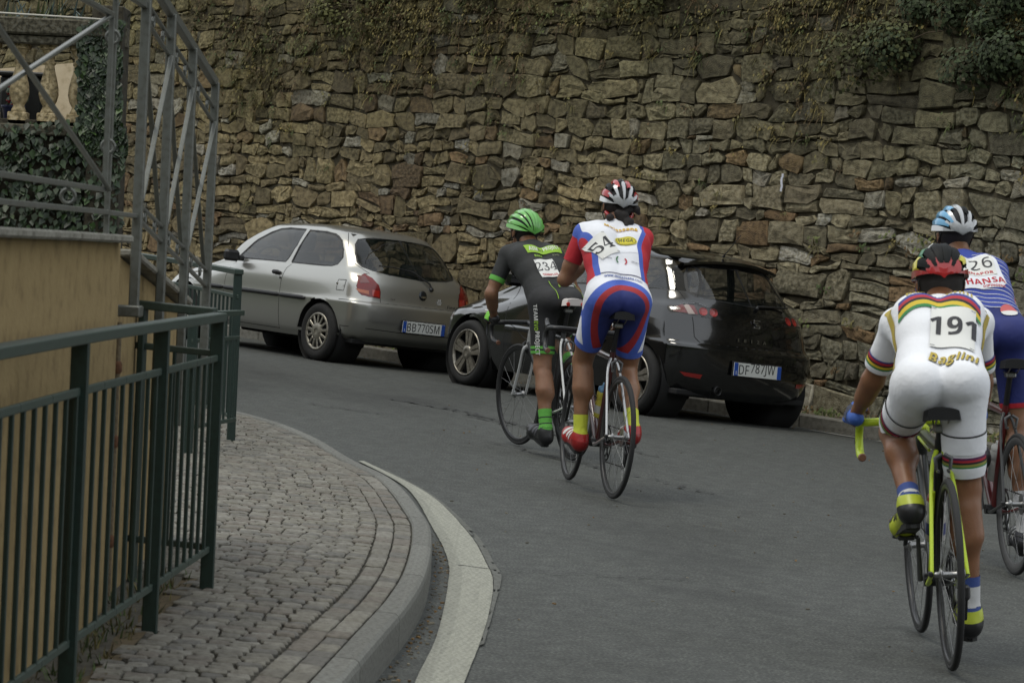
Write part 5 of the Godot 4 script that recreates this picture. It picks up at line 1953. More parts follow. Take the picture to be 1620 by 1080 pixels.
	for z in [0.0, -2.462]:
		for s in [-1.0, 1.0]:
			make_wheel(car, "wheel", Vector3(s * 0.735, 0.298, z), s, 0.298, 0.213, 0.195, 1)
	var lips := MB.new()
	for wc in [wheel_r, wheel_f]:
		var pth := PackedVector2Array()
		for e in wc:
			if e.y > 0.0:
				pth.append(e)
		var first := 0
		for i in pth.size():
			if pth[i].distance_to(pth[(i + 1) % pth.size()]) > 0.25:
				first = (i + 1) % pth.size()
		var ord := PackedVector2Array()
		for i in pth.size():
			ord.append(pth[(first + i) % pth.size()])
		lips = ribbon(sk, ord, false, 0.035, 0.010, 0.010)
		obj("arch_lip", lips.done(), paint, car)
		obj("arch_lip", mirrored(lips).done(), paint, car)
	seams(sk, car, [["side", v2([-0.70, 1.02, -0.72, 0.8, -0.70, 0.30])], ["side", v2([-1.85, 0.97, -1.9, 0.7, -1.88, 0.30])], ["rear", v2([0.02, 0.655, 0.56, 0.66, 0.60, 0.70, 0.60, 0.865])], ["rear", v2([0.58, 1.0, 0.60, 1.1, 0.56, 1.25])]])
	for k in 2:
		var ml := MB.new()
		for q in [[-0.74, -1.86], [-0.42, -0.69]]:
			ml.tube([Vector3(-0.850, 0.575, q[0]), Vector3(-0.858, 0.575, q[0] - 0.03), Vector3(-0.858, 0.578, q[1] + 0.03), Vector3(-0.850, 0.578, q[1])], [0.012, 0.026, 0.026, 0.012], 8)
		var ind := MB.new()
		ind.box(Vector3(-0.835, 0.69, -2.19), Vector3(0.02, 0.035, 0.075), 0.008)
		var mr := MB.new()
		mr.tube([Vector3(-0.78, 0.985, -1.70), Vector3(-0.86, 0.99, -1.70)], [0.03], 8)
		mr.box(Vector3(-0.93, 1.01, -1.71), Vector3(0.19, 0.13, 0.1), 0.035)
		var hd := MB.new()
		hd.tube([Vector3(-0.842, 0.845, -0.80), Vector3(-0.868, 0.847, -0.83), Vector3(-0.868, 0.847, -0.95), Vector3(-0.842, 0.845, -0.98)], [0.014], 8)
		var fog := MB.new()
		var e := sk.find("rear", 0.62, 0.385)
		var fogp := sk.poly("rear", v2([0.70, 0.405, 0.52, 0.398, 0.53, 0.362, 0.66, 0.372]))
		fog = skin_panel(sk, fogp, [], 0.004, false)
		if k == 1:
			ml = mirrored(ml); ind = mirrored(ind); mr = mirrored(mr); hd = mirrored(hd); fog = mirrored(fog)
		obj("side_moulding", ml.done(), paint, car)
		obj("side_indicator", ind.done(), mat("lens_white", Color(0.5, 0.5, 0.47), 0.2, 0.0, {coat = 1.0}), car)
		obj("wing_mirror", mr.done(), paint, car)
		obj("door_handle", hd.done(), paint, car)
		obj("rear_reflector", fog.done(), mat("reflector_red", Color(0.26, 0.012, 0.010), 0.2, 0.0, {coat = 1.0}), car)
	var sp := MB.new()
	var arcs := [[], [], [], []]
	for k in 13:
		var u := (k - 6) / 6.0
		var x := u * 0.515
		var zc := 0.225 - 0.10 * u * u
		var yc := 1.374 - 0.055 * u * u
		arcs[0].append(Vector3(x, yc + 0.008, zc - 0.17))
		arcs[1].append(Vector3(x, yc - 0.012, zc))
		arcs[2].append(Vector3(x, yc - 0.034, zc - 0.015))
		arcs[3].append(Vector3(x, yc - 0.06, zc - 0.12))
	for r in 3:
		for k in 12:
			var up := Vector3(0, 1, 0.15) if r == 0 else (Vector3(0, -0.3, 1) if r == 1 else Vector3(0, -1, 0.3))
			sp.face([arcs[r][k], arcs[r][k + 1], arcs[r + 1][k + 1], arcs[r + 1][k]], up.normalized())
	obj("roof_spoiler", sp.done(), paint, car)
	var ant := MB.new()
	ant.tube([Vector3(0.0, 1.40, 0.0), Vector3(0.0, 1.425, 0.02), Vector3(0.0, 1.60, 0.20)], [0.012, 0.004, 0.003], 6)
	obj("aerial", ant.done(), mat("black_plastic", Color(0.012, 0.012, 0.013), 0.5), car)
	var wip := MB.new()
	wip.tube([Vector3(0.03, 0.985, 0.485), Vector3(0.05, 1.01, 0.468), Vector3(0.44, 1.03, 0.40)], [0.018, 0.012, 0.007], 7)
	obj("rear_wiper", wip.done(), mat("black_plastic", Color(0.012, 0.012, 0.013), 0.5), car)
	var bd := MB.new()
	for k in 4:   # stacked bars that make an S
		bd.box(Vector3([-0.002, -0.012, 0.012, 0.002][k], 0.892 - 0.02 * k, 0.545), Vector3(0.066 if k in [0, 3] else 0.05, 0.013, 0.008), 0.003)
	bd.box(Vector3(-0.033, 0.882, 0.545), Vector3(0.013, 0.03, 0.008), 0.003)
	bd.box(Vector3(0.033, 0.842, 0.545), Vector3(0.013, 0.03, 0.008), 0.003)
	obj("tailgate_emblem", bd.done(), mat("chrome_soft", Color(0.45, 0.45, 0.46), 0.25, 1.0), car)
	var name_ := MB.new()
	for k in 5:
		name_.add(flat_letters("IBIZA"[k], 0.024, Transform3D(Basis(Vector3.RIGHT, -0.12), Vector3(-0.20 + 0.072 * k, 0.715, 0.568)), true, 1.6), Transform3D.IDENTITY)
	obj("model_letters", name_.done(), mat("chrome_soft", Color(0.45, 0.45, 0.46), 0.25, 1.0), car)
	var ex := MB.new()
	ex.lathe([Vector2(0.036, -0.12), Vector2(0.040, 0.0), Vector2(0.036, 0.004), Vector2(0.032, 0.0), Vector2(0.032, -0.1), Vector2(0.0, -0.1)], 22, Vector3(0, 0, 1), Vector3(-0.34, 0.275, 0.545))
	obj("exhaust_tip", ex.done(), mat("exhaust", Color(0.10, 0.10, 0.10), 0.35, 0.9), car)
	plate(car, "DF 787JW", Vector3(0.0, 0.475, 0.618), -0.05)
	car_inside(car, 0.80, 1.0, 1.42, 0.45, -2.4)
	var slip := MB.new()
	slip.box(Vector3(0.16, 1.0, 0.2), Vector3(0.17, 0.004, 0.10), 0.0)
	tag(obj("paper_sheet", slip.done(), mat("paper", Color(0.6, 0.62, 0.62), 0.7), null, car.transform), "white paper sheet lying inside the black car's rear window", "paper")

# ---------------------------------------------------------------- bodies: one surface round a skeleton of tapered capsules
class Flesh:
	var a := []          # bones: from, to, radius at each end, group, softness
	var v := PackedVector3Array()
	var n := PackedVector3Array()
	var tri := PackedInt32Array()
	var grp := PackedInt32Array()
	var along := PackedFloat32Array()   # metres from the start of the nearest bone

	func bone(p: Vector3, q: Vector3, r0: float, r1: float, g := 0, k := 0.03) -> void:
		a.append([p, q, r0, r1, g, k])

	func build(h: float) -> void:
		var lo := Vector3.ONE * 1e9
		var hi := Vector3.ONE * -1e9
		for b in a:
			var r := maxf(b[2], b[3]) + 3.0 * h
			for e in [b[0], b[1]]:
				lo = lo.min(e - Vector3.ONE * r)
				hi = hi.max(e + Vector3.ONE * r)
		var nx := int((hi.x - lo.x) / h) + 2
		var ny := int((hi.y - lo.y) / h) + 2
		var nz := int((hi.z - lo.z) / h) + 2
		var f := PackedFloat32Array()
		f.resize(nx * ny * nz)
		f.fill(1.0)
		for b in a:
			var p: Vector3 = b[0]
			var d: Vector3 = b[1] - b[0]
			var l2 := maxf(d.length_squared(), 1e-9)
			var k: float = b[5]
			var r0: float = b[2]
			var dr: float = b[3] - b[2]
			var m := maxf(b[2], b[3]) + k + 2.0 * h
			var c0: Vector3 = ((b[0] as Vector3).min(b[1]) - Vector3.ONE * m - lo) / h
			var c1: Vector3 = ((b[0] as Vector3).max(b[1]) + Vector3.ONE * m - lo) / h
			var x0 := maxi(0, int(c0.x)); var x1 := mini(nx - 1, int(c1.x) + 1)
			var y0 := maxi(0, int(c0.y)); var y1 := mini(ny - 1, int(c1.y) + 1)
			var z0 := maxi(0, int(c0.z)); var z1 := mini(nz - 1, int(c1.z) + 1)
			for z in range(z0, z1 + 1):
				for y in range(y0, y1 + 1):
					var at := (z * ny + y) * nx
					for x in range(x0, x1 + 1):
						var q := Vector3(lo.x + x * h, lo.y + y * h, lo.z + z * h) - p
						var t := clampf(q.dot(d) / l2, 0.0, 1.0)
						var s := (q - d * t).length() - r0 - dr * t
						var o := f[at + x]
						if s < o + k:
							if o < s + k:
								var w := k - absf(o - s)
								f[at + x] = minf(o, s) - w * w / (4.0 * k)
							else:
								f[at + x] = s
		var cell := PackedInt32Array()
		cell.resize(nx * ny * nz)
		cell.fill(-1)
		var sx := 1
		var sy := nx
		var sz := nx * ny
		var offs := [0, sx, sy, sx + sy, sz, sx + sz, sy + sz, sx + sy + sz]
		var corner := [Vector3(0, 0, 0), Vector3(1, 0, 0), Vector3(0, 1, 0), Vector3(1, 1, 0), Vector3(0, 0, 1), Vector3(1, 0, 1), Vector3(0, 1, 1), Vector3(1, 1, 1)]
		var edges := [[0, 1], [2, 3], [4, 5], [6, 7], [0, 2], [1, 3], [4, 6], [5, 7], [0, 4], [1, 5], [2, 6], [3, 7]]
		var lim := 2.0 * h
		for z in nz - 1:
			for y in ny - 1:
				var at := (z * ny + y) * nx
				for x in nx - 1:
					var i := at + x
					var f0 := f[i]
					if f0 > lim or f0 < -lim:
						continue
					var neg := 0
					for o in offs:
						if f[i + o] < 0.0:
							neg += 1
					if neg == 0 or neg == 8:
						continue
					var sum := Vector3.ZERO
					var cnt := 0
					for e in edges:
						var fa := f[i + offs[e[0]]]
						var fb := f[i + offs[e[1]]]
						if (fa < 0.0) != (fb < 0.0):
							sum += (corner[e[0]] as Vector3).lerp(corner[e[1]], fa / (fa - fb))
							cnt += 1
					cell[i] = v.size()
					v.append(lo + (Vector3(x, y, z) + sum / cnt) * h)
		for z in range(1, nz - 1):
			for y in range(1, ny - 1):
				var at := (z * ny + y) * nx
				for x in range(1, nx - 1):
					var i := at + x
					if cell[i] < 0:
						continue
					var s := f[i] < 0.0
					for ax in 3:
						var st: int = [sx, sy, sz][ax]
						if (f[i + st] < 0.0) == s:
							continue
						var u: int = [sy, sz, sx][ax]
						var w: int = [sz, sx, sy][ax]
						var q := [cell[i], cell[i - u], cell[i - u - w], cell[i - w]]
						if q.min() < 0:
							continue
						if s:
							tri.append_array(PackedInt32Array([q[0], q[2], q[1], q[0], q[3], q[2]]))
						else:
							tri.append_array(PackedInt32Array([q[0], q[1], q[2], q[0], q[2], q[3]]))
		smooth()
		mark()

	func smooth() -> void:
		n.resize(v.size())
		n.fill(Vector3.ZERO)
		for i in range(0, tri.size(), 3):
			var g := (v[tri[i + 2]] - v[tri[i]]).cross(v[tri[i + 1]] - v[tri[i]])
			n[tri[i]] += g
			n[tri[i + 1]] += g
			n[tri[i + 2]] += g
		for i in n.size():
			n[i] = n[i].normalized()

	func mark() -> void:
		grp.resize(v.size())
		along.resize(v.size())
		for i in v.size():
			var best := 1e9
			for b in a:
				var d: Vector3 = b[1] - b[0]
				var q: Vector3 = v[i] - b[0]
				var t := clampf(q.dot(d) / maxf(d.length_squared(), 1e-9), 0.0, 1.0)
				var s: float = (q - d * t).length() - lerpf(b[2], b[3], t)
				if s < best:
					best = s
					grp[i] = b[4]
					along[i] = t * d.length()

	func join(o: Flesh, t: Transform3D, group: int) -> void:
		var f := v.size()
		var flip := t.basis.determinant() < 0.0
		for i in o.v.size():
			v.append(t * o.v[i])
			n.append((t.basis * o.n[i]).normalized())
			grp.append(group + o.grp[i])
			along.append(o.along[i])
		for i in range(0, o.tri.size(), 3):
			tri.append(f + o.tri[i])
			tri.append(f + o.tri[i + (2 if flip else 1)])
			tri.append(f + o.tri[i + (1 if flip else 2)])

	# the surface where r >= 0, moved out by off metres: r is a value per vertex, so that edges run straight across the net
	func cut(r: PackedFloat32Array, off: float, fold := 0.0, noise: FastNoiseLite = null) -> MB:
		var mb := MB.new()
		var map := {}
		var push := func(i: int) -> int:
			if not map.has(i):
				var e := off
				if fold > 0.0:
					e += fold * noise.get_noise_3dv(v[i])
				map[i] = mb.vert(v[i] + n[i] * e, n[i])
			return map[i]
		for i in range(0, tri.size(), 3):
			var x := tri[i]
			var y := tri[i + 1]
			var z := tri[i + 2]
			var inside := int(r[x] >= 0.0) + int(r[y] >= 0.0) + int(r[z] >= 0.0)
			if inside == 0:
				continue
			if inside == 3:
				mb.tri(push.call(x), push.call(y), push.call(z))
				continue
			var ids := [x, y, z]
			var poly := []
			for k in 3:
				var p: int = ids[k]
				var q: int = ids[(k + 1) % 3]
				if r[p] >= 0.0:
					poly.append(push.call(p))
				if (r[p] >= 0.0) != (r[q] >= 0.0):
					var t := r[p] / (r[p] - r[q])
					poly.append(mb.vert((v[p] + n[p] * off).lerp(v[q] + n[q] * off, t), n[p].lerp(n[q], t)))
			for k in range(1, poly.size() - 1):
				mb.tri(poly[0], poly[k], poly[k + 1])
		return mb

var hand_flesh: Flesh
var head_flesh: Flesh

func make_hand() -> void:   # a right hand closed round a bar; wrist at the origin, knuckles towards -z, back of the hand up
	hand_flesh = Flesh.new()
	var h := hand_flesh
	h.bone(Vector3(0, 0, 0.03), Vector3(0, 0.002, -0.015), 0.027, 0.027, 0, 0.012)
	for k in 4:
		var x := -0.030 + 0.020 * k
		var kn := Vector3(x * 1.05, 0.008 - 0.003 * absf(k - 1.2), -0.088 + 0.005 * absf(k - 1.0))
		h.bone(Vector3(x * 0.55, 0, -0.012), kn, 0.0155, 0.0115, 0, 0.012)
		var l: float = [0.042, 0.047, 0.044, 0.035][k]
		var m1 := kn + Vector3(0.001 * k, -0.014, -l * 0.86)
		var m2 := m1 + Vector3(0, -l * 0.72, -0.004)
		var m3 := m2 + Vector3(0, -l * 0.30, l * 0.42)
		h.bone(kn, m1, 0.0108, 0.0095, 1, 0.004)
		h.bone(m1, m2, 0.0095, 0.0085, 2, 0.004)
		h.bone(m2, m3, 0.0085, 0.0075, 2, 0.004)
	h.bone(Vector3(-0.018, -0.006, -0.015), Vector3(-0.040, -0.020, -0.052), 0.016, 0.0125, 0, 0.010)
	h.bone(Vector3(-0.040, -0.020, -0.052), Vector3(-0.043, -0.042, -0.080), 0.0115, 0.010, 1, 0.004)
	h.bone(Vector3(-0.043, -0.042, -0.080), Vector3(-0.034, -0.060, -0.094), 0.010, 0.0085, 2, 0.004)
	h.build(0.0042)

func make_head() -> void:   # face towards -z; the middle of the head at the origin
	head_flesh = Flesh.new()
	var h := head_flesh
	h.bone(Vector3(0, 0.028, 0.026), Vector3(0, 0.032, -0.022), 0.081, 0.075, 0, 0.03)
	h.bone(Vector3(0, -0.005, -0.038), Vector3(0, -0.066, -0.050), 0.058, 0.043, 0, 0.03)
	h.bone(Vector3(0, -0.05, 0.025), Vector3(0, -0.11, 0.030), 0.056, 0.055, 0, 0.03)
	for s in [-1.0, 1.0]:
		h.bone(Vector3(s * 0.052, -0.05, -0.002), Vector3(s * 0.018, -0.095, -0.066), 0.020, 0.017, 0, 0.02)
		h.bone(Vector3(s * 0.016, 0.018, -0.090), Vector3(s * 0.048, 0.016, -0.072), 0.012, 0.011, 0, 0.014)
		h.bone(Vector3(s * 0.038, -0.028, -0.076), Vector3(s * 0.050, -0.022, -0.050), 0.016, 0.016, 0, 0.016)
		h.bone(Vector3(s * 0.080, 0.008, 0.016), Vector3(s * 0.079, -0.030, 0.004), 0.013, 0.008, 1, 0.006)
		h.bone(Vector3(s * 0.084, 0.012, 0.024), Vector3(s * 0.084, -0.012, 0.026), 0.009, 0.007, 1, 0.006)
		h.bone(Vector3(s * 0.012, -0.036, -0.104), Vector3(s * 0.011, -0.037, -0.103), 0.008, 0.008, 0, 0.006)
	h.bone(Vector3(0, 0.008, -0.094), Vector3(0, -0.030, -0.116), 0.009, 0.011, 0, 0.010)
	h.bone(Vector3(-0.018, -0.060, -0.092), Vector3(0.018, -0.060, -0.092), 0.008, 0.008, 0, 0.006)
	h.bone(Vector3(-0.014, -0.072, -0.090), Vector3(0.014, -0.072, -0.090), 0.008, 0.008, 0, 0.006)
	h.bone(Vector3(0, -0.100, -0.078), Vector3(0, -0.100, -0.076), 0.017, 0.017, 0, 0.014)
	h.build(0.0048)

func bend(root: Vector3, tip: Vector3, l1: float, l2: float, pole: Vector3) -> Vector3:   # the joint between two limbs
	var d := tip - root
	var l := minf(d.length(), l1 + l2 - 0.002)
	var u := d.normalized()
	var x := (l1 * l1 - l2 * l2 + l * l) / (2.0 * l)
	var hgt := sqrt(maxf(l1 * l1 - x * x, 0.0))
	var side := (pole - u * pole.dot(u)).normalized()
	return root + u * x + side * hgt

class BackMap:   # heights of a worn surface over a plane laid on the back: prints are laid onto it
	var o: Vector3
	var u: Vector3
	var w: Vector3
	var nn: Vector3
	var g := PackedFloat32Array()
	const ST := 0.013
	const NU := 64
	const NV := 96
	func read(fl: Flesh, ok: Callable) -> void:
		g.resize(NU * NV)
		g.fill(-9.0)
		for i in fl.v.size():
			if not ok.call(i) or fl.n[i].dot(nn) < 0.05:
				continue
			var p := fl.v[i] + fl.n[i] * 0.0065 - o
			var a := int(p.dot(u) / ST + NU * 0.5)
			var b := int(p.dot(w) / ST + NV * 0.4)
			if a >= 0 and b >= 0 and a < NU and b < NV:
				g[b * NU + a] = maxf(g[b * NU + a], p.dot(nn))
		for it in 10:
			var c := g.duplicate()
			for b in range(1, NV - 1):
				for a in range(1, NU - 1):
					var i := b * NU + a
					var s := 0.0
					var k := 0
					for e in [i - 1, i + 1, i - NU, i + NU]:
						if g[e] > -8.0:
							s += g[e]
							k += 1
					if g[i] < -8.0:
						if k > 0:
							c[i] = s / k - (0.004 if k < 3 else 0.0)
					elif it > 7 and k == 4:
						c[i] = g[i] * 0.5 + s * 0.125
			g = c
	func height(a: float, b: float) -> float:
		var x := clampf(a / ST + NU * 0.5 - 0.5, 0, NU - 2)
		var y := clampf(b / ST + NV * 0.4 - 0.5, 0, NV - 2)
		var i := int(y) * NU + int(x)
		var fx := x - int(x)
		var fy := y - int(y)
		return lerpf(lerpf(g[i], g[i + 1], fx), lerpf(g[i + NU], g[i + NU + 1], fx), fy)
	func at(a: float, b: float, off: float) -> Vector3:
		return o + u * a + w * b + nn * (height(a, b) + off - 0.0055)
	func normal(a: float, b: float) -> Vector3:
		var e := 0.02
		var dx := (height(a + e, b) - height(a - e, b)) / (2.0 * e)
		var dy := (height(a, b + e) - height(a, b - e)) / (2.0 * e)
		return (nn - u * dx - w * dy).normalized()
	func patch(poly: PackedVector2Array, off: float) -> MB:   # a printed area with any outline
		var mb := MB.new()
		var r := Rect2(poly[0], Vector2.ZERO)
		for p in poly:
			r = r.expand(p)
		var c := 0.014
		for i in int(r.size.x / c) + 1:
			for j in int(r.size.y / c) + 1:
				var x := r.position.x + i * c
				var y := r.position.y + j * c
				for pc in Geometry2D.intersect_polygons(PackedVector2Array([Vector2(x, y), Vector2(x + c, y), Vector2(x + c, y + c), Vector2(x, y + c)]), poly):
					var t := Geometry2D.triangulate_polygon(pc)
					var f := mb.v.size()
					for q in pc:
						mb.vert(at(q.x, q.y, off), normal(q.x, q.y))
					for k in range(0, t.size(), 3):
						mb.tri(f + t[k], f + t[k + 1], f + t[k + 2])
		return mb
	func letters(pts: PackedVector2Array, centre: Vector2, angle: float, h: float, off: float, arch := 0.0, slant := 0.0) -> MB:
		var mb := MB.new()
		for i in range(0, pts.size() - 2, 3):
			var q := []
			for k in 3:
				var p := pts[i + k] - Vector2(0, h * 0.5)
				p.x += p.y * slant
				p.y -= arch * p.x * p.x
				q.append(p.rotated(angle) + centre)
			split(mb, q[0], q[1], q[2], off, 0)
		return mb
	func split(mb: MB, a: Vector2, b: Vector2, c: Vector2, off: float, depth: int) -> void:
		if depth < 3 and maxf(a.distance_to(b), maxf(b.distance_to(c), c.distance_to(a))) > 0.026:
			var ab := (a + b) * 0.5
			var bc := (b + c) * 0.5
			var ca := (c + a) * 0.5
			split(mb, a, ab, ca, off, depth + 1)
			split(mb, ab, b, bc, off, depth + 1)
			split(mb, ca, bc, c, off, depth + 1)
			split(mb, ab, bc, ca, off, depth + 1)
			return
		var f := mb.v.size()
		for q in [a, b, c]:
			mb.vert(at(q.x, q.y, off), normal(q.x, q.y))
		mb.tri(f, f + 1, f + 2)

# ---------------------------------------------------------------- racing bicycles
# bicycle axes: rear wheel touches the road at the origin, the front is towards -z, y is up in the plane of the wheels
const BB := Vector3(0, 0.27, -0.405)
const REAR := Vector3(0, 0.335, 0)
const FRONT := Vector3(0, 0.335, -0.985)

func crank_end(phi: float, side: float) -> Vector3:   # pedal axle; phi = 0 forward, quarter turn = down (right crank)
	var a := phi if side > 0.0 else phi + PI
	return BB + Vector3(side * 0.105, -0.17 * sin(a), -0.17 * cos(a))

func steer_xf(steer: float) -> Transform3D:
	var ax := Vector3(0, 0.135, 0.041).normalized()
	var o := Vector3(0, 0.665, -0.847)
	var b := Basis(ax, steer)
	return Transform3D(b, o - b * o)

func bike_wheel(bike: Node3D, xf: Transform3D, hub: Vector3, deep: float, rear: bool, rim_col: Material, spokes: int) -> void:
	var w := Node3D.new()
	w.name = "wheel" if rear else "wheel_001"
	bike.add_child(w, true)
	w.transform = xf * Transform3D(Basis.IDENTITY, hub)
	var ax := Vector3.RIGHT
	var ty := MB.new()
	var prof := []
	for k in 13:
		var a := TAU * k / 12.0
		prof.append(Vector2(0.3225 + 0.0125 * cos(a), -0.0125 * sin(a)))
	ty.lathe(prof, 56, ax)
	obj("tyre", ty.done(), mat("bike_tyre", Color(0.014, 0.014, 0.014), 0.8), w)
	var rim := MB.new()
	rim.lathe([Vector2(0.316, 0.010), Vector2(0.311, 0.0105), Vector2(0.300, 0.0105), Vector2(0.311 - deep, 0.004), Vector2(0.309 - deep, 0.0), Vector2(0.311 - deep, -0.004), Vector2(0.300, -0.0105), Vector2(0.311, -0.0105), Vector2(0.316, -0.010)], 56, ax)
	obj("rim", rim.done(), rim_col, w)
	var sp := MB.new()
	for k in spokes:
		var a := TAU * k / spokes
		var d := Vector3(0, cos(a), sin(a))
		var e := Vector3(0, cos(a + (0.5 if k % 4 < 2 else -0.5)), sin(a + (0.5 if k % 4 < 2 else -0.5)))
		sp.tube([e * 0.02 + ax * (0.03 if k % 2 == 0 else -0.03), d * (0.312 - deep)], [0.0011], 4, false)
	stuff(obj("spokes", sp.done(), mat("spoke_steel", Color(0.25, 0.25, 0.25), 0.35, 0.9), w))
	var hb := MB.new()
	hb.lathe([Vector2(0.006, 0.055), Vector2(0.010, 0.050), Vector2(0.011, 0.038), Vector2(0.024, 0.034), Vector2(0.024, 0.028), Vector2(0.012, 0.022), Vector2(0.012, -0.022), Vector2(0.024, -0.028), Vector2(0.024, -0.034), Vector2(0.011, -0.038), Vector2(0.010, -0.050), Vector2(0.006, -0.055)], 20, ax)
	obj("hub", hb.done(), mat("hub_alloy", Color(0.3, 0.3, 0.3), 0.35, 0.9), w)

func make_bike(called_label: String, at: Vector2, yaw: float, lean: float, steer: float, phi: float, saddle_h: float, paint: Material, accent: Material, saddle_m: Material, tape: Material, stay_m: Material, rim_m: Material, deep: float, spokes: int, drop := 0.0) -> Node3D:
	var fw := Vector3(sin(yaw), 0, -cos(yaw))
	var up0 := Vector3(-GX, 1, -GZ).normalized()
	# the machine balances upright against gravity, not square to the road
	fw.y = GX * fw.x + GZ * fw.z
	fw = fw.normalized()
	var rt := fw.cross(Vector3.UP).normalized()
	var up := rt.cross(fw).normalized()
	var b := Basis(rt, up, -fw) * Basis(Vector3(0, 0, 1), -lean)
	var bike := thing("road_bicycle", called_label, "bicycle", Vector3(at.x, gy(at.x, at.y) + 0.008, at.y), b, "racing bicycles on the road")
	var sx := steer_xf(steer)
	var metal := mat("hub_alloy", Color(0.3, 0.3, 0.3), 0.35, 0.9)
	var dark := mat("bike_black", Color(0.012, 0.012, 0.013), 0.4)
	bike_wheel(bike, Transform3D.IDENTITY, REAR, deep, true, rim_m, spokes)
	bike_wheel(bike, sx, FRONT, deep, false, rim_m, spokes)
	var st_dir := Vector3(0, 0.959, 0.284)
	var cluster := BB + st_dir * 0.52
	var top := BB + st_dir * saddle_h
	var hl := Vector3(0, 0.665, -0.847)
	var hu := Vector3(0, 0.80, -0.806)
	for seg in [["seat_tube", [BB, cluster + st_dir * 0.02], [0.018, 0.0165], paint], ["top_tube", [cluster - st_dir * 0.02, hu - Vector3(0, 0.02, 0.0)], [0.0155, 0.020], paint], ["down_tube", [BB, hl + Vector3(0, 0.02, 0.01)], [0.024, 0.023], paint], ["head_tube", [hl, hu], [0.023, 0.021], accent], ["seat_post", [cluster, top - Vector3(0, 0.035, 0)], [0.0138, 0.0138], dark]]:
		var mb := MB.new()
		mb.tube(seg[1], seg[2], 14)
		obj(seg[0], mb.done(), seg[3], bike)
	var bbm := MB.new()
	bbm.tube([BB + Vector3(-0.045, 0, 0), BB + Vector3(0.045, 0, 0)], [0.024], 16)
	obj("bottom_bracket", bbm.done(), dark, bike)
	for s in [-1.0, 1.0]:
		var cs := MB.new()
		cs.tube(spline([BB + Vector3(s * 0.028, -0.005, 0.02), BB + Vector3(s * 0.045, 0.0, 0.12), REAR + Vector3(s * 0.062, 0.0, 0.0)], 4), [0.011, 0.011, 0.010, 0.009, 0.008], 8)
		obj("chain_stay", cs.done(), paint if s > 0.0 else stay_m, bike)
		var ss := MB.new()
		ss.tube(spline([cluster + Vector3(s * 0.012, -0.02, 0.012), cluster + Vector3(s * 0.036, -0.10, 0.06), REAR + Vector3(s * 0.058, 0.06, -0.035), REAR + Vector3(s * 0.062, 0.0, 0.0)], 5), [0.009, 0.009, 0.008, 0.0075], 8)
		obj("seat_stay", ss.done(), stay_m, bike)
		var fk := MB.new()
		fk.tube(spline([sx * Vector3(s * 0.012, 0.66, -0.850), sx * Vector3(s * 0.040, 0.635, -0.858), sx * Vector3(s * 0.046, 0.50, -0.905), sx * Vector3(s * 0.048, 0.335, -0.985)], 5), [0.016, 0.015, 0.014, 0.0135, 0.012, 0.0105, 0.009], 10)
		obj("fork_blade", fk.done(), accent, bike)
	# saddle
	var sd := MB.new()
	var rows := []
	var base := top
	for k in 9:
		var f := k / 8.0
		var half := lerpf(0.071, 0.018, smoothstep(0.15, 0.75, f))
		if k == 0:
			half = 0.058
		var row := []
		for j in 9:
			var a := PI * j / 8.0
			row.append(base + Vector3(half * cos(a), 0.012 + 0.022 * sin(a) * (0.75 if k in [0, 8] else 1.0) - (0.028 if j in [0, 8] else 0.0) + 0.012 * pow(1.0 - f, 3.0), 0.115 - 0.27 * f))
		rows.append(row)
	for k in 8:
		for j in 8:
			sd.face([rows[k][j], rows[k][j + 1], rows[k + 1][j + 1], rows[k + 1][j]], ((rows[k][j] + rows[k + 1][j + 1]) * 0.5 - base - Vector3(0, -0.03, (0.115 - 0.27 * (k + 0.5) / 8.0))).normalized())
	sd.face(rows[0], Vector3(0, 0, 1))
	sd.face(rows[8], Vector3(0, 0, -1))
	obj("saddle", sd.done(), saddle_m, bike)
	var rl := MB.new()
	for s in [-1.0, 1.0]:
		rl.tube([base + Vector3(s * 0.022, -0.002, 0.09), base + Vector3(s * 0.022, -0.03, 0.04), base + Vector3(s * 0.018, -0.03, -0.06), base + Vector3(s * 0.008, 0.0, -0.14)], [0.0035], 6)
	rl.box(base + Vector3(0, -0.04, 0.0), Vector3(0.05, 0.028, 0.045), 0.006)
	obj("saddle_rail", rl.done(), metal, bike)
	# handlebar, stem, levers
	var sk0 := sx
	sx = sx * Transform3D(Basis.IDENTITY, Vector3(0, -drop, 0))
	var stem := MB.new()
	stem.tube([sx * hu, sx * Vector3(0, 0.85, -0.79)], [0.017], 12)
	stem.tube([sx * Vector3(0, 0.845, -0.79), sx * Vector3(0, 0.862, -0.885)], [0.016, 0.017], 12)
	obj("stem", stem.done(), dark, bike)
	for s in [-1.0, 1.0]:
		var bar := MB.new()
		var pts := spline([Vector3(0, 0.866, -0.885), Vector3(s * 0.10, 0.867, -0.886), Vector3(s * 0.185, 0.866, -0.892), Vector3(s * 0.212, 0.862, -0.935), Vector3(s * 0.214, 0.842, -0.978), Vector3(s * 0.216, 0.795, -0.985), Vector3(s * 0.218, 0.750, -0.955), Vector3(s * 0.219, 0.737, -0.905), Vector3(s * 0.22, 0.735, -0.865)], 5).map(func(p): return sx * p)
		bar.tube(pts, [0.0155], 12)
		obj("handlebar", bar.done(), tape, bike)
		var plug := MB.new()
		plug.tube([sx * Vector3(s * 0.22, 0.735, -0.866), sx * Vector3(s * 0.22, 0.735, -0.858)], [0.0165, 0.013], 12)
		obj("bar_plug", plug.done(), mat("plug_copper", Color(0.16, 0.07, 0.04), 0.5), bike)
		var hood := MB.new()
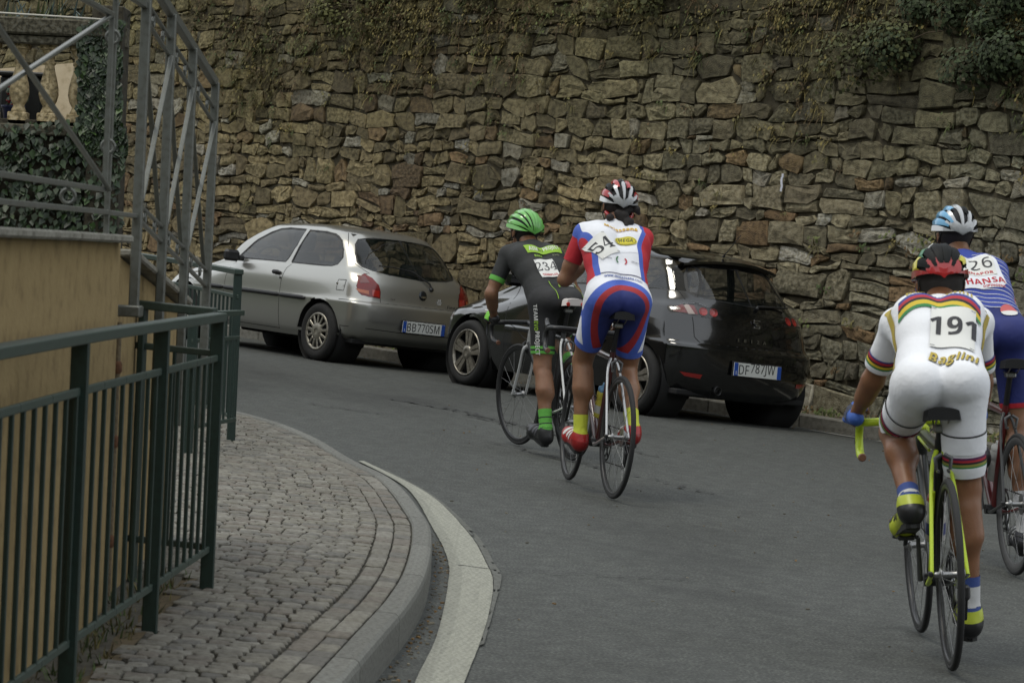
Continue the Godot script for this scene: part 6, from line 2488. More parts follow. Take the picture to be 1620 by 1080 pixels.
		hood.tube(spline([Vector3(s * 0.212, 0.868, -0.945), Vector3(s * 0.212, 0.876, -0.985), Vector3(s * 0.211, 0.892, -1.020), Vector3(s * 0.210, 0.908, -1.035)], 4).map(func(p): return sx * p), [0.017, 0.018, 0.018, 0.0165, 0.0165, 0.016, 0.016, 0.014], 12)
		obj("brake_hood", hood.done(), dark, bike)
		var lev := MB.new()
		lev.tube(spline([Vector3(s * 0.211, 0.892, -1.028), Vector3(s * 0.215, 0.84, -1.048), Vector3(s * 0.222, 0.775, -1.035)], 4).map(func(p): return sx * p), [0.009, 0.009, 0.008, 0.007], 8)
		obj("brake_lever", lev.done(), dark, bike)
	var cab := MB.new()
	for s in [-1.0, 1.0]:
		cab.tube(spline([sx * Vector3(s * 0.14, 0.86, -0.895), sx * Vector3(s * 0.06, 0.83, -0.955), sx * Vector3(s * 0.01, 0.76, -0.90), Vector3(0.0, 0.72, -0.80)], 5), [0.0022], 5)
	obj("brake_cable", cab.done(), dark, bike)
	sx = sk0
	# brakes
	for e in [[cluster + Vector3(0, -0.045, 0.105), Transform3D.IDENTITY], [Vector3(0, 0.672, -0.885), sx]]:
		var br := MB.new()
		for s in [-1.0, 1.0]:
			br.tube([e[1] * (e[0] + Vector3(s * 0.004, 0.02, 0)), e[1] * (e[0] + Vector3(s * 0.028, 0.005, 0.004)), e[1] * (e[0] + Vector3(s * 0.024, -0.035, 0.004))], [0.008, 0.009, 0.006], 7)
			br.box(e[1] * (e[0] + Vector3(s * 0.019, -0.04, 0.002)), Vector3(0.008, 0.012, 0.05), 0.002)
		obj("brake_caliper", br.done(), mat("caliper_grey", Color(0.09, 0.09, 0.09), 0.4, 0.7), bike)
	# drive train
	var ring := MB.new()
	for r in [[0.103, 0.050], [0.078, 0.043]]:
		ring.lathe([Vector2(r[0] - 0.014, r[1] + 0.0015), Vector2(r[0], r[1] + 0.001), Vector2(r[0], r[1] - 0.001), Vector2(r[0] - 0.014, r[1] - 0.0015)], 44, Vector3.RIGHT, BB, false)
	for k in 5:
		var a := TAU * k / 5.0
		ring.bar(BB + Vector3(0.05, 0, 0), BB + Vector3(0.05, cos(a) * 0.09, sin(a) * 0.09), 0.014, 0.006, Vector3.RIGHT, 0.002)
	obj("chainring", ring.done(), dark, bike)
	for s in [-1.0, 1.0]:
		var e := crank_end(phi, s)
		var arm := MB.new()
		arm.tube([BB + Vector3(s * 0.058, 0, 0), Vector3(s * 0.070, e.y, e.z)], [0.015, 0.011], 10, true, 0.7, Vector3.RIGHT)
		obj("crank_arm", arm.done(), metal if s > 0.0 else mat("crank_grey", Color(0.10, 0.10, 0.10), 0.4, 0.6), bike)
		var pd := MB.new()
		pd.tube([Vector3(s * 0.068, e.y, e.z), e + Vector3(s * 0.03, 0, 0)], [0.007], 8)
		pd.box(e + Vector3(s * 0.01, 0.0, 0.0), Vector3(0.062, 0.018, 0.07), 0.006)
		obj("pedal", pd.done(), dark, bike)
	var cas := MB.new()
	for k in 8:
		cas.lathe([Vector2(0.020, 0.022 + 0.004 * k), Vector2(0.050 - 0.0036 * k, 0.022 + 0.004 * k), Vector2(0.050 - 0.0036 * k, 0.0235 + 0.004 * k), Vector2(0.020, 0.0235 + 0.004 * k)], 26, Vector3.RIGHT, REAR, false)
	obj("cassette", cas.done(), metal, bike)
	var ch := MB.new()
	ch.tube([BB + Vector3(0.048, 0.102, 0.0), REAR + Vector3(0.038, 0.038, 0)], [0.004], 5, true)
	ch.tube([BB + Vector3(0.048, -0.102, 0.01), Vector3(0.04, 0.175, -0.015)], [0.004], 5, true)
	ch.tube([Vector3(0.04, 0.175, 0.02), Vector3(0.04, 0.245, 0.04), REAR + Vector3(0.038, -0.036, 0.01)], [0.004], 5, true)
	obj("chain", ch.done(), mat("chain_steel", Color(0.08, 0.08, 0.08), 0.4, 0.8), bike)
	var der := MB.new()
	der.box(Vector3(0.055, 0.275, 0.02), Vector3(0.022, 0.05, 0.045), 0.008)
	der.bar(Vector3(0.048, 0.255, 0.035), Vector3(0.048, 0.175, 0.0), 0.008, 0.02, Vector3.RIGHT, 0.003)
	for e in [Vector3(0.041, 0.25, 0.035), Vector3(0.041, 0.178, 0.002)]:
		der.lathe([Vector2(0.0, 0.004), Vector2(0.019, 0.003), Vector2(0.019, -0.003), Vector2(0.0, -0.004)], 14, Vector3.RIGHT, e)
	der.box(Vector3(-0.066, 0.337, 0.0), Vector3(0.016, 0.02, 0.03), 0.004)
	obj("derailleur", der.done(), dark, bike)
	var cage := MB.new()
	var dt := (hl - BB).normalized()
	var nrm := Vector3(0, dt.z, -dt.y) * -1.0
	for k in 2:
		var o := BB + dt * (0.20 if k == 0 else 0.14) + nrm * 0.03 if k == 0 else BB + st_dir * 0.14 + Vector3(0, 0.284, -0.959) * -0.0
		if k == 1:
			continue
		for s in [-1.0, 1.0]:
			cage.tube([o + Vector3(s * 0.02, 0, 0), o + nrm * 0.03 + Vector3(s * 0.038, 0, 0), o + dt * 0.12 + nrm * 0.04 + Vector3(s * 0.036, 0, 0), o + dt * 0.13 + Vector3(s * 0.015, 0, 0)], [0.0028], 6)
	obj("bottle_cage", cage.done(), dark, bike)
	return bike

func bottle(bike: Node3D, label: String, on_seat_tube: bool, body: Material, cap: Material, band: Material) -> void:
	var o := BB + (Vector3(0, 0.959, 0.284) * 0.13 + Vector3(0, 0.284, -0.959) * 0.056 if on_seat_tube else Vector3(0, 0.395, -0.442).normalized() * 0.17 + Vector3(0, 0.442, 0.395).normalized() * 0.062)
	var d := Vector3(0, 0.959, 0.284) if on_seat_tube else Vector3(0, 0.395, -0.442).normalized()
	var t := thing("water_bottle", label, "bottle", bike.transform * o, bike.basis)
	var mb := MB.new()
	mb.lathe([Vector2(0.0, 0.0), Vector2(0.033, 0.002), Vector2(0.036, 0.008), Vector2(0.036, 0.09), Vector2(0.032, 0.10), Vector2(0.032, 0.112), Vector2(0.036, 0.12), Vector2(0.036, 0.145), Vector2(0.030, 0.158)], 24, d)
	obj("bottle_body", mb.done(), body, t)
	var bn := MB.new()
	bn.lathe([Vector2(0.0365, 0.03), Vector2(0.0365, 0.075)], 24, d)
	obj("print_band", bn.done(), band, t)
	var cp := MB.new()
	cp.lathe([Vector2(0.032, 0.155), Vector2(0.033, 0.160), Vector2(0.031, 0.176), Vector2(0.016, 0.184), Vector2(0.012, 0.19), Vector2(0.012, 0.202), Vector2(0.0, 0.204)], 20, d)
	obj("cap", cp.done(), cap, t)

# ---------------------------------------------------------------- cyclists
var fold_noise := FastNoiseLite.new()

func rider(bike: Node3D, label: String, cfg: Dictionary) -> Dictionary:
	var p := thing("person", label, "person", bike.position, bike.basis, "cyclists climbing the bend")
	var fl := Flesh.new()
	var H: Vector3 = cfg.hip
	var th: float = cfg.lean
	var T := Vector3(cfg.get("sway", 0.0), cos(th), -sin(th)).normalized()
	var X := Vector3.RIGHT
	var N := X.cross(T).normalized()
	var sc: float = cfg.get("build", 1.0)
	var hump: float = cfg.get("hump", 0.03)
	var C := H + T * 0.50 * sc                      # between the shoulders
	for s in [-1.0, 1.0]:
		fl.bone(H + X * s * 0.072 - N * 0.005, H + X * s * 0.060 + T * 0.12, 0.108 * sc, 0.098 * sc, 0, 0.04)
		fl.bone(H + X * s * 0.072 + N * 0.045 - T * 0.055, H + X * s * 0.078 + N * 0.03 - T * 0.01, 0.086 * sc, 0.080 * sc, 0, 0.035)
		fl.bone(H + X * s * 0.055 + T * 0.10, H + X * s * 0.066 * sc + T * 0.26 + N * hump * 0.6, 0.096 * sc, 0.098 * sc, 0, 0.04)
		fl.bone(H + X * s * 0.066 * sc + T * 0.26 + N * hump * 0.6, H + X * s * 0.088 * sc + T * 0.41 * sc + N * hump, 0.098 * sc, 0.094 * sc, 0, 0.04)
		fl.bone(H + X * s * 0.088 * sc + T * 0.40 * sc + N * hump, C + X * s * 0.10 * sc + N * hump * 0.2, 0.090 * sc, 0.066 * sc, 0, 0.04)
		fl.bone(H + X * s * 0.115 * sc + T * 0.28, H + X * s * 0.140 * sc + T * 0.43 * sc, 0.045, 0.058, 0, 0.04)
	var NB := C + T * 0.02 + N * 0.005
	var hd: Vector3 = (T * 0.62 + Vector3.UP * 0.40 + Vector3.FORWARD * cfg.get("neck", 0.12)).normalized()
	var head_at: Vector3 = NB + hd * 0.185 + X * float(cfg.get("head_x", 0.0))
	fl.bone(NB - T * 0.04, head_at - hd * 0.05 + Vector3(0, 0, 0.01), 0.058, 0.055, 9, 0.03)
	var axes := {9: [NB, hd]}
	var thigh: float = 0.425 * sc
	var shin: float = 0.415 * sc
	var sole := []
	for s in [-1.0, 1.0]:
		var li := 0 if s < 0.0 else 1
		# arm
		var S: Vector3 = C + X * s * 0.170 * sc - N * 0.012 + T * cfg.get("shrug", 0.0)
		fl.bone(NB, S, 0.052, 0.052, 0, 0.04)
		fl.bone(NB + T * 0.035, C + X * s * 0.09, 0.040, 0.048, 0, 0.04)
		var grip: Vector3 = cfg.grip[li]
		var roll: float = cfg.get("roll", [1.0, 1.0])[li]
		var hb := Basis(Vector3.UP, -0.10 * s) * Basis(Vector3.RIGHT, cfg.get("wrist", [0.15, 0.15])[li]) * Basis(Vector3(0, 0, 1), -roll * s)
		var hf := Transform3D(hb * Basis.from_scale(Vector3(s, 1, 1)), Vector3.ZERO)
		var W: Vector3 = grip - hf * Vector3(-0.006, -0.026, -0.068)
		hf.origin = W
		var pole: Vector3 = cfg.elbow[li]
		var E := bend(S, W, 0.285 * sc, 0.262 * sc, pole)
		fl.bone(S, E, 0.050 * sc, 0.038, 1 + li, 0.03)
		fl.bone(S.lerp(E, 0.25), S.lerp(E, 0.7), 0.046 * sc, 0.043, 1 + li, 0.02)
		fl.bone(E, W, 0.037, 0.0245, 3 + li, 0.02)
		fl.bone(E.lerp(W, 0.12), E.lerp(W, 0.5), 0.041, 0.035, 3 + li, 0.025)
		axes[1 + li] = [S, (E - S).normalized()]
		axes[3 + li] = [E, (W - E).normalized()]
		cfg["hand%d" % li] = hf
		# leg
		var pe := crank_end(cfg.phi, s)
		var pitch: float = cfg.foot[li]
		var fb := Basis(Vector3.UP, -0.08 * s) * Basis(Vector3.RIGHT, pitch)
		var ball: Vector3 = pe + fb * Vector3(s * 0.012, 0.040, 0.0)
		var ankle: Vector3 = ball + fb * Vector3(0, 0.062, 0.135)
		var HJ: Vector3 = H + X * s * 0.088 * sc - T * 0.02
		var kp: Vector3 = cfg.get("knee", [Vector3(-0.12, 0, -1), Vector3(0.12, 0, -1)])[li]
		var K := bend(HJ, ankle, thigh, shin, kp)
		fl.bone(HJ, K, 0.086 * sc, 0.055, 5 + li, 0.04)
		var kd := (K - HJ).normalized()
		var fwd := (kp - kd * kp.dot(kd)).normalized()
		fl.bone(HJ.lerp(K, 0.15) + fwd * 0.018, HJ.lerp(K, 0.72) + fwd * 0.012, 0.078 * sc, 0.060, 5 + li, 0.03)
		fl.bone(HJ.lerp(K, 0.15) - fwd * 0.02, HJ.lerp(K, 0.7) - fwd * 0.012, 0.070 * sc, 0.050, 5 + li, 0.03)
		var sd := (ankle - K).normalized()
		var bk := -(kp - sd * kp.dot(sd)).normalized()
		fl.bone(K, ankle, 0.050, 0.031, 7 + li, 0.03)
		fl.bone(K.lerp(ankle, 0.14) + bk * 0.022 + X * s * 0.006, K.lerp(ankle, 0.36) + bk * 0.026 + X * s * 0.008, 0.046, 0.054, 7 + li, 0.025)
		fl.bone(K.lerp(ankle, 0.16) + bk * 0.020 - X * s * 0.014, K.lerp(ankle, 0.42) + bk * 0.022 - X * s * 0.012, 0.042, 0.050, 7 + li, 0.022)
		fl.bone(K.lerp(ankle, 0.42) + bk * 0.014, K.lerp(ankle, 0.95) + bk * 0.016, 0.036, 0.022, 7 + li, 0.03)
		axes[5 + li] = [HJ, kd]
		axes[7 + li] = [K, sd]
		fl.bone(ankle + fb * Vector3(0, -0.035, 0.035), ankle + fb * Vector3(0, -0.005, 0.012), 0.033, 0.035, 10 + li, 0.03)
		fl.bone(ankle + fb * Vector3(0, -0.03, 0.01), ball + fb * Vector3(-s * 0.004, 0.012, 0.0), 0.036, 0.033, 10 + li, 0.03)
		fl.bone(ankle + fb * Vector3(0, -0.045, 0.03), ball + fb * Vector3(0, -0.002, 0), 0.028, 0.032, 10 + li, 0.02)
		fl.bone(ball + fb * Vector3(-s * 0.008, 0.004, 0), ball + fb * Vector3(-s * 0.006, 0.004, -0.065), 0.033, 0.024, 10 + li, 0.03)
		fl.bone(ball + fb * Vector3(s * 0.016, 0.0, 0), ball + fb * Vector3(s * 0.010, 0.0, -0.045), 0.028, 0.022, 10 + li, 0.03)
		axes[10 + li] = [ankle, fb * Vector3(0, -0.4, -0.9)]
		sole.append([ball, fb, ankle])
	fl.build(cfg.get("cell", 0.0115))
	for i in fl.v.size():
		var ax = axes.get(fl.grp[i])
		if ax:
			fl.along[i] = (fl.v[i] - ax[0]).dot(ax[1])
	var body_count := fl.v.size()
	for li in 2:
		fl.join(hand_flesh, cfg["hand%d" % li], 20 + 10 * li)
	var hx := Transform3D(Basis(Vector3.UP, cfg.get("head_yaw", 0.0)) * Basis(Vector3(0, 0, 1), cfg.get("head_roll", 0.0)) * Basis(Vector3.RIGHT, cfg.get("head_pitch", 0.0)), head_at)
	fl.join(head_flesh, hx, 40)
	var skin := MB.new()
	skin.v = fl.v; skin.n = fl.n; skin.idx = fl.tri
	skin.uv.resize(fl.v.size())
	skin.c.resize(fl.v.size())
	skin.c.fill(Color.WHITE)
	obj("body", skin.done(), cfg.skin, p)
	for s in [-1.0, 1.0]:
		var ey := MB.new()
		ey.lathe([Vector2(0.0, -0.0115), Vector2(0.008, -0.008), Vector2(0.0115, 0.0), Vector2(0.008, 0.008), Vector2(0.0, 0.0115)], 12, Vector3(0, 0, -1), Vector3(s * 0.031, 0.002, -0.082))
		var eye := obj("eye", ey.done(), mat("eye_white", Color(0.6, 0.58, 0.55), 0.3), p, hx)
		var ir := MB.new()
		ir.lathe([Vector2(0.0, 0.0122), Vector2(0.0035, 0.0116), Vector2(0.005, 0.0105)], 10, Vector3(0, 0, -1), Vector3(s * 0.031, 0.002, -0.082))
		obj("iris", ir.done(), mat("iris", Color(0.03, 0.02, 0.012), 0.2), eye)
	var bm := BackMap.new()
	bm.o = H
	bm.u = T.cross(N).normalized()
	bm.w = T
	bm.nn = N
	bm.read(fl, func(i: int) -> bool: return fl.grp[i] in [0, 5, 6])
	var R := {node = p, fl = fl, H = H, T = T, N = N, NB = NB, hd = hd, head = hx, back = bm, sole = sole, axes = axes, thigh = thigh, shin = shin}
	return R

func piece(R: Dictionary, called: String, m: Material, off: float, f: Callable, parent: Node = null, fold := 0.0) -> MeshInstance3D:
	var fl: Flesh = R.fl
	var r := PackedFloat32Array()
	r.resize(fl.v.size())
	for i in fl.v.size():
		r[i] = f.call(i)
	return obj(called, fl.cut(r, off, fold, fold_noise).done(), m, parent if parent else R.node)

func up_the_back(R: Dictionary, i: int) -> float:
	return (R.fl.v[i] - R.H).dot(R.T)

func jersey_r(R: Dictionary, waist: float, cuff: float, collar := 0.045) -> Callable:
	return func(i: int) -> float:
		var g: int = R.fl.grp[i]
		if g == 0:
			return up_the_back(R, i) - waist
		if g == 1 or g == 2:
			return cuff - R.fl.along[i]
		if g == 9:
			return collar - R.fl.along[i]
		return -0.05

func shorts_r(R: Dictionary, waist: float, hem: float) -> Callable:
	return func(i: int) -> float:
		var g: int = R.fl.grp[i]
		if g == 0:
			return waist - up_the_back(R, i)
		if g == 5 or g == 6:
			return hem - R.fl.along[i]
		return -0.05

func band_r(R: Dictionary, groups: Array, a: float, b: float) -> Callable:   # a ring round a limb
	return func(i: int) -> float:
		if not R.fl.grp[i] in groups:
			return -0.05
		return minf(R.fl.along[i] - a, b - R.fl.along[i])

func stack(R: Dictionary, called: String, groups: Array, list: Array, end: float, off: float, parent: Node) -> void:   # stripes round a limb, each laid over the one before
	for k in list.size():
		var a: float = list[k][0]
		piece(R, called, list[k][1], off + 0.0007 * k, func(i: int) -> float:
			if not R.fl.grp[i] in groups:
				return -0.05
			return minf(R.fl.along[i] - a, end - R.fl.along[i]), parent)

func feet(R: Dictionary, sock_m: Material, sock_len: float, shoe_m: Material, heel_m: Material, strap_m: Material) -> void:
	var L: float = R.shin
	for li in 2:
		var sole = R.sole[li]
		var sk := func(i: int) -> float:
			if R.fl.grp[i] == 7 + li:
				return R.fl.along[i] - (L - sock_len)
			return 0.05 if R.fl.grp[i] == 10 + li else -0.05
		R["sock%d" % li] = piece(R, "sock", sock_m, 0.003, sk)
		var fb: Basis = sole[1]
		var sh := func(i: int) -> float:
			if R.fl.grp[i] != 10 + li and R.fl.grp[i] != 7 + li:
				return -0.05
			var q: Vector3 = fb.inverse() * (R.fl.v[i] - sole[2])
			return 0.022 - q.y - (0.02 if q.z < 0.0 and q.z > -0.05 else 0.0)
		var shoe := piece(R, "shoe", shoe_m, 0.0065, sh)
		piece(R, "heel_cup", heel_m, 0.0085, func(i: int) -> float:
			if R.fl.grp[i] != 10 + li:
				return -0.05
			var q: Vector3 = fb.inverse() * (R.fl.v[i] - sole[2])
			return minf(q.z - 0.012, 0.0 - q.y - 0.016), shoe)
		piece(R, "strap", strap_m, 0.0088, func(i: int) -> float:
			if R.fl.grp[i] != 10 + li:
				return -0.05
			var q: Vector3 = fb.inverse() * (R.fl.v[i] - sole[2])
			var s := minf(absf(q.z + 0.055), minf(absf(q.z + 0.09), absf(q.z + 0.125)))
			return minf(0.010 - s, q.y + 0.05), shoe)
		var so := MB.new()
		var ball: Vector3 = sole[0]
		var out := []
		for e in [[-0.062, 0.030], [-0.085, 0.012], [-0.05, 0.037], [0.0, 0.040], [0.06, 0.030], [0.12, 0.031], [0.168, 0.026], [0.178, 0.010]]:
			out.append(e)
		var order := [1, 0, 2, 3, 4, 5, 6, 7]
		for k in 7:
			var a = out[order[k]]
			var b = out[order[k + 1]]
			so.face([ball + fb * Vector3(-a[1], -0.034, a[0]), ball + fb * Vector3(a[1], -0.034, a[0]), ball + fb * Vector3(b[1], -0.034, b[0]), ball + fb * Vector3(-b[1], -0.034, b[0])], fb * Vector3.DOWN)
			for s in [-1.0, 1.0]:
				so.face([ball + fb * Vector3(s * a[1], -0.034, a[0]), ball + fb * Vector3(s * a[1], -0.012, a[0]), ball + fb * Vector3(s * b[1], -0.012, b[0]), ball + fb * Vector3(s * b[1], -0.034, b[0])], fb * Vector3(s, 0, 0))
		so.face([ball + fb * Vector3(-0.010, -0.034, 0.178), ball + fb * Vector3(0.010, -0.034, 0.178), ball + fb * Vector3(0.010, -0.012, 0.178), ball + fb * Vector3(-0.010, -0.012, 0.178)], fb * Vector3(0, 0, 1))
		so.box(ball + fb * Vector3(0, -0.036, 0.0), Vector3(0.05, 0.012, 0.06), 0.003, fb)
		so.box(ball + fb * Vector3(0, -0.030, 0.14), Vector3(0.05, 0.018, 0.05), 0.004, fb)
		obj("sole", so.done(), mat("sole_black", Color(0.012, 0.012, 0.012), 0.6), shoe)

func gloves(R: Dictionary, m: Material, cuff_m: Material) -> void:
	for li in 2:
		var gl := piece(R, "glove", m, 0.0022, func(i: int) -> float:
			var g: int = R.fl.grp[i]
			if g == 20 + 10 * li:
				return 0.05
			if g == 21 + 10 * li:
				return 0.022 - R.fl.along[i]
			return -0.02)
		var hf: Transform3D = R.cfg["hand%d" % li]
		piece(R, "knuckle_pad", cuff_m, 0.0038, func(i: int) -> float:
			if R.fl.grp[i] != 20 + 10 * li:
				return -0.02
			var q: Vector3 = hf.affine_inverse() * R.fl.v[i]
			return minf(q.y - 0.002, minf(-0.012 - q.z, minf(0.095 + q.z, 0.03 - absf(q.x)))), gl)

func dome(a: float, b: float, grow: float) -> Vector3:   # helmet skin: a across (0 = middle, + right), b from brow (0) over the top to the nape (1)
	var th := lerpf(-0.12, PI + 0.34, b)
	var w := 0.098 + grow
	var h := 0.112 + grow
	var l := 0.138 + grow
	var z := -cos(th) * l
	if th > PI * 0.5:
		z *= 1.06
	var ring := maxf(sin(th), -0.25)
	return Vector3(sin(a) * w * pow(maxf(sin(th) + 0.28, 0.0) / 1.28, 0.5), cos(a) * h * ring + 0.0 * ring + (1.0 - cos(a)) * -0.012, z * (1.0 - 0.10 * absf(sin(a))))

func helmet(R: Dictionary, label_m: Dictionary, tail: float) -> void:
	# shell of ribs with open vents between, over a dark liner, with a brow band, a tail band and straps
	var hx: Transform3D = R.head * Transform3D(Basis(Vector3.RIGHT, label_m.get("tip", 0.06)), Vector3(0, 0.040, 0.006))
	var hm := Node3D.new()
	hm.name = "helmet"
	R.node.add_child(hm, true)
	hm.transform = hx
	var liner := MB.new()
	var na := 17
	var nb := 21
	var grid := []
	for j in nb:
		for i in na:
			var a := lerpf(-1.5, 1.5, i / (na - 1.0))
			var b := lerpf(0.02, 0.97, j / (nb - 1.0))
			var q := dome(a, b, -0.010)
			grid.append(liner.vert(q, q))
	for j in nb - 1:
		for i in na - 1:
			liner.quad_i(grid[j * na + i], grid[j * na + i + 1], grid[(j + 1) * na + i + 1], grid[(j + 1) * na + i])
	obj("liner", liner.done(), label_m.get("liner", mat("helmet_liner", Color(0.010, 0.010, 0.011), 0.7)), hm)
	var ribs: Array = label_m.ribs     # [angle across, width, material]
	for rb in ribs:
		var mb := MB.new()
		var n := 22
		var prev := []
		for k in n + 1:
			var b := lerpf(rb[3] if rb.size() > 3 else 0.0, rb[4] if rb.size() > 4 else 1.0, float(k) / n)
			var spread: float = rb[0] * (1.0 - 0.28 * pow(absf(b - 0.45) * 2.0, 2.0) * (1.0 if b < 0.45 else 0.75))
			var half: float = rb[1] * (0.75 + 0.35 * sin(PI * clampf(b, 0.0, 1.0)))
			var row := []
			for e in [[-half, -0.006], [-half * 0.92, 0.006], [0.0, 0.011], [half * 0.92, 0.006], [half, -0.006]]:
				row.append(dome(spread + e[0], b, e[1]))
			if prev.size():
				for q in 4:
					var c: Vector3 = (row[q] + row[q + 1] + prev[q] + prev[q + 1]) * 0.25
					var f := mb.v.size()
					for e in [prev[q], prev[q + 1], row[q + 1], row[q]]:
						mb.vert(e, (e as Vector3) * 0.7 + (c - dome(spread, b, -0.02)) * 0.7)
					mb.quad_i(f, f + 1, f + 2, f + 3)
			prev = row
		obj("rib", mb.done(), rb[2], hm)
	for band in [["brow_band", 0.0, 0.09, label_m.brow], ["tail_band", 1.0 - tail, 1.0, label_m.tail]]:
		var mb := MB.new()
		var rows := []
		for k in 5:
			var row := []
			for i in 25:
				var u := i / 24.0 * 2.0 - 1.0
				var a := u * 1.5
				var lift := 0.035 * (1.0 - u * u) * (1.0 if band[0] == "brow_band" else -0.6)
				var b: float = lerpf(band[1], band[2], k / 4.0)
				if band[0] == "tail_band":
					b += 0.055 * cos(u * PI * 2.0) * (1.0 - k / 4.0) - 0.02 * (1.0 - u * u)
				row.append(dome(a, clampf(b, 0.0, 1.03), 0.0075 - (0.008 if k in [0, 4] else 0.0)))
			rows.append(row)
		for k in 4:
			for i in 24:
				mb.face([rows[k][i], rows[k][i + 1], rows[k + 1][i + 1], rows[k + 1][i]], (rows[k][i] + rows[k + 1][i + 1]).normalized())
		obj(band[0], mb.done(), band[3], hm)
	for s in [-1.0, 1.0]:
		var side := MB.new()
		var rows := []
		for k in 2:
			var row := []
			for i in 15:
				row.append(dome(s * (1.36 if k == 0 else 1.58), lerpf(0.03, 0.97, i / 14.0), 0.007))
			rows.append(row)
		for i in 14:
			side.face([rows[0][i], rows[0][i + 1], rows[1][i + 1], rows[1][i]], Vector3(s, 0.2, 0))
		obj("edge_band", side.done(), label_m.get("edge", label_m.tail), hm)
		var st := MB.new()
		st.tube([Vector3(s * 0.088, -0.02, -0.03), Vector3(s * 0.083, -0.085, -0.012), Vector3(s * 0.05, -0.145, -0.045), Vector3(0, -0.155, -0.055)], [0.003], 5)
		st.tube([Vector3(s * 0.085, -0.02, 0.06), Vector3(s * 0.083, -0.085, -0.012)], [0.003], 5)
		obj("strap", st.done(), mat("strap_black", Color(0.015, 0.015, 0.015), 0.8), hm)

func hair(R: Dictionary, m: Material, low: float, thick: float) -> void:
	var hx: Transform3D = R.head
	piece(R, "hair", m, thick, func(i: int) -> float:
		if R.fl.grp[i] != 40:
			return -0.02
		var q: Vector3 = hx.affine_inverse() * R.fl.v[i]
		var line := maxf(0.055 - (q.z + 0.06) * 1.1, low) if q.z < 0.03 else low
		return q.y - line, null, 0.004)

func bib(R: Dictionary, number: String, foot: String, centre: Vector2, w: float, h: float, angle: float, paper: Material, ink: Material, red: Material, digit: float, skew := 0.0) -> void:
	var bm: BackMap = R.back
	var poly := PackedVector2Array()
	for e in [[-0.5, -0.5], [0.0, -0.49], [0.5, -0.5], [0.5, 0.0], [0.5, 0.5], [0.0, 0.49], [-0.5, 0.5], [-0.5, 0.0]]:
		poly.append((Vector2(e[0] * w + e[1] * skew, e[1] * h)).rotated(angle) + centre)
	var bibn := obj("race_number", bm.patch(poly, 0.0095).done(), paper, R.node)
	var l := lettering(number, digit, "Droid Serif" if number == "234" or number == "54" else "Droid Sans", number == "191" or number == "54", 1.0)
	var lift := 0.012 if foot != "" else 0.0
	obj("digits", bm.letters(l[0], centre + Vector2(0, h * (0.10 if foot != "" else 0.02)).rotated(angle), angle, digit, 0.0112).done(), ink, bibn)
	if foot != "":
		var f := lettering(foot, 0.020, "Droid Sans", true, 1.0)
		var k: float = w * 0.80 / f[1]
		f = lettering(foot, 0.020, "Droid Sans", true, k)
		obj("sponsor_line", bm.letters(f[0], centre + Vector2(0, -h * 0.36).rotated(angle), angle, 0.02, 0.0112).done(), red, bibn)
	for e in [[-0.44, -0.46], [0.44, -0.46], [0.44, 0.46], [-0.44, 0.46]]:
		var q := Vector2(e[0] * w, e[1] * h).rotated(angle) + centre
		var pin := MB.new()
		pin.tube([bm.at(q.x - 0.008, q.y, 0.0115), bm.at(q.x + 0.008, q.y, 0.0115)], [0.0011], 4)
		obj("safety_pin", pin.done(), mat("chrome", Color(0.6, 0.6, 0.6), 0.2, 1.0), bibn)

func print_on(R: Dictionary, text: String, centre: Vector2, h: float, wide: float, m: Material, parent: Node, off := 0.006, angle := 0.0, arch := 0.0, slant := 0.0, bold := true) -> void:
	var l := lettering(text, h, "Droid Sans", bold, 1.0)
	l = lettering(text, h, "Droid Sans", bold, wide / l[1])
	obj("lettering", R.back.letters(l[0], centre, angle, h, off, arch, slant).done(), m, parent)

func arc_band(R: Dictionary, y0: float, thick: float, half: float, arch: float, m: Material, parent: Node, off: float, called := "stripe") -> void:
	var poly := PackedVector2Array()
	var lo := []
	for k in 15:
		var x := lerpf(-half, half, k / 14.0)
		poly.append(Vector2(x, y0 - arch * x * x))
	for k in 15:
		var x := lerpf(half, -half, k / 14.0)
		poly.append(Vector2(x, y0 - thick - arch * x * x))
	obj(called, R.back.patch(poly, off).done(), m, parent)

func cloth(key: String, c: Color, rough := 0.75) -> StandardMaterial3D:
	return mat(key, c, rough, 0.0, {rim = 0.2, h = "wrinkle_h", hs = 0.22, scale = 1.7, world = false})

func riders() -> void:
	fold_noise.seed = 12
	fold_noise.frequency = 9.0
	make_hand()
	make_head()
	black_rider()
	red_rider()
	blue_rider()
	white_rider()

const HOOD_L := Vector3(-0.213, 0.885, -0.995)
const HOOD_R := Vector3(0.213, 0.885, -0.995)

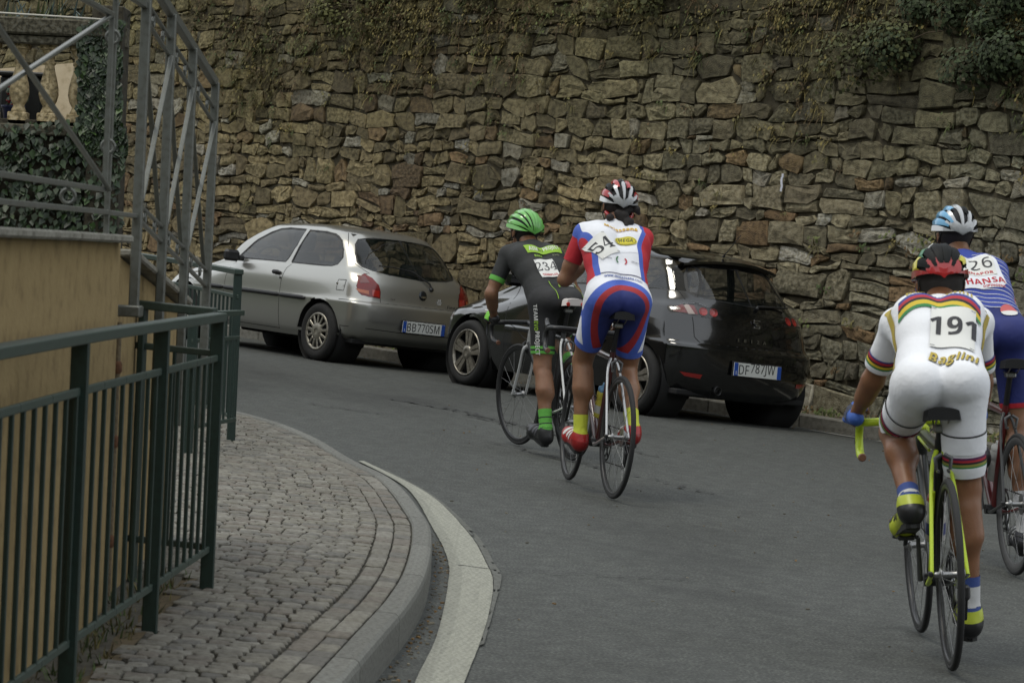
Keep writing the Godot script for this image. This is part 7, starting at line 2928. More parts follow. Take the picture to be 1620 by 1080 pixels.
func white_rider() -> void:
	var black := mat("bike_black", Color(0.012, 0.012, 0.013), 0.4)
	var neon := mat("neon_yellow", Color(0.45, 0.58, 0.02), 0.45)
	var phi := 1.25
	var bike := make_bike("black and neon yellow racing bicycle under the rider with number 191", Vector2(1.5829, -9.8723), 0.03, -0.065, 0.03, phi, 0.625, mat("frame_black", Color(0.010, 0.011, 0.010), 0.3, 0.0, {coat = 0.6}), mat("frame_black", Color(0.010, 0.011, 0.010), 0.3), black, neon, neon, black, 0.012, 20, 0.05)
	var trim := MB.new()
	trim.tube([BB + Vector3(-0.022, 0.03, -0.01), Vector3(-0.019, 0.60, -0.285)], [0.006], 6)
	obj("frame_stripe", trim.done(), neon, bike)
	var trim2 := MB.new()
	trim2.tube([Vector3(-0.02, 0.74, -0.40), Vector3(-0.02, 0.765, -0.74)], [0.006], 6)
	trim2.tube([Vector3(0.066, 0.33, -0.02), Vector3(0.052, 0.27, -0.26)], [0.008], 6)
	trim2.box(Vector3(0, 0.79, -0.77), Vector3(0.045, 0.05, 0.05), 0.015)
	obj("frame_flash", trim2.done(), neon, bike)
	bottle(bike, "white and red water bottle on the neon yellow bicycle", true, mat("bottle_white", Color(0.5, 0.48, 0.46), 0.4), mat("bottle_red", Color(0.35, 0.03, 0.03), 0.4), mat("bottle_blue", Color(0.05, 0.06, 0.2), 0.4))
	var cfg := {hip = Vector3(0.0, 0.985, -0.215), neck = 0.4, lean = 1.06, sway = 0.085, head_x = 0.022, phi = phi, foot = [-0.25, 0.32], grip = [HOOD_L + Vector3(-0.01, -0.05, 0.01), HOOD_R - Vector3(0, 0.05, 0)], elbow = [Vector3(-0.12, -0.7, 0.3), Vector3(0.12, -0.7, 0.3)], head_pitch = -0.10, skin = mat("skin_tan", Color(0.215, 0.098, 0.047), 0.45, 0.0, {sss = 0.1, tex = "skin", scale = 2.5, world = false, h = "fine_h", hs = 0.05}), cell = 0.0105, build = 0.89, hump = 0.06, knee = [Vector3(-0.12, 0, -1), Vector3(0.08, 0, -1)]}
	var R := rider(bike, "cyclist in white skinsuit with rainbow bands, number 191, gripping neon yellow bars", cfg)
	R.cfg = cfg
	var white := cloth("white_lycra", Color(0.76, 0.77, 0.80))
	var suit := piece(R, "skinsuit", white, 0.005, func(i: int) -> float:
		var g: int = R.fl.grp[i]
		if g == 0:
			return 0.05
		if g == 1 or g == 2:
			return 0.20 - R.fl.along[i]
		if g == 9:
			return 0.05 - R.fl.along[i]
		if g == 5 or g == 6:
			return 0.315 - R.fl.along[i]
		return -0.05, null, 0.002)
	var bands := [[mat("band_blue", Color(0.03, 0.05, 0.25), 0.7), 0.012], [mat("band_red", Color(0.40, 0.02, 0.035), 0.7), 0.014], [mat("band_black", Color(0.015, 0.012, 0.014), 0.7), 0.011], [mat("band_yellow", Color(0.60, 0.44, 0.03), 0.7), 0.017], [mat("band_green", Color(0.03, 0.20, 0.06), 0.7), 0.012]]
	var y := 0.385
	for b in bands:
		arc_band(R, y, b[1] * 1.25, 0.148, 2.2, b[0], suit, 0.0085)
		y -= b[1] * 1.25
	for groups in [[1], [2]]:
		stack(R, "cuff_stripe", groups, [[0.140, bands[0][0]], [0.146, bands[1][0]], [0.157, bands[2][0]], [0.163, bands[3][0]], [0.173, bands[4][0]], [0.180, white]], 0.2005, 0.0076, suit)
	for groups in [[5], [6]]:
		stack(R, "hem_stripe", groups, [[0.238, mat("band_plum", Color(0.10, 0.012, 0.07), 0.7)], [0.247, bands[1][0]], [0.255, bands[2][0]], [0.262, mat("band_olive", Color(0.25, 0.25, 0.05), 0.7)], [0.271, bands[4][0]], [0.276, white]], 0.3155, 0.0076, suit)
	var gold := mat("print_gold", Color(0.42, 0.32, 0.05), 0.7)
	print_on(R, "Rosmantini", Vector2(0.0, 0.405), 0.024, 0.24, gold, suit, 0.0088, 0.0, 2.2)
	print_on(R, "Baglini", Vector2(0.042, -0.018), 0.08, 0.172, mat("print_shadow", Color(0.10, 0.10, 0.10), 0.7), suit, 0.0072, -0.05, 0.0, 0.1)
	print_on(R, "Baglini", Vector2(0.040, -0.015), 0.08, 0.172, gold, suit, 0.0092, -0.05, 0.0, 0.1)
	for sg in [-1.0, 1.0]:
		piece(R, "side_flash", gold, 0.0080, func(i: int) -> float:
			if R.fl.grp[i] != 0:
				return -0.05
			var q: Vector3 = R.fl.v[i] - R.H
			var v: float = q.dot(R.T)
			var w: float = q.dot(R.N)
			return minf(0.018 - absf(w - 0.035 + 0.03 * sin(v * 14.0)), minf(minf(v - 0.02, 0.42 - v), sg * q.x - 0.06)), suit)
		piece(R, "leg_piping", mat("piping_black", Color(0.02, 0.02, 0.02), 0.7), 0.0078, func(i: int) -> float:
			var g: int = R.fl.grp[i]
			if g != (5 if sg < 0.0 else 6):
				return -0.05
			return minf(R.fl.along[i] - 0.190 - 0.25 * (R.fl.v[i] - R.H).dot(R.N), 0.225 - R.fl.along[i]), suit)
		piece(R, "leg_panel", white, 0.0085, func(i: int) -> float:
			var g: int = R.fl.grp[i]
			if g != (5 if sg < 0.0 else 6):
				return -0.05
			return minf(R.fl.along[i] - 0.198 - 0.25 * (R.fl.v[i] - R.H).dot(R.N), 0.228 - R.fl.along[i]), suit)
	bib(R, "191", "", Vector2(0.046, 0.195), 0.160, 0.215, -0.05, mat("bib_paper", Color(0.66, 0.66, 0.63), 0.6), mat("bib_ink", Color(0.02, 0.02, 0.025), 0.6), mat("bib_red", Color(0.45, 0.03, 0.04), 0.6), 0.082)
	feet(R, cloth("sock_blue", Color(0.03, 0.06, 0.22)), 0.062, mat("shoe_neon", Color(0.40, 0.46, 0.03), 0.4), black, mat("shoe_black", Color(0.015, 0.015, 0.015), 0.4))
	for li in 2:
		stack(R, "sock_foot", [7 + li], [[R.shin - 0.026, cloth("sock_white", Color(0.5, 0.5, 0.5))]], R.shin + 0.05, 0.0042, R["sock%d" % li])
	gloves(R, cloth("glove_blue", Color(0.03, 0.09, 0.35)), mat("pad_dark", Color(0.02, 0.025, 0.05), 0.7))
	hair(R, mat("hair_dark", Color(0.012, 0.009, 0.007), 0.7), -0.085, 0.006)
	var red := mat("helmet_red", Color(0.36, 0.012, 0.014), 0.3, 0.0, {coat = 0.7})
	var hb := mat("helmet_black", Color(0.008, 0.009, 0.009), 0.55, 0.0, {spec = 0.3})
	var yel := mat("helmet_yellow", Color(0.55, 0.48, 0.02), 0.35, 0.0, {coat = 0.5})
	helmet(R, {ribs = [[-1.12, 0.20, yel, 0.0, 0.62], [-1.10, 0.17, hb, 0.6, 0.84], [-0.66, 0.16, mat("helmet_green", Color(0.03, 0.16, 0.07), 0.35), 0.0, 0.6], [-0.60, 0.16, hb, 0.58, 0.86], [-0.25, 0.15, mat("helmet_white", Color(0.65, 0.66, 0.64), 0.35), 0.0, 0.55], [-0.2, 0.17, hb, 0.5, 0.84], [0.2, 0.19, hb, 0.0, 0.84], [0.62, 0.18, hb, 0.0, 0.86], [1.05, 0.17, hb, 0.0, 0.55], [1.02, 0.15, yel, 0.5, 0.75]], brow = hb, tail = red, edge = red, tip = -0.05}, 0.22)
	var gl := MB.new()
	for s in [-1.0, 1.0]:
		gl.tube([Vector3(s * 0.083, -0.005, 0.02), Vector3(s * 0.082, 0.002, -0.055), Vector3(s * 0.06, 0.0, -0.095)], [0.005], 7)
		gl.box(Vector3(s * 0.035, -0.006, -0.107), Vector3(0.06, 0.035, 0.006), 0.003, Basis(Vector3.UP, s * 0.25))
	obj("sunglasses", gl.done(), red, R.node, R.head)

func red_rider() -> void:
	var black := mat("bike_black", Color(0.012, 0.012, 0.013), 0.4)
	var phi := PI + 0.15
	var silver := mat("stay_silver", Color(0.42, 0.42, 0.42), 0.3, 0.7)
	var bike := make_bike("black and silver racing bicycle under the rider in white, red and blue", Vector2(0.5823, -15.4081), -0.225, 0.04, -0.05, phi, 0.735, mat("frame_dark_red", Color(0.05, 0.012, 0.012), 0.3, 0.0, {coat = 0.6}), mat("frame_black", Color(0.010, 0.011, 0.010), 0.3), black, black, silver, mat("rim_dark_alloy", Color(0.05, 0.05, 0.05), 0.4, 0.5), 0.012, 20)
	bottle(bike, "yellow and blue water bottle between the calves of the rider in white and red", true, mat("bottle_yellow", Color(0.42, 0.36, 0.05), 0.4), mat("bottle_sky", Color(0.10, 0.22, 0.36), 0.4), mat("bottle_pale", Color(0.4, 0.4, 0.38), 0.4))
	var cfg := {hip = Vector3(-0.01, 1.075, -0.215), neck = 0.2, lean = 0.80, sway = 0.08, head_x = 0.03, phi = phi, foot = [0.30, 0.12], grip = [Vector3(-0.02, 1.28, -0.86), HOOD_R], elbow = [Vector3(-0.25, -1.0, -0.25), Vector3(0.7, -0.6, 0.3)], head_pitch = 0.10, head_yaw = -0.06, skin = mat("skin_fair", Color(0.25, 0.128, 0.07), 0.45, 0.0, {sss = 0.1, tex = "skin", scale = 2.5, world = false, h = "fine_h", hs = 0.05}), build = 1.0, hump = 0.022, shrug = 0.01}
	var R := rider(bike, "cyclist in white, red and blue jersey with a bushy dark ponytail below a silver helmet", cfg)
	R.cfg = cfg
	var white := cloth("white_jersey", Color(0.70, 0.71, 0.75))
	var red := cloth("red_jersey", Color(0.42, 0.012, 0.022))
	var blue := cloth("blue_jersey", Color(0.05, 0.10, 0.42))
	var navy := cloth("navy_lycra", Color(0.012, 0.022, 0.14))
	var jr := jersey_r(R, 0.075, 0.17)
	var edge := func(i: int) -> float:
		var q: Vector3 = R.fl.v[i] - R.H
		var v: float = q.dot(R.T)
		return 0.112 + 0.055 * smoothstep(0.30, 0.50, v) - absf(q.x - 0.004)
	var j := piece(R, "jersey", white, 0.005, func(i: int) -> float:
		return minf(jr.call(i), edge.call(i)) if R.fl.grp[i] in [0, 9] else -0.03, null, 0.003)
	piece(R, "piping", blue, 0.005, func(i: int) -> float:
		if R.fl.grp[i] in [1, 2]:
			return minf(0.035 - R.fl.along[i], 0.05)
		return minf(jr.call(i), minf(-edge.call(i), edge.call(i) + 0.026)) if R.fl.grp[i] == 0 else -0.03, j)
	piece(R, "red_side", red, 0.005, func(i: int) -> float:
		if R.fl.grp[i] in [1, 2]:
			return minf(R.fl.along[i] - 0.035, 0.172 - R.fl.along[i])
		return minf(jr.call(i), -edge.call(i) - 0.026) if R.fl.grp[i] == 0 else -0.03, j, 0.003)
	arc_band(R, 0.092, 0.006, 0.12, 0.4, mat("pocket_hem", Color(0.10, 0.10, 0.16), 0.8), j, 0.0082, "hem_line")
	arc_band(R, 0.252, 0.002, 0.10, -0.6, mat("pocket_seam", Color(0.30, 0.30, 0.34), 0.8), j, 0.0082, "pocket_seam")
	print_on(R, "Molassana", Vector2(0.008, 0.452), 0.036, 0.185, mat("print_orange", Color(0.50, 0.17, 0.02), 0.7), j, 0.0085, -0.12)
	print_on(R, "Molassana", Vector2(0.006, 0.454), 0.036, 0.185, mat("print_yellow", Color(0.62, 0.42, 0.05), 0.7), j, 0.0095, -0.12)
	var oval := PackedVector2Array()
	var ring := PackedVector2Array()
	for k in 26:
		var a := TAU * k / 26.0
		oval.append(Vector2(0.025 + 0.061 * cos(a), 0.348 + 0.034 * sin(a)).rotated(-0.02))
		ring.append(Vector2(0.025 + 0.055 * cos(a), 0.348 + 0.028 * sin(a)).rotated(-0.02))
	obj("oval_badge", R.back.patch(oval, 0.0085).done(), mat("badge_yellow", Color(0.55, 0.48, 0.03), 0.7), j)
	obj("oval_ring", R.back.patch(ring, 0.0092).done(), mat("badge_line", Color(0.14, 0.14, 0.05), 0.7), j)
	var inner := PackedVector2Array()
	for p in ring:
		inner.append((p - Vector2(0.032, 0.347)) * 0.93 + Vector2(0.032, 0.347))
	obj("oval_field", R.back.patch(inner, 0.0098).done(), mat("badge_yellow", Color(0.55, 0.48, 0.03), 0.7), j)
	print_on(R, "MEGA", Vector2(0.03, 0.352), 0.024, 0.082, mat("badge_ink", Color(0.09, 0.10, 0.03), 0.7), j, 0.0108, -0.08)
	for e in [[-0.032, 0.195, Color(0.03, 0.14, 0.05), 1.0], [0.032, 0.188, Color(0.40, 0.03, 0.04), -1.0]]:
		var arc := PackedVector2Array()
		for k in 9:
			var a := lerpf(0.9, -0.9, k / 8.0)
			arc.append(Vector2(e[0] + 0.032 - e[3] * 0.0 - 0.032 - e[3] * 0.030 * cos(a) + e[3] * 0.03, e[1] + 0.030 * sin(a)))
		for k in 9:
			var a := lerpf(-0.9, 0.9, k / 8.0)
			arc.append(Vector2(e[0] - e[3] * 0.022 * cos(a) + e[3] * 0.03, e[1] + 0.022 * sin(a)))
		obj("laurel", R.back.patch(arc, 0.0085).done(), mat("laurel_%d" % int(e[3] + 1), e[2], 0.7), j)
		print_on(R, "GENOVA" if e[3] > 0 else "SPORT", Vector2(e[0] - e[3] * 0.045, e[1]), 0.009, 0.042, mat("print_grey", Color(0.2, 0.2, 0.22), 0.7), j, 0.0088, -0.1)
	bib(R, "54", "", Vector2(-0.105, 0.285), 0.125, 0.165, 0.62, mat("bib_paper", Color(0.66, 0.66, 0.63), 0.6), mat("bib_ink", Color(0.02, 0.02, 0.025), 0.6), red, 0.085)
	# shorts: white band at the waist, blue and red sweeps, navy seat
	var sr := shorts_r(R, 0.085, 0.305)
	var ring_f := func(i: int) -> float:     # distance from the saddle: bands sweep round the seat and down the outside of the thighs
		var q: Vector3 = R.fl.v[i] - R.H
		var out := absf(q.x)
		return Vector2(out * 0.85, maxf(q.y + 0.05, (q.y + 0.05) * 0.40)).length() + 0.10 * clampf(-q.z * 0.4, -0.1, 0.2)
	var sh := piece(R, "shorts", navy, 0.0048, func(i: int) -> float: return minf(sr.call(i), 0.098 - ring_f.call(i)), null, 0.002)
	piece(R, "red_sweep", cloth("red_lycra", Color(0.30, 0.015, 0.02)), 0.0048, func(i: int) -> float: return minf(sr.call(i), minf(ring_f.call(i) - 0.098, 0.126 - ring_f.call(i))), sh)
	piece(R, "blue_sweep", blue, 0.0048, func(i: int) -> float: return minf(sr.call(i), minf(ring_f.call(i) - 0.126, 0.156 - ring_f.call(i))), sh)
	piece(R, "white_yoke", white, 0.0048, func(i: int) -> float: return minf(sr.call(i), ring_f.call(i) - 0.156), sh)
	for leg in [5, 6]:
		piece(R, "hem_band", blue, 0.0075, func(i: int) -> float: return minf(sr.call(i), band_r(R, [leg], 0.268, 0.306).call(i)), sh)
	print_on(R, "www.molassana.com", Vector2(0.005, 0.066), 0.018, 0.215, mat("print_blue", Color(0.03, 0.07, 0.28), 0.7), sh, 0.0085, -0.06, 1.2)
	feet(R, cloth("sock_yellow", Color(0.48, 0.52, 0.04)), 0.115, mat("shoe_red", Color(0.34, 0.02, 0.02), 0.3), mat("shoe_red_dark", Color(0.22, 0.012, 0.012), 0.3), mat("shoe_white", Color(0.55, 0.55, 0.53), 0.4))
	gloves(R, cloth("glove_white", Color(0.5, 0.5, 0.5)), mat("pad_red", Color(0.3, 0.02, 0.02), 0.7))
	var silver2 := mat("helmet_silver", Color(0.45, 0.46, 0.47), 0.3, 0.3, {coat = 0.6})
	var hred := mat("helmet_red", Color(0.36, 0.012, 0.014), 0.3, 0.0, {coat = 0.7})
	var hb := mat("helmet_black", Color(0.008, 0.009, 0.009), 0.55, 0.0, {spec = 0.3})
	helmet(R, {ribs = [[-1.15, 0.15, hred, 0.0, 0.72], [-0.75, 0.11, hb, 0.0, 0.66], [-0.36, 0.10, hred, 0.0, 0.68], [0.0, 0.11, hb, 0.0, 0.58], [0.0, 0.09, silver2, 0.52, 1.0], [0.36, 0.10, hred, 0.0, 0.68], [0.75, 0.11, hb, 0.0, 0.66], [1.15, 0.15, hred, 0.0, 0.72], [-0.55, 0.10, silver2, 0.62, 1.0], [0.55, 0.10, silver2, 0.62, 1.0], [-1.1, 0.10, silver2, 0.66, 1.0], [1.1, 0.10, silver2, 0.66, 1.0]], brow = hred, tail = silver2, edge = silver2, tip = -0.02}, 0.16)
	hair(R, mat("hair_black", Color(0.010, 0.007, 0.006), 0.75), -0.09, 0.007)
	var tail := Flesh.new()
	var rng := RandomNumberGenerator.new()
	rng.seed = 3
	for k in 26:
		var c: Vector3 = R.head.origin - R.hd * rng.randf_range(0.03, 0.165) + Vector3(0, -R.hd.z, R.hd.y) * rng.randf_range(0.055, 0.088) + Vector3(rng.randfn() * 0.034, 0, 0)
		tail.bone(c, c + Vector3(rng.randfn() * 0.012, -0.02, rng.randfn() * 0.01), rng.randf_range(0.014, 0.026), 0.012, 0, 0.012)
	tail.build(0.006)
	var tm := MB.new()
	tm.v = tail.v; tm.n = tail.n; tm.idx = tail.tri
	tm.uv.resize(tail.v.size()); tm.c.resize(tail.v.size()); tm.c.fill(Color.WHITE)
	obj("ponytail", tm.done(), mat("hair_black", Color(0.010, 0.007, 0.006), 0.75), R.node)
	var cradle := MB.new()
	cradle.tube(spline([Vector3(-0.075, -0.03, 0.05), Vector3(-0.05, -0.045, 0.098), Vector3(0.05, -0.045, 0.098), Vector3(0.075, -0.03, 0.05)], 5), [0.012], 8)
	obj("helmet_cradle", cradle.done(), hred, R.node, R.head)

func black_rider() -> void:
	var black := mat("bike_black", Color(0.012, 0.012, 0.013), 0.4)
	var whitep := mat("frame_white", Color(0.55, 0.55, 0.54), 0.3, 0.0, {coat = 0.5})
	var phi := -1.35
	var bike := make_bike("white and grey racing bicycle under the rider with number 234", Vector2(0.4094, -17.884), -0.36, 0.0, 0.10, phi, 0.735, mat("frame_grey", Color(0.08, 0.08, 0.08), 0.35, 0.3), whitep, mat("saddle_white", Color(0.5, 0.46, 0.44), 0.5), black, whitep, black, 0.020, 20, 0.05)
	bottle(bike, "dark blue water bottle on the white and grey bicycle of the rider in black", false, mat("bottle_navy", Color(0.02, 0.03, 0.12), 0.4), mat("bottle_grey", Color(0.4, 0.4, 0.4), 0.4), mat("bottle_band", Color(0.3, 0.3, 0.35), 0.4))
	for s in [-1.0, 1.0]:
		var tips := MB.new()
		tips.tube([Vector3(s * 0.045, 0.985, -0.10), Vector3(s * 0.05, 0.978, -0.075)], [0.014, 0.012], 8)
		obj("saddle_tip", tips.done(), mat("tip_red", Color(0.42, 0.03, 0.02), 0.4), bike)
	var cfg := {hip = Vector3(-0.02, 0.975, -0.375), neck = 0.45, lean = 0.92, sway = -0.06, phi = phi, foot = [0.28, -0.15], grip = [HOOD_L - Vector3(0, 0.05, 0), HOOD_R - Vector3(0, 0.05, 0)], elbow = [Vector3(-0.7, -0.35, 0.6), Vector3(0.8, -0.4, 0.5)], head_pitch = 0.08, head_yaw = 0.12, skin = mat("skin_mid", Color(0.24, 0.122, 0.067), 0.45, 0.0, {sss = 0.1, tex = "skin", scale = 2.5, world = false, h = "fine_h", hs = 0.05}), build = 0.97, hump = 0.03, knee = [Vector3(-0.1, 0, -1), Vector3(0.15, 0, -1)]}
	var R := rider(bike, "cyclist in black and lime kit with green helmet, number 234, standing on the pedals", cfg)
	R.cfg = cfg
	var blk := cloth("black_lycra", Color(0.013, 0.014, 0.014))
	var lime := cloth("lime_lycra", Color(0.24, 0.42, 0.03))
	var green := cloth("green_lycra", Color(0.10, 0.36, 0.05))
	var j := piece(R, "jersey", blk, 0.005, jersey_r(R, 0.06, 0.195), null, 0.003)
	for arm in [1, 2]:
		piece(R, "cuff", green, 0.0068, band_r(R, [arm], 0.165, 0.197), j)
	var panel := PackedVector2Array([Vector2(-0.125, 0.418), Vector2(0.095, 0.418), Vector2(0.13, 0.39), Vector2(0.13, 0.345), Vector2(-0.115, 0.345)])
	obj("lime_panel", R.back.patch(panel, 0.0085).done(), lime, j)
	print_on(R, "AIM", Vector2(-0.068, 0.381), 0.036, 0.065, mat("print_white", Color(0.6, 0.6, 0.58), 0.7), j, 0.0098)
	print_on(R, "EVO", Vector2(-0.012, 0.381), 0.024, 0.036, mat("print_black", Color(0.02, 0.02, 0.02), 0.7), j, 0.0098)
	print_on(R, "PROJECT", Vector2(0.063, 0.381), 0.036, 0.105, mat("print_white", Color(0.6, 0.6, 0.58), 0.7), j, 0.0098)
	print_on(R, "BIKE", Vector2(-0.05, 0.315), 0.021, 0.055, lime, j, 0.0085)
	print_on(R, "EVO", Vector2(0.075, 0.322), 0.015, 0.045, mat("print_olive", Color(0.16, 0.17, 0.10), 0.7), j, 0.0085)
	bib(R, "234", "TEAMPLUS", Vector2(-0.025, 0.20), 0.135, 0.158, 0.10, mat("bib_paper", Color(0.66, 0.66, 0.63), 0.6), mat("bib_ink", Color(0.02, 0.02, 0.025), 0.6), mat("bib_red", Color(0.45, 0.03, 0.04), 0.6), 0.066)
	var sh := piece(R, "shorts", cloth("black_shorts", Color(0.010, 0.010, 0.011)), 0.0045, shorts_r(R, 0.07, 0.315), null, 0.002)
	for leg in [5, 6]:
		stack(R, "hem_band", [leg], [[0.272, green], [0.289, blk], [0.301, green]], 0.3185, 0.0068, sh)
	print_on(R, "EVO", Vector2(0.035, 0.045), 0.024, 0.055, lime, sh, 0.009)
	print_on(R, "PROJECT", Vector2(0.098, 0.062), 0.024, 0.085, mat("print_white", Color(0.6, 0.6, 0.58), 0.7), sh, 0.009)
	print_on(R, "TEAM", Vector2(0.075, 0.03), 0.02, 0.06, mat("print_white", Color(0.6, 0.6, 0.58), 0.7), sh, 0.009)
	for x in [-0.055, 0.13]:
		var seam := PackedVector2Array([Vector2(x, 0.08), Vector2(x + 0.005, 0.08), Vector2(x + 0.012, -0.10), Vector2(x + 0.006, -0.10)])
		obj("lime_seam", R.back.patch(seam, 0.008).done(), lime, sh)
	# lettering down the outside of the left thigh
	var ax = R.axes[5]
	var tb := BackMap.new()
	tb.o = ax[0]
	tb.w = (ax[1] as Vector3)
	tb.nn = Vector3(-0.80, 0, 0.60)
	tb.nn = (tb.nn - tb.w * tb.nn.dot(tb.w)).normalized()
	tb.u = tb.w.cross(tb.nn)
	tb.read(R.fl, func(i: int) -> bool: return R.fl.grp[i] in [0, 5])
	var at := -0.06
	for e in [["TEAM", 0.10, "print_white"], ["EVO", 0.06, "lime_lycra"], ["PROJECT", 0.15, "print_white"]]:
		var l := lettering(e[0], 0.030, "Droid Sans", true, 1.0)
		l = lettering(e[0], 0.030, "Droid Sans", true, e[1] / l[1])
		obj("thigh_lettering", tb.letters(l[0], Vector2(0.0, 0.27 - (0.31 - (at + 0.06)) + 0.05 + e[1] * 0.5), PI * 0.5, 0.03, 0.009).done(), mats[e[2]], sh)
		at += e[1] + 0.005
	feet(R, green, 0.135, mat("shoe_black", Color(0.015, 0.015, 0.015), 0.4), black, mat("shoe_grey", Color(0.06, 0.06, 0.07), 0.4))
	for li in 2:
		stack(R, "sock_stripe", [7 + li], [[R.shin - 0.085, black], [R.shin - 0.077, green], [R.shin - 0.045, black], [R.shin - 0.037, green]], R.shin + 0.05, 0.0042, R["sock%d" % li])
	gloves(R, black, mat("pad_green", Color(0.16, 0.50, 0.04), 0.6))
	var hg := mat("helmet_lime", Color(0.15, 0.46, 0.09), 0.3, 0.0, {coat = 0.7})
	helmet(R, {ribs = [[-1.22, 0.11, hg], [-0.83, 0.095, hg], [-0.46, 0.085, hg], [-0.12, 0.08, hg], [0.16, 0.08, hg], [0.50, 0.085, hg], [0.86, 0.095, hg], [1.24, 0.11, hg]], brow = hg, tail = hg, edge = hg, tip = 0.02}, 0.10)
	hair(R, mat("hair_dark", Color(0.012, 0.009, 0.007), 0.7), -0.075, 0.006)

func blue_rider() -> void:
	var black := mat("bike_black", Color(0.012, 0.012, 0.013), 0.4)
	var phi := 1.75
	var bike := make_bike("black, red and white racing bicycle at the right edge, half hidden by rider 191", Vector2(2.4186, -13.3763), -0.09, -0.02, 0.0, phi, 0.735, mat("frame_red", Color(0.11, 0.010, 0.010), 0.3, 0.0, {coat = 0.6}), mat("frame_white", Color(0.55, 0.55, 0.54), 0.3), black, mat("tape_white", Color(0.5, 0.5, 0.5), 0.6), mat("frame_black", Color(0.010, 0.011, 0.010), 0.3), mat("rim_grey", Color(0.08, 0.08, 0.08), 0.5, 0.4), 0.030, 20)
	bottle(bike, "white water bottle on the red and black bicycle at the right edge", true, mat("bottle_plain", Color(0.55, 0.55, 0.52), 0.4), mat("bottle_plain", Color(0.55, 0.55, 0.52), 0.4), mat("bottle_plain", Color(0.55, 0.55, 0.52), 0.4))
	var cfg := {hip = Vector3(-0.06, 1.12, -0.33), neck = 0.2, lean = 0.90, sway = -0.12, phi = phi, foot = [-0.1, 0.25], grip = [HOOD_L, HOOD_R], elbow = [Vector3(-0.8, -0.5, 0.5), Vector3(0.9, -0.45, 0.5)], head_pitch = 0.02, head_yaw = 0.05, skin = mat("skin_mid", Color(0.24, 0.122, 0.067), 0.45, 0.0, {sss = 0.1, tex = "skin", scale = 2.5, world = false, h = "fine_h", hs = 0.05}), build = 1.0, hump = 0.03}
	var R := rider(bike, "cyclist in blue pinstriped kit with number 26, behind rider 191 at the right edge", cfg)
	R.cfg = cfg
	var blue := cloth("royal_blue", Color(0.03, 0.055, 0.30))
	var navy := cloth("navy_shorts", Color(0.012, 0.020, 0.13))
	var white := mat("print_white", Color(0.6, 0.6, 0.58), 0.7)
	var red := cloth("red_jersey", Color(0.42, 0.012, 0.022))
	var j := piece(R, "jersey", blue, 0.005, jersey_r(R, 0.075, 0.19), null, 0.003)
	for arm in [1, 2]:
		piece(R, "cuff", red, 0.0068, band_r(R, [arm], 0.12, 0.192), j)
	for k in 15:
		var yk := 0.52 - 0.031 * k
		var st := PackedVector2Array([Vector2(-0.17, yk + 0.03), Vector2(0.17, yk - 0.05), Vector2(0.17, yk - 0.0462), Vector2(-0.17, yk + 0.0338)])
		obj("pinstripe", R.back.patch(st, 0.0072).done(), white, j)
	var yoke := PackedVector2Array([Vector2(-0.13, 0.47), Vector2(0.09, 0.47), Vector2(0.115, 0.40), Vector2(0.125, 0.235), Vector2(0.09, 0.20), Vector2(-0.13, 0.21)])
	obj("white_panel", R.back.patch(yoke, 0.0080).done(), cloth("white_jersey", Color(0.70, 0.71, 0.75)), j)
	bib(R, "126", "DINAPOR", Vector2(0.005, 0.365), 0.185, 0.155, -0.06, mat("bib_paper", Color(0.66, 0.66, 0.63), 0.6), mat("bib_ink", Color(0.02, 0.02, 0.025), 0.6), mat("bib_red", Color(0.45, 0.03, 0.04), 0.6), 0.075)
	print_on(R, "HANSA", Vector2(0.02, 0.248), 0.036, 0.20, red, j, 0.0092, 0.02)
	print_on(R, "DIPINGENT", Vector2(0.055, 0.212), 0.014, 0.11, red, j, 0.0092, -0.10)
	var sh := piece(R, "shorts", navy, 0.0045, shorts_r(R, 0.085, 0.33), null, 0.002)
	for leg in [5, 6]:
		piece(R, "hem_band", red, 0.0068, band_r(R, [leg], 0.312, 0.335), sh)
	for e in [[0.0, "patch_pink", Color(0.48, 0.10, 0.10), 1.0], [0.0, "print_white", Color(0.6, 0.6, 0.58), -1.0]]:
		var half := PackedVector2Array()
		for k in 11:
			var a = PI * k / 10.0 * e[3]
			half.append(Vector2(0.075 + 0.042 * cos(a), 0.035 + 0.048 * sin(a)))
		obj("hip_emblem", R.back.patch(half, 0.0085).done(), mat(e[1], e[2], 0.7), sh)
	feet(R, cloth("sock_white", Color(0.5, 0.5, 0.5)), 0.10, mat("shoe_grey", Color(0.06, 0.06, 0.07), 0.4), black, mat("shoe_white", Color(0.55, 0.55, 0.53), 0.4))
	gloves(R, black, mat("pad_dark", Color(0.02, 0.025, 0.05), 0.7))
	var silver2 := mat("helmet_silver", Color(0.45, 0.46, 0.47), 0.3, 0.3, {coat = 0.6})
	var sky := mat("helmet_sky", Color(0.13, 0.36, 0.58), 0.3, 0.0, {coat = 0.6})
	var hb := mat("helmet_black", Color(0.008, 0.009, 0.009), 0.55, 0.0, {spec = 0.3})
	helmet(R, {ribs = [[-1.2, 0.13, sky, 0.0, 0.8], [-0.8, 0.11, sky, 0.0, 0.8], [-0.38, 0.10, sky, 0.0, 0.6], [0.0, 0.10, silver2, 0.2, 1.0], [0.4, 0.10, hb, 0.0, 0.66], [0.8, 0.11, hb, 0.0, 0.66], [1.2, 0.13, hb, 0.0, 0.7], [-0.6, 0.10, silver2, 0.6, 1.0], [0.6, 0.10, silver2, 0.6, 1.0], [1.1, 0.10, silver2, 0.64, 1.0], [-1.1, 0.10, silver2, 0.7, 1.0]], brow = hb, tail = silver2, edge = silver2, tip = -0.02}, 0.18)
	hair(R, mat("hair_dark", Color(0.012, 0.009, 0.007), 0.7), -0.10, 0.008)

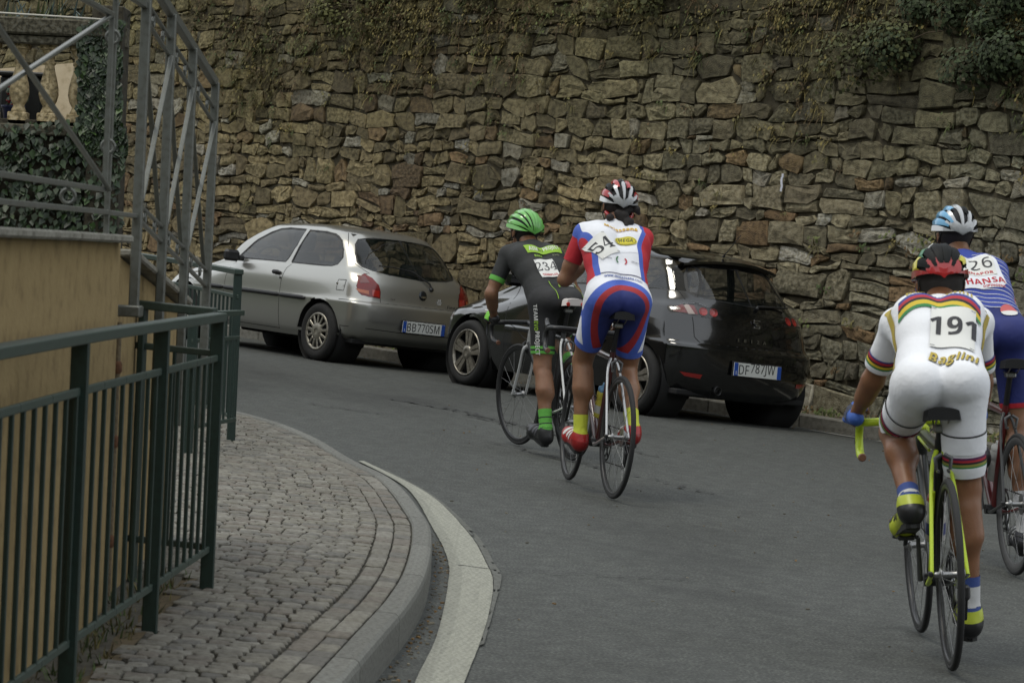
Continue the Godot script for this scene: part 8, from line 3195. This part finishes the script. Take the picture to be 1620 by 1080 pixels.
# ---------------------------------------------------------------- small things
func small_things() -> void:
	var rng := RandomNumberGenerator.new()
	rng.seed = 99
	var slip := MB.new()
	var a := wall_at(0.95, 2.24, 0.055)
	for k in 5:
		var y0 := -0.032 * k
		var s := 0.008 * sin(k * 1.4)
		slip.box(a + Vector3(0, y0, 0) + ALONG * s - ACROSS * 0.004 * k, Vector3(0.026, 0.034, 0.005), 0.001, Basis(ALONG, Vector3.UP, -ACROSS) * Basis(Vector3.BACK, 0.12 * sin(k * 2.0)))
	tag(obj("paper_strip", slip.done(), mat("paper_strip_white", Color(0.55, 0.56, 0.62), 0.7)), "narrow white paper strip stuck on the stones above the black car", "paper strip")
	# thin stained pipe down the corner of the ochre wall
	var pipe := thing("drain_pipe", "thin stained pipe down the corner of the ochre wall below the railing foot", "pipe", Vector3(PX - 0.03, 0.3, -8.80))
	var pm := MB.new()
	pm.tube([Vector3(0, -0.05, 0), Vector3(0, 0.8, 0)], [0.011], 10)
	obj("pipe_run", pm.done(), mat("pipe_ochre", Color(0.16, 0.12, 0.065), 0.7, 0.0, {tex = "dirt", scale = 6.0}), pipe)
	for y in [0.12, 0.43, 0.66]:
		var cm := MB.new()
		cm.lathe([Vector2(0.011, -0.02), Vector2(0.017, -0.012), Vector2(0.017, 0.012), Vector2(0.011, 0.02)], 12, Vector3.UP, Vector3(0, y, 0))
		obj("pipe_collar", cm.done(), mat("pipe_rust", Color(0.14, 0.06, 0.025), 0.85, 0.0, {tex = "dirt", scale = 8.0}), pipe)
	# grit and dead leaves in the gutters
	var grit := MB.new()
	for k in 1100:
		var p: Vector3
		if k < 500:
			var e := along_path(kerb_line, rng.randf_range(1.5, 13.0))
			var d: Vector3 = e[1]
			p = e[0] - Vector3(d.z, 0, -d.x) * (0.01 + absf(rng.randfn()) * 0.035)
		elif k < 950:
			var q := wall_at(rng.randf_range(-5.0, 9.0), 0.0, 0.38 + absf(rng.randfn()) * 0.12)
			p = q
		else:
			p = Vector3(rng.randf_range(-0.6, 3.0), 0, rng.randf_range(-24.0, -9.0))
		var s := rng.randf_range(0.003, 0.009)
		var g := rng.randf_range(0.5, 1.6)
		grit.tint = Color(0.13 * g, 0.115 * g, 0.085 * g) if rng.randf() < 0.7 else Color(0.16 * g, 0.095 * g, 0.035 * g)
		grit.box(Vector3(p.x, gy(p.x, p.z) + s * 0.35, p.z), Vector3(s * rng.randf_range(1, 2.4), s * 0.7, s), 0.0, Basis(Vector3.UP, rng.randf() * TAU))
	stuff(obj("gutter_grit", grit.done(), mat("grit", Color(1, 1, 1), 0.9, 0.0, {vc = true}))).set_meta("label", "grit and dead leaf bits in the gutters")
	# weeds along the foot of the near fence
	var wd := MB.new()
	for k in 260:
		var z := rng.randf_range(-9.6, -5.6)
		var p := Vector3(rng.randf_range(-1.22, -1.04), 0, z)
		p.y = gy(p.x, p.z) + 0.09
		var g := rng.randf_range(0.6, 1.4)
		wd.tint = Color(0.10 * g, 0.085 * g, 0.03 * g) if rng.randf() < 0.6 else Color(0.04 * g, 0.065 * g, 0.015 * g)
		for b in 4:
			blade(wd, p, Vector3(rng.randfn() * 0.5, 1, rng.randfn() * 0.5).normalized(), rng.randf_range(0.03, 0.10), 0.003, 0.25)
	stuff(obj("fence_foot_grass", wd.done(), mat("weed", Color(1, 1, 1), 0.8))).set_meta("label", "dry grass at the foot of the ochre wall behind the fence")
